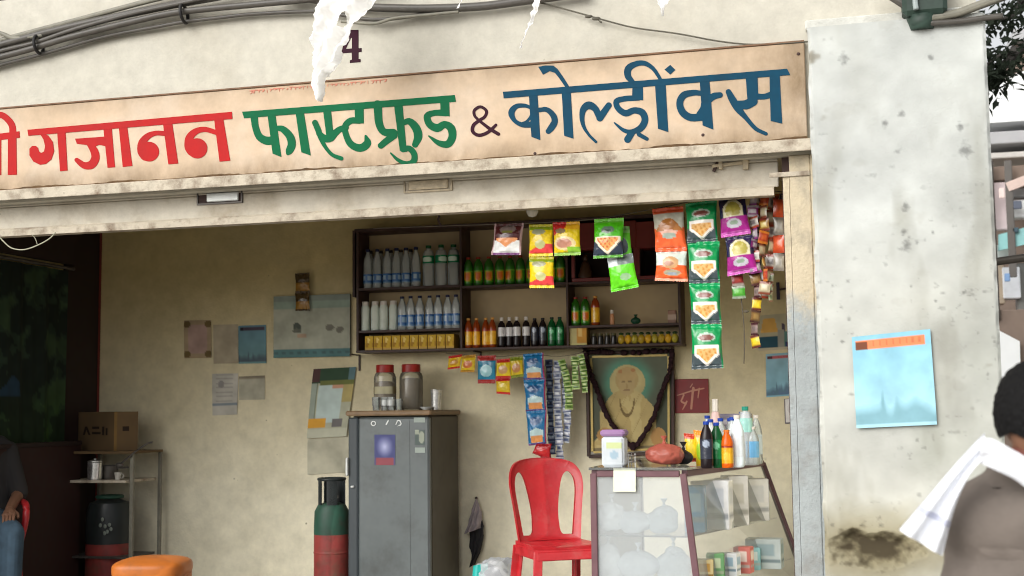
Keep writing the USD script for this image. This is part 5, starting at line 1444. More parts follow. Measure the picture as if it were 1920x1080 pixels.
# ---------------------------------------------------------------- refrigerator and what stands on it
YF0, YF1 = 1.62, 2.23
fx0, fx1 = P(652, 900, YF0)[0], P(805, 900, YF0)[0]
fz = P(735, 781, YF0)[2]
fr_ = thing('refrigerator', 'grey single door refrigerator standing against the back wall', 'refrigerator', ((fx0 + fx1) / 2, YF0, FLOOR))
obj(fr_, 'cabinet', box(fx0 + .004, fx1 - .004, YF0 + 0.055, YF1, FLOOR + .05, fz + 0.005, 0.012), M['fridge_side'])
obj(fr_, 'door', box(fx0 + .07, fx1, YF0, YF0 + 0.050, FLOOR + .10, fz - 0.004, 0.012), M['fridge'])
obj(fr_, 'door_edge', box(fx0, fx0 + .067, YF0 + 0.004, YF0 + 0.050, FLOOR + .10, fz - 0.004, 0.010), M['fridge_dark'])
obj(fr_, 'plinth', box(fx0 + .02, fx1 - .02, YF0 + 0.03, YF1 - .02, FLOOR, FLOOR + .049), M['black'])
obj(fr_, 'top_cover', box(fx0 - .012, fx1 + .01, YF0 - 0.012, YF1 + .01, fz + 0.006, fz + 0.038, 0.008), M['tan'])
for u in (768,):
    x = P(u, 900, YF0)[0]
    obj(fr_, 'door_rib', box(x - .0025, x + .0025, YF0 - 0.0025, YF0 - 0.0002, FLOOR + .12, fz - 0.02), M['fridge'])
hx = P(656, 870, YF0)
obj(fr_, 'handle', box(fx0 - .008, fx0 + .006, YF0 - .02, YF0 + .003, P(656, 892, YF0)[2], P(656, 858, YF0)[2], 0.004), M['silver'])
obj(fr_, 'lock', lathe([(0, 0), (.012, 0), (.012, .01), (0, .012)], 12, P(661, 914, YF0)), M['silver'], 40)


def on_door(name, u0, u1, v0, v1, fn, nx=20, ny=24):
    pts = [P(u0, v0, YF0 - .0022), P(u1, v0, YF0 - .0022), P(u1, v1, YF0 - .0022), P(u0, v1, YF0 - .0022)]
    mm, c = grid(nx, ny, quad_fn(*pts), fn)
    return obj(fr_, name, mm, M['paper'], True, c)


def rating(s, t):
    c = np.tile(np.array([70, 74, 120.]), (len(s), 1))
    d = np.hypot((s - .5) * 1.4, (t - .4) * 1.6)
    c = c + np.clip(1 - d * 1.7, 0, 1)[:, None] * np.array([110, 110, 96.])
    put(c, (t > .74), (136, 70, 78)); put(c, (t > .74) & (np.abs(s - .5) > .44), (80, 76, 110))
    return c


on_door('rating_label', 702, 741, 815, 872, rating)
on_door('spec_label', 776, 797, 783, 792, flat(150, 160, 152), 6, 4)
on_door('spec_label', 778, 796, 806, 834, lambda s, t: put(np.tile(np.array([84, 96, 92.]), (len(s), 1)), (np.hypot((s - .7) / .3, (t - .5) / .4) < 1) | ((s < .4) & (t < .3)), (150, 156, 140)), 14, 16)
on_door('spec_label', 778, 797, 839, 849, flat(146, 156, 148), 6, 4)
mk = [sg.Point(700, 794).buffer(5).difference(sg.Point(700, 794).buffer(3.4)), stroke([(724, 796, 2.2), (728, 788, 2.4)]), stroke([(742, 796, 1.6), (745, 789, 1.6), (750, 789, 1.6), (752, 796, 1.6), (745, 799, 1.4)])]
letters(fr_, 'maker_mark', mk, 1.0, 0, 0, M['silver'], YF0 - .0022)
TOPZ = fz + 0.0385


def jar(u, v0, v1, Y, lab, r, fill, paper=False):
    q = P(u, v1, Y)
    h = P(u, v0, Y)[2] - TOPZ
    t = thing('glass_jar', lab, 'jar', (q[0], Y, TOPZ))
    obj(t, 'glass', lathe([(0, 0.002), (r * .92, 0), (r, .02), (r, h * .72), (r * .9, h * .80), (r * .72, h * .84)], 20), M['jar'], 40, local=True)
    obj(t, 'contents', lathe([(0, .006), (r * .88, .006), (r * .93, .03), (r * .93, h * fill), (r * .5, h * fill + .012), (0, h * fill + .005)], 16), plain('jar_fill', (86, 66, 40), 0.6, 0.5), 40, local=True)
    obj(t, 'lid', lathe([(0, h * .83), (r * .80, h * .83), (r * .80, h * .985), (r * .74, h), (0, h)], 20), plain('jar_lid', (140, 34, 28), 0.35), 40, local=True)
    if paper:
        m_, c_ = label_band(r * 1.01, h * .36, h * .52, lambda s, t_: np.where((np.abs(s - .52) < .16)[:, None], np.array([176, 170, 140.]), np.array([110, 96, 64.])))
        obj(t, 'label_band', m_, M['paper'], True, c_, local=True)


jar(722, 684, 762, 1.95, 'clear jar with a red lid and pale label, left one of two on the refrigerator', 0.073, .60, True)
jar(771, 683, 757, 2.05, 'clear jar with a red lid, right one of two on the refrigerator', 0.078, .66)
for i, u in enumerate((705, 721, 733, 748)):
    Y = 1.80 + .03 * (i % 2)
    t = thing('glass_tumbler', f'{ORD[i]} from the left of the little tumblers before the jars', 'tumbler', (P(u, 760, Y)[0], Y, TOPZ), 'tumblers on the refrigerator')
    h = .085 - .012 * (i == 3)
    obj(t, 'wall', lathe([(0, .004), (.02, 0), (.0265, h), (.0245, h), (.0185, .008), (0, .008)], 14), M['tumbler'], 40, local=True)
    obj(t, 'band', lathe([(.0225, h * .35), (.0243, h * .36), (.0255, h * .8), (.0237, h * .8)], 14), M['silver'] if i in (1, 2) else M['tumbler'], 40, local=True)
q = P(818, 760, 1.9)
t = thing('steel_cup', 'tall bright steel cup at the right end of the refrigerator top', 'cup', (q[0], 1.9, TOPZ))
obj(t, 'cup_body', lathe([(0, .004), (.030, 0), (.034, .09), (.037, .125), (.034, .125), (.030, .01), (0, .01)], 20), M['steel'], 40, local=True)
obj(t, 'rim', lathe([(.0375, .124), (.039, .127), (.0365, .129), (.034, .127)], 20), M['steel'], True, local=True)
t = thing('small_dish', 'shallow pale dish beside the steel cup', 'dish', (P(800, 758, 1.85)[0], 1.85, TOPZ))
obj(t, 'bowl', lathe([(0, .003), (.02, 0), (.045, .018), (.043, .02), (.02, .006), (0, .006)], 16), M['silver'], 40, local=True)
obj(t, 'foot_ring', lathe([(.016, -.0), (.02, .0), (.02, .003), (.016, .003)], 12), M['silver'], local=True)

# gas cylinder
q = P(622, 1000, 1.72)
cz = {k: P(622, v, 1.72)[2] for k, v in {'top': 897, 'col': 946, 'sh': 958, 'grn': 992}.items()}
t = thing('gas_cylinder', 'red gas cylinder with a green shoulder and black collar beside the refrigerator', 'gas cylinder', (q[0], 1.72, FLOOR))
z_ = lambda k: cz[k] - FLOOR
R = .112
obj(t, 'tank', lathe([(0, .02), (R * .8, .02), (R, .07), (R, z_('grn') - .03)], 26), M['gas_red'], 40, local=True)
obj(t, 'shoulder', lathe([(R * 1.002, z_('grn') - .03), (R * 1.002, z_('grn') + .02), (R * .97, z_('sh') + 0.0), (R * .78, z_('col')), (R * .5, z_('col') + .012), (0, z_('col') + .015)], 26), M['gas_green'], 40, local=True)
obj(t, 'weld_band', lathe([(R, .30), (R * 1.02, .305), (R * 1.02, .312), (R, .317)], 26), M['gas_red'], 40, local=True)
obj(t, 'foot_ring', lathe([(R * .85, 0), (R * .88, 0), (R * .88, .05), (R * .85, .05)], 26), M['gas_black'], 40, local=True)
col_ = []
for a0, a1 in ((-2.75, -2.05), (-1.55, -0.75), (0.2, 2.6)):
    aa = np.linspace(a0, a1, 12)
    for k in range(11):
        p0 = np.array([R * .74 * math.cos(aa[k]), R * .74 * math.sin(aa[k]), (z_('col') + z_('top')) / 2 - .01]); p1 = np.array([R * .74 * math.cos(aa[k + 1]), R * .74 * math.sin(aa[k + 1]), p0[2]])
        col_.append(bar(p0, p1, z_('top') - z_('col'), .006))
obj(t, 'collar', cat_(*col_), M['gas_black'], local=True)
obj(t, 'collar_ring', trimesh.creation.torus(R * .74, .010, 28, 8, transform=trimesh.transformations.translation_matrix((0, 0, z_('top') - .004))), M['gas_black'], True, local=True)
obj(t, 'valve', cat_(lathe([(0, 0), (.016, 0), (.016, .05), (.010, .06), (.010, .09), (.02, .092), (.02, .105), (0, .106)], 12, (0, 0, z_('col') + .012)), bar((0, 0, z_('col') + .05), (.05, -.03, z_('col') + .05), .016, .016)), M['steel'], 40, local=True)

# ---------------------------------------------------------------- red chairs, stool
def make_chair(name, label, loc, rotz, arms=False):
    t = thing(name, label, 'chair', loc, None, rotz)
    pts = [(-.185, .44), (-.205, .62), (-.222, .76), (-.205, .845), (-.145, .893), (0, .908)]
    right = [(-x, z) for x, z in pts[::-1][1:]]
    outer = sg.Polygon([(a, b) for a, b in np.vstack([smooth_path(np.array(pts + right), 5)])]).buffer(.004).buffer(-.004)
    gap = sg.Polygon(smooth_path(np.array([(-.152, .47), (-.170, .60), (-.186, .73), (-.178, .80), (-.150, .828), (-.120, .80), (-.098, .72), (-.082, .62), (-.080, .54), (-.092, .475), (-.152, .47)]), 4)).buffer(0)
    gap2 = sg.Polygon([(-x, z) for x, z in gap.exterior.coords])
    shp = outer.difference(gap).difference(gap2).buffer(-.004).buffer(.004)
    e = trimesh.creation.extrude_polygon(shp, .022, engine='earcut')
    v, f = trimesh.remesh.subdivide_to_size(np.array(e.vertices), np.array(e.faces), .03)
    e = trimesh.Trimesh(v, f, process=True)
    x, z, d = e.vertices[:, 0].copy(), e.vertices[:, 1].copy(), e.vertices[:, 2].copy()
    edge = np.array([shp.exterior.distance(sg.Point(a, b)) for a, b in zip(x, z)])
    y = .19 + (z - .44) * .22 - 1.6 * x ** 2 + d - .010 * np.exp(-edge / .012) * (d < .01)
    e.vertices = np.stack([x, y, z], 1)
    e.fix_normals()
    obj(t, 'backrest', e, M['chair'], 35, local=True)
    s = trimesh.creation.box((.40, .40, .022)); v, f = trimesh.remesh.subdivide_to_size(np.array(s.vertices), np.array(s.faces), .05)
    s = trimesh.Trimesh(v, f)
    s.vertices[:, 0] *= 1 - .10 * (s.vertices[:, 1] + .2) / .4 + .04
    s.vertices[:, 2] += .435 - .018 * np.cos(s.vertices[:, 0] * 7) * np.cos(s.vertices[:, 1] * 6)
    s.vertices[:, 2] -= .02 * np.clip((-s.vertices[:, 1] - .14) / .06, 0, 1) ** 2
    obj(t, 'seat', s, M['chair'], 40, local=True)
    obj(t, 'apron', cat_(box(-.195, .195, -.208, -.196, .365, .415, .005), box(-.202, -.190, -.19, .17, .37, .425, .005), box(.190, .202, -.19, .17, .37, .425, .005)), M['chair'], local=True)

    def leg(x0, y0, x1, y1, zt_=.42):
        m_ = cat_(bar((x0, y0, zt_), (x1, y1, 0), .052, .012, up=(1, 0, 0), ch=.003), bar((x0 - .02 * np.sign(x0), y0 + .022 * np.sign(-y0), zt_), (x1 - .016 * np.sign(x0), y1 + .02 * np.sign(-y0), 0), .012, .05, up=(1, 0, 0), ch=.003))
        obj(t, 'leg', m_, M['chair'], local=True)
    leg(-.185, -.195, -.215, -.235); leg(.185, -.195, .215, -.235); leg(-.18, .185, -.20, .265); leg(.18, .185, .20, .265)
    if arms:
        for sx in (-1, 1):
            obj(t, 'armrest', cat_(tube([(sx * .21, .24, .66), (sx * .245, .10, .655), (sx * .25, -.08, .65), (sx * .245, -.18, .63), (sx * .235, -.21, .54), (sx * .21, -.205, .42)], .021, 8)), M['chair'], True, local=True)
    return t


cq = P(1046, 1000, 1.22)
make_chair('plastic_chair', 'empty red plastic chair with a vase-shaped back beside the glass counter', (cq[0], cq[1], FLOOR), 33)
lq = P(-42, 1000, 0.95)
make_chair('plastic_chair', 'red plastic armchair at the left edge with a person sitting in it', (lq[0], lq[1], FLOOR), 48, True)

sq = P(250, 1054, 0.35)
st_ = thing('orange_stool', 'orange plastic stool with a rounded top at the bottom left', 'stool', (sq[0], sq[1] + .2, FLOOR), None, 12)
hs = sq[2] - FLOOR
tp = sphere((0, 0, 0), 1, 5)
tp.vertices = np.sign(tp.vertices) * np.abs(tp.vertices) ** .55 * (.20, .20, .055)
tp.vertices[:, 2] += hs - .055 + .012 * np.cos(tp.vertices[:, 0] * 8) * np.cos(tp.vertices[:, 1] * 8) * (tp.vertices[:, 2] > 0)
obj(st_, 'top', tp, M['orange'], True, local=True)
skt = sg.box(-.13, -.13, .13, .13).buffer(.05, 6)
obj(st_, 'skirt', trimesh.creation.extrude_polygon(skt.difference(skt.buffer(-.012)), .06, engine='earcut', transform=trimesh.transformations.translation_matrix((0, 0, hs - .135))), M['orange'], local=True)
for sx in (-1, 1):
    for sy in (-1, 1):
        obj(st_, 'leg', bar((sx * .13, sy * .13, hs - .10), (sx * .17, sy * .17, 0), .045, .045, up=(1, 0, 0), ch=.008), M['orange'], local=True)

# cloth and bag hanging low on the back wall
def drape(name, label, parts, Y, cat):
    t = thing(name, label, cat, P(*parts[0][1][0], Y))
    for nm, left, right, mk in parts:
        lv, rv = np.array(left, float), np.array(right, float)

        def fn(s, tt):
            k = tt * (len(lv) - 1)
            L = np.stack([np.interp(k, range(len(lv)), lv[:, i]) for i in (0, 1)], 1); R_ = np.stack([np.interp(k, range(len(rv)), rv[:, i]) for i in (0, 1)], 1)
            q_ = L * (1 - s[:, None]) + R_ * s[:, None]
            p = np.array([P(a, b, Y) for a, b in q_])
            p[:, 1] -= (np.abs(np.sin(s * 8 + tt * 2)) * .03 + np.sin(np.pi * s) * .035) * (0.35 + tt)
            p += (noise3(p, 12, 4) * .03)[:, None]
            return p
        obj(t, nm, grid(24, 24, fn), M[mk], True)
    return t


drape('hanging_cloth', 'grey and black cloth hanging on the wall between refrigerator and red chair', [('grey_cloth', [(891, 936), (884, 956), (878, 985), (874, 1000)], [(895, 936), (903, 958), (906, 975), (903, 990)], 'cloth_grey'),
                                                                                            ('black_cloth', [(880, 995), (883, 1018), (888, 1040), (884, 1062)], [(907, 974), (908, 1002), (904, 1030), (895, 1056)], 'cloth_dark')], 2.27, 'cloth')
obj('/World/hanging_cloth', 'peg', sphere(P(893, 934, 2.285), .010, 1), M['slot'], True)
q = P(928, 1080, 1.75)
pb = thing('plastic_bag', 'crumpled translucent bag of rubbish on the floor beside the red chair', 'bag', (q[0], 1.75, FLOOR))
hb = P(928, 1037, 1.75)[2] - FLOOR
b_ = sphere((0, 0, hb * .48), (.135, .12, hb * .50), 5)
n_ = noise3(b_.vertices, 9, 5)
b_.vertices *= (1 + n_ * .5)[:, None]
b_.vertices[:, 2] = np.maximum(b_.vertices[:, 2], .002)
obj(pb, 'film', b_, M['bag'], local=True)
i_ = sphere((-.02, -.02, hb * .42), (.08, .08, hb * .38), 3); i_.vertices += (noise3(i_.vertices, 14, 2) * .06)[:, None]
obj(pb, 'rubbish', i_, plain('rubbish', (120, 122, 126), 0.7, 0.4), local=True)
obj(pb, 'teal_wrapper', grid(10, 8, lambda s, t: np.stack([-.115 + .09 * s, -.075 - .02 * np.sin(s * 5) - .03 * t, hb * .78 - .085 * t + .02 * s], 1)), plain('teal_w', (40, 170, 160)), True, local=True)

# ---------------------------------------------------------------- stove rack, carton and pots in the left corner
ry = 1.85
rx0, rx1 = P(128, 900, ry)[0], P(250, 900, ry)[0]
rz1, rz2 = P(190, 851, ry)[2], P(190, 902, ry)[2]
kr = thing('kitchen_rack', 'thin steel rack with two shelves in the dark left corner', 'rack', ((rx0 + rx1) / 2, ry, FLOOR))
for x in (rx0 + .01, rx1 - .01):
    for y in (ry, ry + .36):
        obj(kr, 'post', box(x - .012, x + .012, y - .012, y + .012, FLOOR, rz1 - .001, .003), M['cable_pale'])
obj(kr, 'shelf', box(rx0, rx1, ry - .014, ry + .38, rz1, rz1 + .018, .002), M['card'])
obj(kr, 'shelf', box(rx0 - .03, rx1 - .03, ry - .05, ry + .34, rz2 - .01, rz2 + .008, .002), M['rail'])
obj(kr, 'shelf', box(rx0, rx1 - .03, ry - .01, ry + .34, FLOOR + .22, FLOOR + .235, .002), M['dark_metal'])
# carton turned so that a corner faces the camera
bx = P(213, 849, ry + .02)
cb_ = thing('cardboard_box', 'brown cardboard box with faint dark lettering on top of the kitchen rack', 'box', (bx[0], bx[1], rz1 + .019), None, 0)
hbx = P(213, 772, ry)[2] - (rz1 + .019)
A_ = np.array([bx[0], bx[1], 0]); Lp = P(146, 849, ry + .20); Rp = P(258, 849, ry + .16)
c0, c1, c2 = A_[:2], Lp[:2], Rp[:2]
c3 = c1 + c2 - c0
zb0, zb1 = rz1 + .0195, rz1 + .0195 + hbx
base = np.array([[*c0, zb0], [*c2, zb0], [*c3, zb0], [*c1, zb0], [*c0, zb1], [*c2, zb1], [*c3, zb1], [*c1, zb1]])
hull = trimesh.convex.convex_hull(base)
obj(cb_, 'carton', hull, M['card'])
nL = np.array([(c1 - c0)[1], -(c1 - c0)[0]]); nL /= np.linalg.norm(nL)
if nL[1] > 0: nL = -nL


def onface(pts, a, b):
    """A flat strip on a carton face: (fraction along, fraction up) corners."""
    n = np.array([(b - a)[1], -(b - a)[0]]); n /= np.linalg.norm(n)
    if n[1] > 0: n = -n
    v = np.array([[*(a + (b - a) * s + n * .002), zb0 + hbx * z] for s, z in pts])
    return trimesh.Trimesh(v, [[0, 1, 2], [0, 2, 3]], process=False)


ink = plain('carton_ink', (40, 28, 18), 0.8)
obj(cb_, 'print_mark', cat_(onface([(.86, .40), (.80, .40), (.74, .62), (.80, .62)], c0, c1), onface([(.70, .40), (.64, .40), (.74, .62), (.80, .62)], c0, c1), onface([(.60, .42), (.36, .42), (.36, .48), (.60, .48)], c0, c1), onface([(.60, .56), (.40, .56), (.40, .62), (.60, .62)], c0, c1), onface([(.32, .40), (.26, .40), (.26, .62), (.32, .62)], c0, c1), onface([(.22, .40), (.17, .40), (.17, .58), (.22, .58)], c0, c1)), ink)
obj(cb_, 'print_mark', onface([(.35, .5), (.62, .5), (.62, .62), (.35, .62)], c0, c2), ink)
obj(cb_, 'tape', onface([(.0, .0), (.12, .0), (.12, 1), (.0, 1)], c0, c2), plain('carton_tape', (120, 92, 48), 0.4))
zs = rz2 + .0085
q = P(178, 890, ry)
t = thing('steel_canister', 'white canister with a domed lid on the rack shelf below the cardboard box', 'canister', (q[0], ry, zs))
hc = rz1 - zs - .03
obj(t, 'can', lathe([(0, 0), (.048, 0), (.05, .01), (.05, hc * .8), (.045, hc * .84), (0, hc * .84)], 18), M['steel'], 40, local=True)
obj(t, 'lid', lathe([(.052, hc * .845), (.052, hc * .88), (.03, hc * .93), (.008, hc * .95), (.012, hc), (0, hc + .003)], 16), M['steel'], 40, local=True)
t = thing('steel_pot', 'dull steel pot beside the canister on the rack shelf', 'pot', (P(202, 890, ry + .08)[0], ry + .10, zs))
obj(t, 'pot_body', lathe([(0, 0), (.05, 0), (.058, .02), (.058, .09), (.064, .095), (.055, .095), (.052, .01), (0, .008)], 18), M['dark_metal'], 40, local=True)
obj(t, 'pot_handle', bar((.05, 0, .075), (.15, .0, .08), .014, .008), M['dark_metal'], local=True)
t = thing('white_cup', 'small white cup near the right end of the rack shelf', 'cup', (P(221, 888, ry)[0], ry, zs))
obj(t, 'cup_body', lathe([(0, 0), (.016, 0), (.024, .05), (.021, .05), (.014, .005), (0, .005)], 14), plain('cup_w', (190, 186, 176)), 40, local=True)
obj(t, 'cup_handle', trimesh.creation.torus(.014, .003, 14, 6, transform=trimesh.transformations.translation_matrix((.03, 0, .026)) @ trimesh.transformations.rotation_matrix(math.pi / 2, (1, 0, 0))), plain('cup_w', (190, 186, 176)), True, local=True)
ld = thing('ladle', 'long handled ladle sticking out to the right from under the cardboard box', 'ladle', P(262, 842, ry - .03))
obj(ld, 'handle', tube([P(228, 868, ry - .03), P(255, 846, ry - .03), P(276, 832, ry - .03), P(286, 829, ry - .03)], .006, 6), M['dark_metal'], True)
obj(ld, 'bowl', sphere(P(224, 872, ry - .03), (.03, .02, .018), 2), M['dark_metal'], True)
# squat dark cylinder below
q = P(183, 1010, ry + .02)
t = thing('gas_cylinder', 'squat dark green gas cylinder with a red base under the kitchen rack', 'gas cylinder', (q[0], ry + .16, FLOOR))
zz = lambda v: P(183, v, ry)[2] - FLOOR
R2 = .155
obj(t, 'tank', lathe([(R2 * 1.0, zz(1022)), (R2 * 1.02, zz(1000)), (R2, zz(965)), (R2 * .86, zz(945)), (R2 * .4, zz(938)), (0, zz(937))], 24), M['gas_black'], 40, local=True)
obj(t, 'red_base', lathe([(0, .02), (R2 * .9, .02), (R2 * 1.01, .08), (R2 * 1.01, zz(1022) - .0005)], 24), M['gas_red'], 40, local=True)
obj(t, 'lid_ring', trimesh.creation.torus(R2 * .55, .012, 24, 8, transform=trimesh.transformations.translation_matrix((0, 0, zz(934)))), M['gas_green'], True, local=True)
ey = ry + .16 - R2 * 1.03
obj(t, 'emblem', cat_(*[sphere(P(u, v, ey), (.012, .004, .014), 1) for u, v in ((192, 974), (188, 985), (197, 987), (205, 984), (208, 992), (196, 1000), (201, 997))]), plain('emblem', (120, 128, 120)), True)
# curtain and jambs on the left wall, the dimness of that corner put into their colours
ct = thing('green_curtain', 'dark green patterned curtain covering the left wall of the shop', 'curtain', (LW + .05, 1.2, 1.6))


def cur(s, t):
    y = 0.35 + s * 1.49
    z = 2.55 - t * 1.75
    return np.stack([LW + .045 + .008 * np.sin(y * 21) + .006 * np.sin(y * 47 + z), y, z], 1)


def curc(s, t):
    p = np.stack([s * 9, t * 10, 0 * s], 1)
    c = np.tile(np.array([24, 34, 28.]), (len(s), 1))
    n = noise3(p, 1.0, 3, 4)
    put(c, n > .06, (38, 54, 40)); put(c, n > .14, (48, 66, 44))
    lo = np.clip((t - .42) / .3, 0, 1)[:, None]
    c = c * (1 - lo) + (c * np.array([1.25, 1.35, 0.9])) * lo
    put(c, (np.abs(s - .55 - .3 * (t - .45)) < .11) & (t > .42) & (t < .50) & (np.abs(s - .62) < (t - .42) * 1.4), (34, 56, 72))
    return c


mm, c_ = grid(160, 120, cur, curc)
obj(ct, 'cloth', mm, M['oldpaper'], True, c_)
obj(ct, 'rod', tube([(LW + .04, .2, 2.57), (LW + .04, 1.93, 2.57)], .012, 8), M['dark_metal'], True)
dj = thing('door_frame', 'dark maroon wooden door frame in the left corner', 'door frame', (LW, 2.1, FLOOR))
obj(dj, 'post', box(LW + .001, LW + .02, 1.86, YB - .004, FLOOR, 2.97, .003), M['jamb_dark'])
obj(dj, 'edge_strip', box(LW + .021, LW + .024, YB - .03, YB - .005, FLOOR, 2.97), M['maroon'])
obj(dj, 'lintel', box(LW + .001, LW + .05, .2, 1.929, 2.60, 2.97, .004), M['jamb_dark'])
lp = thing('low_partition', 'low dark partition below the green curtain at the left edge', 'partition', (LW + .1, 1.1, FLOOR))
obj(lp, 'panel', box(LW + .09, LW + .13, .35, 1.92, FLOOR, P(60, 838, 1.5)[2]), plain('partition', (44, 22, 18), 0.7, 0.3))
obj(lp, 'rail', box(LW + .08, LW + .14, .35, 1.92, P(60, 838, 1.5)[2] + .001, P(60, 838, 1.5)[2] + .03, .004), M['jamb_dark'])

# ---------------------------------------------------------------- glass counter and goods
YC = 0.14
nL, A0 = P(1113, 885, YC), P(1281, 891, YC)
CZ = (nL[2] + A0[2]) / 2
nL[2] = A0[2] = CZ
B0 = PZ(1430, 868, CZ)
nLb, A1 = P(1110, 1180, YC), P(1318, 1180, YC)
BZ = min(nLb[2], A1[2])
B1 = P(1506, 1078, B0[1]); B1 = B0 + (B1 - B0) * ((CZ - BZ) / (B0[2] - B1[2]))
A1 = A0 + (A1 - A0) * ((CZ - BZ) / (A0[2] - A1[2]))
nLb = np.array([nL[0], YC, BZ]); BL0 = np.array([nL[0] + .02, B0[1], CZ]); BL1 = np.array([nL[0] + .02, B0[1], BZ])
if B1[0] > -.31:
    B1[0] = -.31
cn = thing('glass_counter', 'glass fronted display counter in a plum frame inside the right of the opening', 'display counter', (-.9, .8, FLOOR))
e3 = np.array([0, 0, 1.0])
for a, b in ((nL, A0), (A0, B0), (nLb, A1), (A1, B1), (BL0, B0), (nL, BL0), (BL0, BL1), (nL, nLb), (A0, A1), (B0, B1)):
    d_ = (b - a) / np.linalg.norm(b - a) * .017
    vert = abs(a[2] - b[2]) > .2
    obj(cn, 'frame_bar', bar(a + d_ * (0 if vert else 1), b - d_ * (0 if vert else 1), .030, .030, up=(1, 0, 0) if vert else (0, 0, 1), ch=.003), M['frame_counter'])


def slab(pts, n, th):
    pts = np.array(pts); n = np.asarray(n, float)
    return trimesh.convex.convex_hull(np.vstack([pts, pts + n * th]))


up = np.array([0, 0, 1.0])
obj(cn, 'top_panel', slab([nL + (-.02, -.02, .017), A0 + (.02, -.02, .017), B0 + (.02, .02, .017), BL0 + (-.02, .02, .017)], up, .012), M['glass'])
obj(cn, 'front_pane', slab([nL + (.016, 0, -.016), A0 + (-.012, 0, -.016), A1 + (-.012, 0, .016), nLb + (.016, 0, .016)], (0, 1, 0), .004), M['glass_dusty'])
ns = np.cross(B0 - A0, A1 - A0); ns /= np.linalg.norm(ns)
q4 = [A0 + (.0, .016, -.016), B0 + (0, -.016, -.016), B1 + (0, -.016, .016), A1 + (0, .016, .016)]
sp = grid(2, 2, quad_fn(*q4))
obj(cn, 'side_pane', sp, M['glass_dusty'])
obj(cn, 'back_panel', slab([nL + (.0, .02, -.02), BL0 + (0, -.02, -.02), BL1 + (0, -.02, .02), nLb + (0, .02, .02)], (1, 0, 0), .006), plain('counter_back', (205, 206, 202)))
obj(cn, 'plinth', slab([nLb + (0, 0, -.018), A1 + (0, 0, -.018), B1 + (0, 0, -.018), BL1 + (0, 0, -.018)], (0, 0, -1), BZ - .018 - FLOOR), M['frame_counter'])
ZS = [CZ - .30, CZ - .52]
for z in ZS:
    k = (CZ - z) / (CZ - BZ)
    a, b = A0 + (A1 - A0) * k, B0 + (B1 - B0) * k
    obj(cn, 'glass_shelf', slab([(nL[0] + .02, YC + .03, z), (a[0] - .02, YC + .03, z), (b[0] - .03, b[1] - .03, z), (nL[0] + .04, b[1] - .03, z)], up, .008), M['glass'])
sheet_pts = [P(1150, 878, YC - .018), P(1192, 878, YC - .018), P(1192, 922, YC - .018), P(1150, 922, YC - .018)]
mm, c_ = grid(10, 10, quad_fn(*sheet_pts), flat(226, 228, 208))
obj(cn, 'paper_note', mm, M['paper'], True, c_)


def lump(name, label, cat, c, size, mk, seed, rough=.35, sub=4, part='wrapping', tie=True):
    t = thing(name, label, cat, c)
    s_ = sphere((0, 0, 0), size, sub)
    s_.vertices *= (1 + noise3(s_.vertices, 1.4 / max(size), seed, 4) * rough)[:, None]
    s_.vertices[:, 2] = np.maximum(s_.vertices[:, 2], -size[2] * .98)
    s_.vertices[:, 2] += size[2]
    obj(t, part, s_, mk, 60, local=True)
    if tie:
        obj(t, 'knot', lathe([(.004, 0), (.010, .012), (.004, .022), (.018, .045)], 8, (0, 0, size[2] * 1.9)), mk, local=True)
    return t


def goods(label, u0, u1, v0, v1, Y, rgb, rgb2, depth=.12, lean=0, name='goods_box'):
    a, b = P(u0, v1, Y), P(u1, v0, Y)
    t = thing(name, label, 'box' if name == 'goods_box' else 'packet', ((a[0] + b[0]) / 2, Y, a[2]))
    obj(t, 'carton', box(a[0], b[0], Y, Y + depth, a[2], b[2], .004), plain('g%d_%d_%d' % rgb, rgb, 0.4))

    def f(s, tt):
        c = np.tile(np.array(rgb, float), (len(s), 1))
        put(c, (np.abs(s - .5) < .36) & (np.abs(tt - .35) < .18), rgb2); put(c, (tt > .7) & (tt < .8), np.array(rgb2) * .8)
        return c
    mm, c_ = grid(16, 18, quad_fn((a[0] + .003, Y - .0015, b[2] - .003), (b[0] - .003, Y - .0015, b[2] - .003), (b[0] - .003, Y - .0015, a[2] + .003), (a[0] + .003, Y - .0015, a[2] + .003)), f)
    obj(t, 'front_print', mm, M['paper'], True, c_)


s1z, s2z = ZS[0] + .0085, ZS[1] + .0085


def shelf_goods(label, u, Y, w, h, z, rgb, rgb2, depth=.10, name='goods_box'):
    x = P(u, 950, Y)[0]
    t = thing(name, label, 'box', (x, Y, z), None, rng.uniform(-14, 22))
    obj(t, 'carton', box(-w / 2, w / 2, 0, depth, 0, h, .004), plain('g%d_%d_%d' % rgb, rgb, 0.4), local=True)

    def f(s, tt):
        c = np.tile(np.array(rgb, float), (len(s), 1))
        put(c, (np.abs(s - .5) < .36) & (np.abs(tt - .35) < .18), rgb2); put(c, (tt > .7) & (tt < .8), np.array(rgb2) * .8)
        return c
    mm, c_ = grid(16, 18, quad_fn((-w / 2 + .003, -.0015, h - .003), (w / 2 - .003, -.0015, h - .003), (w / 2 - .003, -.0015, .003), (-w / 2 + .003, -.0015, .003)), f)
    obj(t, 'front_print', mm, M['paper'], True, c_, local=True)
    mm, c_ = grid(8, 12, quad_fn((w / 2 + .0015, .003, h - .003), (w / 2 + .0015, depth - .003, h - .003), (w / 2 + .0015, depth - .003, .003), (w / 2 + .0015, .003, .003)), f)
    obj(t, 'side_print', mm, M['paper'], True, c_, local=True)


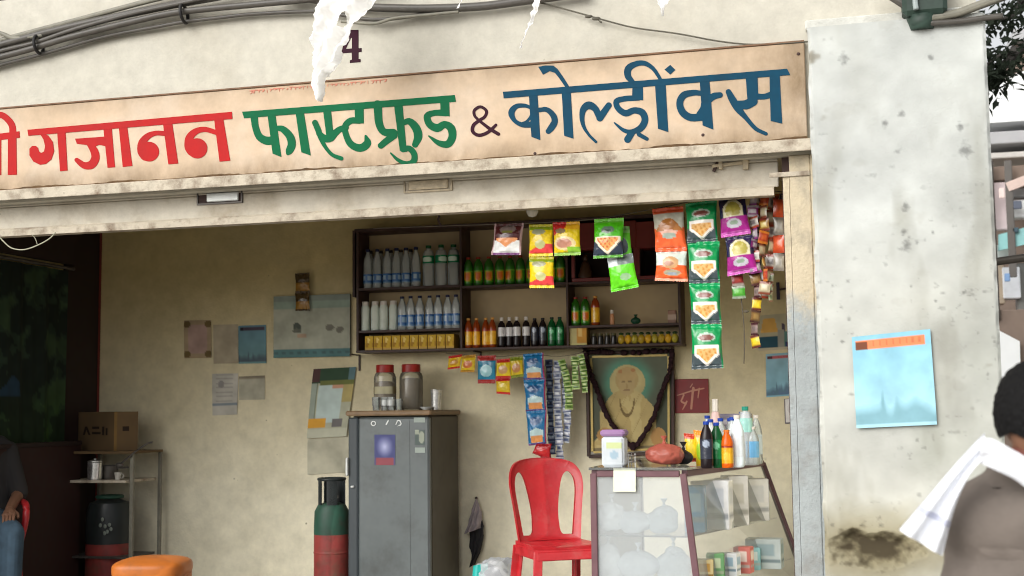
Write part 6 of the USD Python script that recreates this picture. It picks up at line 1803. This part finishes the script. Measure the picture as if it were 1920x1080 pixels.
shelf_goods('sky blue box standing on the upper glass shelf of the counter', 1302, .36, .10, .22, s1z, (84, 176, 224), (170, 220, 240))
shelf_goods('tall white box next to the sky blue one in the counter', 1342, .50, .13, .24, s1z, (248, 248, 248), (222, 226, 232))
shelf_goods('second tall white box further along the upper glass shelf', 1380, .74, .13, .25, s1z, (249, 248, 246), (230, 228, 220))
shelf_goods('white box at the far end of the upper glass shelf', 1416, 1.02, .15, .22, s1z, (252, 252, 252), (236, 238, 242))
shelf_goods('pale grey box on the lower glass shelf near the far end', 1428, .78, .18, .15, s2z, (186, 196, 196), (150, 170, 176))
lump('pink_bag', 'pink bag on the floor of the counter behind the front pane', 'bag', (P(1215, 1060, .35)[0], .35, BZ - .015), (.14, .10, .055), plain('bag_pink', (196, 130, 160), 0.4), 8)
lump('teal_bag', 'teal bag on the floor of the counter behind the side pane', 'bag', (P(1400, 1060, .62)[0] - .06, .62, BZ - .015), (.12, .10, .06), plain('bag_teal', (110, 176, 160), 0.4), 9)
lump('white_bag', 'white bag on the floor of the counter behind the side pane', 'bag', (P(1335, 1060, .4)[0] - .05, .40, BZ - .015), (.10, .08, .05), plain('bag_white', (214, 218, 222), 0.4), 10)

for i, (u, w_, d_, h_, y_, z_, lab) in enumerate((  # bags added to brighten the front pane in place of street reflections
        (1148, .075, .06, .075, .26, s1z, 'added pale bag imitating reflections, left of the upper shelf behind the front pane'), (1192, .085, .07, .055, .25, s1z, 'added low white bag imitating reflections, middle of the upper shelf behind the front pane'),
        (1246, .075, .06, .065, .25, s1z, 'added white bag imitating reflections, right of the upper shelf behind the front pane'), (1140, .07, .06, .085, .26, s2z, 'added tall white bag imitating reflections, left of the lower shelf behind the front pane'),
        (1196, .10, .07, .070, .24, s2z, 'added broad white bag imitating reflections, middle of the lower shelf behind the front pane'), (1262, .08, .06, .085, .25, s2z, 'added grey white bag imitating reflections, right of the lower shelf behind the front pane'))):
    lump('white_bag', lab, 'bag', (P(u, 1000, y_)[0], y_, z_), (w_, d_, h_), plain('bag_white%d' % (i % 3), [(240, 242, 244), (226, 232, 238), (214, 222, 226)][i % 3], 0.3), 30 + i, .75, 4)
gl_ = [((226, 206, 150), (206, 160, 80)), ((120, 176, 120), (210, 226, 190)), ((236, 238, 240), (170, 196, 214)), ((210, 120, 110), (240, 220, 210)), ((150, 200, 206), (220, 236, 236)), ((244, 240, 226), (190, 170, 120))]
for i, (u, y_, h_) in enumerate(((1318, .26, .10), (1338, .34, .12), (1362, .46, .11), (1388, .58, .13), (1408, .72, .11), (1434, .92, .12))):
    shelf_goods(f'{ORD[i]} from the left of the small cartons crowded on the lower side shelf', u, y_, .085, h_, s2z, *gl_[i], depth=.07)
for i, (u, y_) in enumerate(((1322, .60), (1358, .86), (1392, 1.1))):
    shelf_goods(f'{ORD[i]} from the left of the pale cartons in the back row of the upper shelf', u, y_, .12, .23, s1z, (244, 244, 240), (200, 206, 216), depth=.08)
CT = CZ + .0295
# goods on top of the counter
q = PZ(1131, 880, CT); q[1] = max(q[1], YC + .01)
t = thing('plastic_tub', 'pale plastic tub with a lilac lid at the left end of the counter top', 'tub', (q[0], YC + .085, CT))
ht = P(1131, 806, YC + .03)[2] - CT
obj(t, 'tub_body', box(-.055, .055, -.055, .055, 0, ht * .82, .012), plain('tub', (196, 202, 206), 0.3), local=True)
obj(t, 'lid', box(-.060, .060, -.060, .060, ht * .825, ht, .010), plain('tub_lid', (150, 116, 156), 0.35), local=True)
mm, c_ = grid(12, 12, quad_fn((-.03, -.0565, ht * .66), (.045, -.0565, ht * .66), (.045, -.0565, ht * .14), (-.03, -.0565, ht * .14)), lambda s, t: put(put(np.tile(np.array([196, 202, 206.]), (len(s), 1)), t < .3, (196, 206, 150)), ell(s, t, .5, .65, .3, .2), (160, 182, 196)))
obj(t, 'label', mm, M['paper'], True, c_, local=True)
q = PZ(1170, 878, CT)
t = thing('steel_stand', 'small bright wire stand between the tub and the red bundle', 'stand', (P(1172, 870, .3)[0], .3, CT))
obj(t, 'ring', cat_(trimesh.creation.torus(.05, .003, 20, 6, transform=trimesh.transformations.translation_matrix((0, 0, .05))), trimesh.creation.torus(.05, .003, 20, 6, transform=trimesh.transformations.translation_matrix((0, 0, .02)))), M['steel'], True, local=True)
obj(t, 'wires', cat_(*[bar((.05 * math.cos(a), .05 * math.sin(a), 0), (.05 * math.cos(a), .05 * math.sin(a), .06), .004, .004, up=(1, 0, 0)) for a in np.arange(6) * 1.047]), M['steel'], local=True)
lump('red_bundle', 'brownish red cloth bundle on the counter top', 'bundle', (P(1246, 870, .34)[0], .34, CT), (.105, .08, .052), plain('bundle', (160, 84, 70), 0.3, 0.2), 12, .55)
lump('black_bundle', 'small black pouch behind the brownish red bundle', 'pouch', (P(1282, 866, .42)[0], .42, CT), (.045, .05, .035), M['black'], 13)
for i, (u0, u1, v0, v1, Y, f, lab) in enumerate((
        (1282, 1306, 812, 866, .52, pk_small((226, 190, 30), (186, 60, 30), (240, 210, 60)), 'yellow packet with red ends standing behind the red bundle'),
        (1300, 1318, 806, 880, .50, pk_small((220, 190, 20), (226, 140, 30), (150, 190, 40)), 'tall yellow and green packet standing left of the dark bottles'))):
    packet('standing_packet', lab, ((u0, v0), (u1, v0 + 2), (u1 + 6, v1), (u0 + 6, v1)), Y, .014, f, 'packets standing on the counter', 70 + i)


def cbottle(u, v_top, v_base, name, lab, body, capm, paint, r, lb, **k):
    q = PZ(u, v_base, CT)
    h = P(u, v_top, q[1])[2] - CT
    return bottle(name, lab, 'bottle', (q[0], q[1], CT), 'bottles on the counter top', h=h, r=r, body=body, capm=capm, paint=paint, lab=lb, **k)


cap_blue = plain('cap_blue', (24, 60, 150))
clear = M['pet']
cbottle(1326, 790, 878, 'cola_bottle', 'dark bottle with a blue cap at the left of the bottles on the counter', plain('cola', (20, 12, 14), 0.2), cap_blue, dark_lab, .030, (.2, .62))
cbottle(1345, 792, 877, 'lime_bottle', 'green bottle with a blue cap between the dark bottle and the orange one', plain('lime', (8, 74, 34), 0.2), cap_blue, lime_lab, .030, (.2, .62))
cbottle(1364, 806, 877, 'mango_drink', 'orange drink bottle with a yellow label among the bottles on the counter', plain('orange_d', (206, 90, 10), 0.2), plain('cap_or', (210, 110, 40)), mango_lab, .030, (.12, .58))
cbottle(1384, 778, 876, 'soda_bottle', 'clear white bottle just right of the orange drink on the counter', plain('sprite', (226, 236, 236), 0.15), cap_white, lambda s, t: np.tile(np.array([226, 232, 232.]), (len(s), 1)), .032, (.2, .6))
cbottle(1400, 762, 872, 'water_bottle', 'tallest clear bottle with a green cap on the counter', clear, plain('cap_g2', (30, 130, 110)), lambda s, t: np.tile(np.array([150, 200, 190.]), (len(s), 1)), .034, (.56, .8), neck_at=.82)
cbottle(1412, 800, 872, 'water_bottle', 'short bottle with a light blue label at the right end of the counter', clear, cap_white, lambda s, t: np.tile(np.array([110, 176, 220.]), (len(s), 1)), .032, (.2, .62))
cbottle(1334, 786, 870, 'water_bottle', 'water bottle with a blue cap behind the dark bottle on the counter', clear, cap_blue, blue_lab, .031, (.1, .36))
cbottle(1353, 784, 869, 'water_bottle', 'water bottle with a blue cap behind the green bottle on the counter', clear, cap_blue, blue_lab, .031, (.1, .36))
cbottle(1371, 784, 868, 'water_bottle', 'water bottle with a blue cap behind the orange drink on the counter', clear, cap_blue, blue_lab, .031, (.1, .36))
for i, (u, v0, v1) in enumerate(((1328, 779, 862), (1362, 777, 861), (1380, 776, 860), (1393, 772, 862))):
    cbottle(u, v0, v1, 'water_bottle', f'{ORD[i]} from the left of the blue-capped water bottles at the back of the counter', clear, cap_blue, blue_lab, .031, (.1, .36))
cbottle(1375, 782, 872, 'soda_bottle', 'pale clear bottle squeezed between the orange drink and the white bottle', clear, cap_blue, blue_lab, .028, (.2, .55))
cbottle(1420, 778, 870, 'soda_bottle', 'pale bottle with a white cap at the far right corner of the counter top', clear, cap_white, lambda s, t: np.tile(np.array([206, 222, 232.]), (len(s), 1)), .028, (.2, .6))
cbottle(1344, 748, 866, 'lotion_tube', 'pale pink tall tube standing at the back of the counter bottles', plain('tube_pink', (206, 176, 170)), cap_white, None, .026, (.2, .6), slim=.5, cap_h=.2)
a_ = PZ(1385, 866, CT)
t = thing('grey_tray', 'flat grey box lying behind the bottles at the back of the counter', 'box', (a_[0], a_[1] + .08, CT))
obj(t, 'tray', box(-.10, .06, 0, .10, .0, .245, .004), plain('tray_g', (130, 124, 140), 0.4), local=True)
obj(t, 'label', box(-.09, .03, -.0025, -.0005, .19, .215), plain('tray_l', (190, 186, 196)), local=True)


# ---------------------------------------------------------------- people
def chain(bones):
    """bones: (p0, r0, p1, r1). Hulls of spheres joined and smoothed into one skin."""
    parts = []
    for p0, r0, p1, r1 in bones:
        def sp_(p, r):
            r = np.broadcast_to(r, 3)
            return m3.Manifold.sphere(1.0, 20).scale([float(x) for x in r]).translate([float(x) for x in p])
        parts.append(m3.Manifold.batch_hull([sp_(p0, r0), sp_(p1, r1)]))
    b = parts[0]
    for x in parts[1:]:
        b = b + x
    b = b.refine_to_length(.035)
    t = to_tm(b)
    t = trimesh.Trimesh(t.vertices, t.faces, process=True)
    trimesh.smoothing.filter_taubin(t, lamb=.5, nu=.52, iterations=14)
    return t


def fold(t, amp, sc, seed):
    n = t.vertex_normals
    t.vertices = t.vertices + n * (noise3(t.vertices * [1, 1, .6], sc, seed)[:, None] * amp)
    return t


def head_mesh(c, fwd, r=.092):
    fwd = np.asarray(fwd, float) / np.linalg.norm(fwd); up_ = np.array([0, 0, 1.0]); sd = np.cross(fwd, up_)
    s_ = trimesh.creation.icosphere(subdivisions=4)
    v = s_.vertices.copy()
    X, Y, Z = v[:, 0], v[:, 1], v[:, 2]            # X side, Y forward, Z up
    jaw = np.clip(-Z, 0, 1)
    X = X * .80 * (1 - .28 * jaw ** 1.5); Y2 = Y * .98 + .06 * jaw * (Y > 0); Z2 = Z * 1.22
    face = np.clip(Y, 0, 1) ** 2
    Y2 = Y2 + .24 * np.exp(-((X / .13) ** 2) - ((Z2 + .12) / .20) ** 2) * face + .08 * np.exp(-((X / .22) ** 2) - ((Z2 + .52) / .08) ** 2) * face - .09 * (np.exp(-(((X - .30) / .15) ** 2) - ((Z2 - .08) / .1) ** 2) + np.exp(-(((X + .30) / .15) ** 2) - ((Z2 - .08) / .1) ** 2)) * face
    p = np.asarray(c) + r * (X[:, None] * sd + Y2[:, None] * fwd + Z2[:, None] * up_)
    ears = []
    for s in (-1, 1):
        e = sphere((0, 0, 0), 1, 2); ev = e.vertices
        e.vertices = np.asarray(c) + r * ((s * .82 + ev[:, :1] * .10) * sd + (-.05 + ev[:, 1:2] * .20) * fwd + (-.02 + ev[:, 2:] * .33) * up_)
        ears.append(e)
    return cat_(trimesh.Trimesh(p, s_.faces, process=False), *ears), (sd, fwd, up_)


def hair_mesh(c, fr_, r=.092, seed=1):
    sd, fwd, up_ = fr_
    s_ = trimesh.creation.icosphere(subdivisions=5)
    v = s_.vertices
    keep = (v[:, 2] > -.42 + .75 * np.clip(v[:, 1] + .15, 0, 1) + .06 * np.sin(v[:, 0] * 9))
    s_.update_faces(keep[s_.faces].all(1)); s_.remove_unreferenced_vertices()
    v = s_.vertices
    k = 1.10 + noise3(v, 9, seed, 3) * .10
    p = np.asarray(c) + r * k[:, None] * ((v[:, 0] * .86)[:, None] * sd + v[:, 1:2] * 1.02 * fwd + (v[:, 2] * 1.22)[:, None] * up_)
    return trimesh.Trimesh(p, s_.faces, process=False)


def hand(base, d, palm_n, r=1.0):
    """Palm and five curled fingers growing from base along d."""
    d = np.asarray(d, float) / np.linalg.norm(d); n = np.asarray(palm_n, float); n -= d * (n @ d); n /= np.linalg.norm(n); w = np.cross(d, n)
    b = np.asarray(base, float)
    out = [(b, .027, b + d * .05 + w * .018, .016), (b, .027, b + d * .05 - w * .020, .016), (b + d * .02, .024, b + d * .085 + w * .028, .0125), (b + d * .02, .024, b + d * .088 - w * .028, .0125), (b + d * .085 + w * .028, .0125, b + d * .088 - w * .028, .0125)]
    for k, L in zip((-1.5, -.5, .5, 1.5), (.070, .080, .074, .058)):
        p0 = b + d * .088 - w * (k * .0185); p1 = p0 + d * L * .45 + n * .010; p2 = p1 + d * L * .30 + n * .018; p3 = p2 + d * L * .12 + n * .020
        out += [(p0, .0095, p1, .0090), (p1, .0090, p2, .0084), (p2, .0084, p3, .0076)]
    t0 = b + d * .022 + w * .026; t1 = t0 + d * .030 + w * .020 + n * .006; t2 = t1 + d * .030 + w * .006 + n * .010
    out += [(b + d * .01, .018, t0, .014), (t0, .0125, t1, .011), (t1, .011, t2, .009)]
    return out


def skin_mesh(bones, length=.012):
    parts = []
    for p0, r0, p1, r1 in bones:
        parts.append(m3.Manifold.batch_hull([m3.Manifold.sphere(float(r0), 14).translate([float(x) for x in p0]), m3.Manifold.sphere(float(r1), 14).translate([float(x) for x in p1])]))
    b = parts[0]
    for x in parts[1:]:
        b = b + x
    b = b.refine_to_length(length)
    t = to_tm(b); t = trimesh.Trimesh(t.vertices, t.faces, process=True)
    trimesh.smoothing.filter_taubin(t, lamb=.4, nu=.42, iterations=6)
    return t


# the man in the street, seen from behind
PYM = -2.72
H = P(1936, 776, PYM)
gx, gy = H[0] + .01, H[1]
back = np.array([-_f[0], -_f[1], 0]); fw = np.array([math.sin(.12), math.cos(.12), 0.0])       # he faces the shop
sd_ = np.array([fw[1], -fw[0], 0])
man = thing('person', 'standing person in brown shirt seen from behind, white towel round the neck', 'person', (gx, gy, 0))
J = lambda s, f, z: np.array([gx, gy, 0]) + sd_ * s + fw * f + np.array([0, 0, z])
hm, frh = head_mesh(H, fw)
zsh = P(1870, 905, PYM)[2]
bones = [(J(0, -.01, zsh + .02), .060, J(0, .01, H[2] - .06), .056)]
bodyb = [(J(0, 0, zsh + .0), .062, J(0, .01, H[2] - .05), .058), (J(-.10, 0, zsh - .06), .06, J(.10, 0, zsh - .06), .06), (J(-.10, 0, zsh - .10), .10, J(.10, 0, zsh - .10), .10), (J(-.08, .01, zsh - .20), .11, J(.08, .01, zsh - .20), .11), (J(-.08, .01, zsh - .2), .10, J(-.07, .01, .98), .09), (J(.08, .01, zsh - .2), .10, J(.07, .01, .98), .09),
         (J(-.09, 0, .92), .10, J(-.10, .01, .50), .058), (J(.09, 0, .92), .10, J(.10, .01, .50), .058), (J(-.10, .01, .50), .056, J(-.10, -.02, .09), .038), (J(.10, .01, .50), .056, J(.10, -.02, .09), .038), (J(-.10, -.04, .045), .035, J(-.10, .14, .03), .028), (J(.10, -.04, .045), .035, J(.10, .14, .03), .028),
         (J(-.150, 0, zsh - .08), .042, J(-.172, -.02, zsh - .34), .040), (J(-.172, -.02, zsh - .34), .036, J(-.175, .07, zsh - .58), .026), (J(.150, 0, zsh - .08), .042, J(.172, -.02, zsh - .34), .040), (J(.172, -.02, zsh - .34), .036, J(.175, .07, zsh - .58), .026)]
bt = chain(bodyb)
hands = [skin_mesh(hand(J(s * .175, .075, zsh - .60), (0, .12, -1), -sd_ * s)) for s in (-1, 1)]
obj(man, 'body', cat_(bt, hm, *hands), M['skin'], True)
obj(man, 'hair', hair_mesh(H, frh), M['hair'], True)
shb = [(J(-.115, -.005, zsh - .04), .066, J(.115, -.005, zsh - .04), .066), (J(-.06, -.01, zsh + .015), .065, J(.06, -.01, zsh + .015), .065), (J(-.12, -.01, zsh - .10), .112, J(.12, -.01, zsh - .10), .112), (J(-.11, 0, zsh - .24), .122, J(.11, 0, zsh - .24), .122), (J(-.11, 0, zsh - .24), .122, J(-.10, 0, .86), .112), (J(.11, 0, zsh - .24), .122, J(.10, 0, .86), .112), (J(-.10, 0, .86), .112, J(.10, 0, .86), .112),
       (J(-.155, -.005, zsh - .07), .060, J(-.172, -.02, zsh - .30), .055), (J(.155, -.005, zsh - .07), .060, J(.172, -.02, zsh - .30), .055)]
obj(man, 'shirt', fold(chain(shb), .030, 7, 3), M['shirt'], True)
obj(man, 'collar', fold(chain([(J(-.045, -.03, zsh + .055), .030, J(.045, -.03, zsh + .055), .030), (J(-.05, .0, zsh + .05), .030, J(-.045, -.03, zsh + .055), .030), (J(.05, .0, zsh + .05), .030, J(.045, -.03, zsh + .055), .030)]), .004, 20, 3), plain('collar_red', (120, 74, 66), 0.8), True)
trb = [(J(-.09, 0, .90), .112, J(-.10, .01, .50), .072), (J(.09, 0, .90), .112, J(.10, .01, .50), .072), (J(-.10, .01, .50), .070, J(-.10, -.015, .10), .058), (J(.10, .01, .50), .070, J(.10, -.015, .10), .058), (J(-.09, 0, .9), .112, J(.09, 0, .9), .112)]
obj(man, 'trousers', fold(chain(trb), .012, 9, 5), M['trouser'], True)

tw = thing('towel', 'white towel with a lilac stripe round the neck of the man in brown', 'towel', H)


def towel_sheet(name, L, R_, Y0, Y1, mk, nx=40, ny=50, amp=.016, lift=0.0):
    L, R_ = np.array(L, float), np.array(R_, float)
    k = np.linspace(0, 1, len(L))
    Ls, Rs = smooth_path(L, 8), smooth_path(R_, 8)
    kk = np.linspace(0, 1, len(Ls)); kr_ = np.linspace(0, 1, len(Rs))

    def pt(s, t):
        a = np.stack([np.interp(t, kk, Ls[:, i]) for i in (0, 1)], 1); b = np.stack([np.interp(t, kr_, Rs[:, i]) for i in (0, 1)], 1)
        q_ = a * (1 - s[:, None]) + b * s[:, None]
        p = np.array([P(u, v, Y0 + (Y1 - Y0) * w) for (u, v), w in zip(q_, t)])
        p[:, 1] += amp * np.sin(s * 11 + t * 2.5) * (0.4 + .6 * t) - lift * np.sin(np.pi * s) + noise3(p, 13, 3) * .018
        return p

    f1 = lambda s, t: pt(s, t)
    m1 = grid(nx, ny, f1)
    f2 = lambda s, t: pt(s, t) + np.array([0, .009, 0])
    m2 = grid(nx, ny, f2); m2.invert()
    # close the rim so that the cloth has thickness
    n = nx * ny
    idx = np.arange(n).reshape(ny, nx)
    rim = np.concatenate([idx[0], idx[1:, -1], idx[-1, -2::-1], idx[-2:0:-1, 0]])
    nxt = np.roll(rim, -1)
    f_ = np.vstack([m1.faces, m2.faces + n, np.stack([rim, rim + n, nxt + n], 1), np.stack([rim, nxt + n, nxt], 1)])
    obj(tw, name, trimesh.Trimesh(np.vstack([m1.vertices, m2.vertices]), f_, process=False), M[mk], 50)
    return pt


pt = towel_sheet('hanging_end', [(1846, 812), (1800, 862), (1742, 930), (1686, 994)], [(1856, 850), (1820, 888), (1790, 955), (1768, 1044)], PYM - .145, PYM - .16, 'towel')
sm_ = grid(40, 5, lambda s, t: pt(s, .76 + .045 * t) + np.array([0, -.002, 0]))
obj(tw, 'stripe', sm_, M['towel_stripe'], True)
towel_sheet('neck_fold', [(1838, 826), (1860, 822), (1905, 846), (1960, 872), (2010, 850)], [(1836, 868), (1858, 878), (1900, 898), (1955, 930), (2020, 908)], PYM - .145, PYM - .11, 'towel', 40, 40, .008, .02)

# seated person at the left edge
sp0 = np.array([lq[0], lq[1], FLOOR])
fd = np.array([math.sin(math.radians(48)), -math.cos(math.radians(48)), 0]); sdd = np.array([fd[1], -fd[0], 0])
S = lambda s, f, z: sp0 + sdd * s + fd * f + np.array([0, 0, z])
sit = thing('person', 'person in dark shirt and jeans sitting in the red armchair at the left edge', 'person', sp0)
HS = S(0, -.02, 1.245)
hm2, frh2 = head_mesh(HS, fd)
hip, kn, an = .50, .47, .09
sb = [(S(0, -.10, 1.06), .055, S(0, -.04, 1.20), .055), (S(-.13, -.12, .98), .07, S(.13, -.12, .98), .07), (S(-.08, -.13, .94), .11, S(.08, -.13, .94), .11), (S(-.08, -.13, .9), .11, S(-.08, -.10, .57), .11), (S(.08, -.13, .9), .11, S(.08, -.10, .57), .11)]
for s in (-1, 1):
    sb += [(S(s * .09, -.08, .53), .09, S(s * .12, .36, kn + .02), .06), (S(s * .12, .36, kn), .058, S(s * .12, .38, an), .04), (S(s * .12, .36, .045), .036, S(s * .13, .52, .035), .028),
           (S(s * .19, -.12, .96), .052, S(s * .24, -.02, .70), .042), (S(s * .24, -.02, .70), .038, S(s * .14, .22, .62), .028)]
hs_ = [skin_mesh(hand(S(s * .135, .24, .615), fd - sdd * s * .25 - np.array([0, 0, .25]), (0, 0, -1))) for s in (-1, 1)]
obj(sit, 'body', cat_(chain(sb), hm2, *hs_), M['skin'], True)
obj(sit, 'hair', hair_mesh(HS, frh2), M['hair'], True)
shb = [(S(-.13, -.12, .99), .078, S(.13, -.12, .99), .078), (S(-.09, -.13, .92), .122, S(.09, -.13, .92), .122), (S(-.09, -.13, .9), .122, S(-.09, -.10, .58), .122), (S(.09, -.13, .9), .122, S(.09, -.10, .58), .122)]
for s in (-1, 1):
    shb += [(S(s * .19, -.12, .965), .066, S(s * .24, -.02, .71), .058)]
obj(sit, 'shirt', fold(chain(shb), .016, 9, 6), M['shirt_dark'], True)
jb_ = []
for s in (-1, 1):
    jb_ += [(S(s * .09, -.08, .53), .105, S(s * .12, .37, kn + .02), .076), (S(s * .12, .37, kn + .01), .074, S(s * .12, .38, .10), .06)]
obj(sit, 'jeans', fold(chain(jb_ + [(S(-.08, -.10, .54), .11, S(.08, -.10, .54), .11)]), .010, 10, 7), M['jeans'], True)

# ---------------------------------------------------------------- the street beyond the pillar
def slabpx(u0, u1, v0, v1, Y, d):
    a, b = P(u0, v1, Y), P(u1, v0, Y)
    return box(a[0], b[0], Y, Y + d, a[2], b[2], .01)


stl = thing('market_stall', 'roadside stall with a white arched roof, pink panel and teal banner beyond the pillar', 'stall', P(1900, 900, 9.0) * np.array([1, 1, 0]))
arch = []
xa, za = P(1832, 232, 9.0)[0], P(1832, 232, 9.0)[2]
xr, zr = P(2080, 232, 9.0)[0] - xa, P(1950, 128, 9.0)[2] - za
aa = np.linspace(0, np.pi, 24)
outer_ = [(xa + xr / 2 - xr / 2 * math.cos(t_), za + zr * math.sin(t_)) for t_ in aa]
ar = sg.Polygon(outer_)
e = trimesh.creation.extrude_polygon(ar, 2.5, engine='earcut'); v = np.array(e.vertices); e.vertices = np.stack([v[:, 0], 9.0 + v[:, 2], v[:, 1]], 1); e.fix_normals()
obj(stl, 'arched_roof', e, M['white_sheet'])
obj(stl, 'fascia', slabpx(1830, 2090, 233, 272, 8.95, 2.5), M['grey_sheet'])
obj(stl, 'fascia_trim', slabpx(1830, 2090, 273, 299, 8.98, 2.4), plain('trim_pale', (190, 186, 180)))
obj(stl, 'back_wall', slabpx(1836, 2085, 300, 720, 10.6, .2), M['brown_wall'])
obj(stl, 'valance', slabpx(1836, 2085, 300, 340, 9.0, .1), M['brown_wall'])
obj(stl, 'pink_panel', slabpx(1850, 1889, 341, 432, 9.02, .1), M['pink'])
obj(stl, 'awning_stripe', bar(P(1888, 352, 8.9), P(1990, 312, 8.9), .10, .1), plain('salmon', (206, 184, 174)))
obj(stl, 'banner', slab([P(1872, 440, 8.9), P(2000, 405, 8.9), P(2000, 440, 8.9), P(1872, 470, 8.9)], (0, 1, 0), .04), M['teal'])
for i, (u0, u1, v0, v1, c_) in enumerate(((1896, 1960, 372, 408, (226, 226, 226)), (1893, 1940, 352, 370, (150, 150, 150)), (1866, 1900, 458, 486, (210, 220, 216)), (1882, 1912, 500, 560, (232, 236, 242)), (1868, 1882, 496, 570, (176, 160, 140)), (1912, 1990, 490, 640, (120, 120, 116)))):
    obj(stl, 'stock_panel', slabpx(u0, u1, v0, v1, 9.0 + .04 * i, .25), plain('stock%d' % i, c_))
obj(stl, 'counter_front', slabpx(1840, 2085, 575, 1000, 8.9, .6), M['brown_wall'])
obj(stl, 'white_cover', slab([P(1870, 618, 8.8), P(1912, 640, 8.8), P(1914, 700, 8.8), P(1868, 720, 8.8)], (0, 1, 0), .06), M['white_sheet'])
for i, (u0, u1, v0, v1, c_) in enumerate(((1856, 1862, 300, 600, (70, 66, 62)), (1893, 1897, 300, 520, (96, 92, 88)), (1900, 1916, 376, 392, (90, 96, 110)), (1874, 1884, 352, 372, (226, 206, 200)), (1898, 1910, 426, 436, (60, 80, 90)), (1884, 1894, 512, 528, (120, 150, 190)))):
    obj(stl, 'stock_panel' if i > 1 else 'pole', slabpx(u0, u1, v0, v1, 8.86, .03), plain('clut%d' % i, c_))
rl = thing('steel_railing', 'dark steel railing running across just beyond the pillar', 'railing', P(1880, 485, 1.5) * np.array([1, 1, 0]))
obj(rl, 'top_rail', tube([P(1836, 496, 1.5), P(1880, 489, 1.5), P(2100, 458, 1.5)], .022, 8), M['dark_metal'], True)
for u in (1990, 2090):
    q = P(u, 470, 1.5)
    obj(rl, 'post', box(q[0] - .02, q[0] + .02, 1.48, 1.52, 0, q[2], .003), M['dark_metal'])
far = thing('brown_house', 'brownish house far behind the stall roof', 'house', P(1990, 900, 16.0) * np.array([1, 1, 0]))
obj(far, 'wall', box(P(1903, 100, 16)[0], P(1903, 100, 16)[0] + 8, 16, 22, 0, P(1903, 84, 16)[2]), M['brown_wall'])
obj(far, 'roof', box(P(1898, 100, 16)[0], P(1898, 100, 16)[0] + 8.3, 15.8, 22.2, P(1903, 84, 16)[2] + .002, P(1903, 72, 16)[2] + .1), M['grey_sheet'])
obj(far, 'window', box(P(1930, 110, 16)[0], P(1930, 110, 16)[0] + .9, 15.95, 15.999, P(1930, 130, 16)[2], P(1930, 100, 16)[2]), M['black'])

tr_ = thing('street_tree', 'dark leafed tree whose lowest boughs reach in behind the pillar top', 'tree', (2.9, 5.2, 0))
TB = np.array([2.9, 5.2, 0])
limbs = [[TB, TB + (-.05, 0, 2.0), TB + (-.1, .1, 3.6), TB + (0, .1, 5.6)],
         [TB + (-.08, .05, 3.0), P(1990, 70, 5.0), P(1915, 92, 4.9), P(1862, 112, 4.8), P(1838, 140, 4.8)],
         [TB + (-.1, .1, 3.6), P(1960, 10, 5.0), P(1900, 30, 4.9), P(1850, 42, 4.9)],
         [P(1905, 94, 4.9), P(1885, 120, 4.85), P(1866, 150, 4.8), P(1850, 160, 4.8)], [TB + (0, .1, 4.2), TB + (.8, .3, 5.2), TB + (1.5, .4, 5.6)], [TB + (-.05, .1, 4.4), TB + (-.6, -.2, 5.6), TB + (-1.0, -.3, 6.2)]]
obj(tr_, 'trunk', tube(limbs[0], [.17, .13, .10, .05], 12), M['bark'], True)
for l in limbs[1:]:
    obj(tr_, 'bough', tube(l, [.05, .035, .018, .008], 8), M['bark'], True)
lv, lf = [], []


def leaf(c, L, W, d, n):
    d = d / np.linalg.norm(d); n = n - d * (n @ d); n /= np.linalg.norm(n); w = np.cross(d, n)
    k = len(lv)
    lv.extend([c, c + d * L * .45 + w * W / 2 + n * .006, c + d * L, c + d * L * .45 - w * W / 2 + n * .006])
    lf.extend([[k, k + 1, k + 2], [k, k + 2, k + 3]])


for l in limbs[1:]:
    pth = smooth_path(np.array(l), 10)
    for _ in range(230):
        c = pth[rng.integers(len(pth) // 4, len(pth))] + rng.normal(0, [.10, .12, .055])
        leaf(c, rng.uniform(.07, .13), rng.uniform(.03, .055), rng.normal(0, 1, 3) + (0, 0, -.5), rng.normal(0, .6, 3) + (0, 0, 1))
for _ in range(2600):
    a = rng.normal(0, 1, 3); a /= np.linalg.norm(a)
    c = TB + (.5, .4, 6.2) + a * (1.8, 1.8, 1.2) * rng.uniform(.5, 1) ** .5
    leaf(c, rng.uniform(.10, .2), rng.uniform(.05, .09), rng.normal(0, 1, 3) + (0, 0, -.5), rng.normal(0, .6, 3) + (0, 0, 1))
obj(tr_, 'crown', trimesh.Trimesh(np.array(lv), np.array(lf), process=False), M['leaf'])
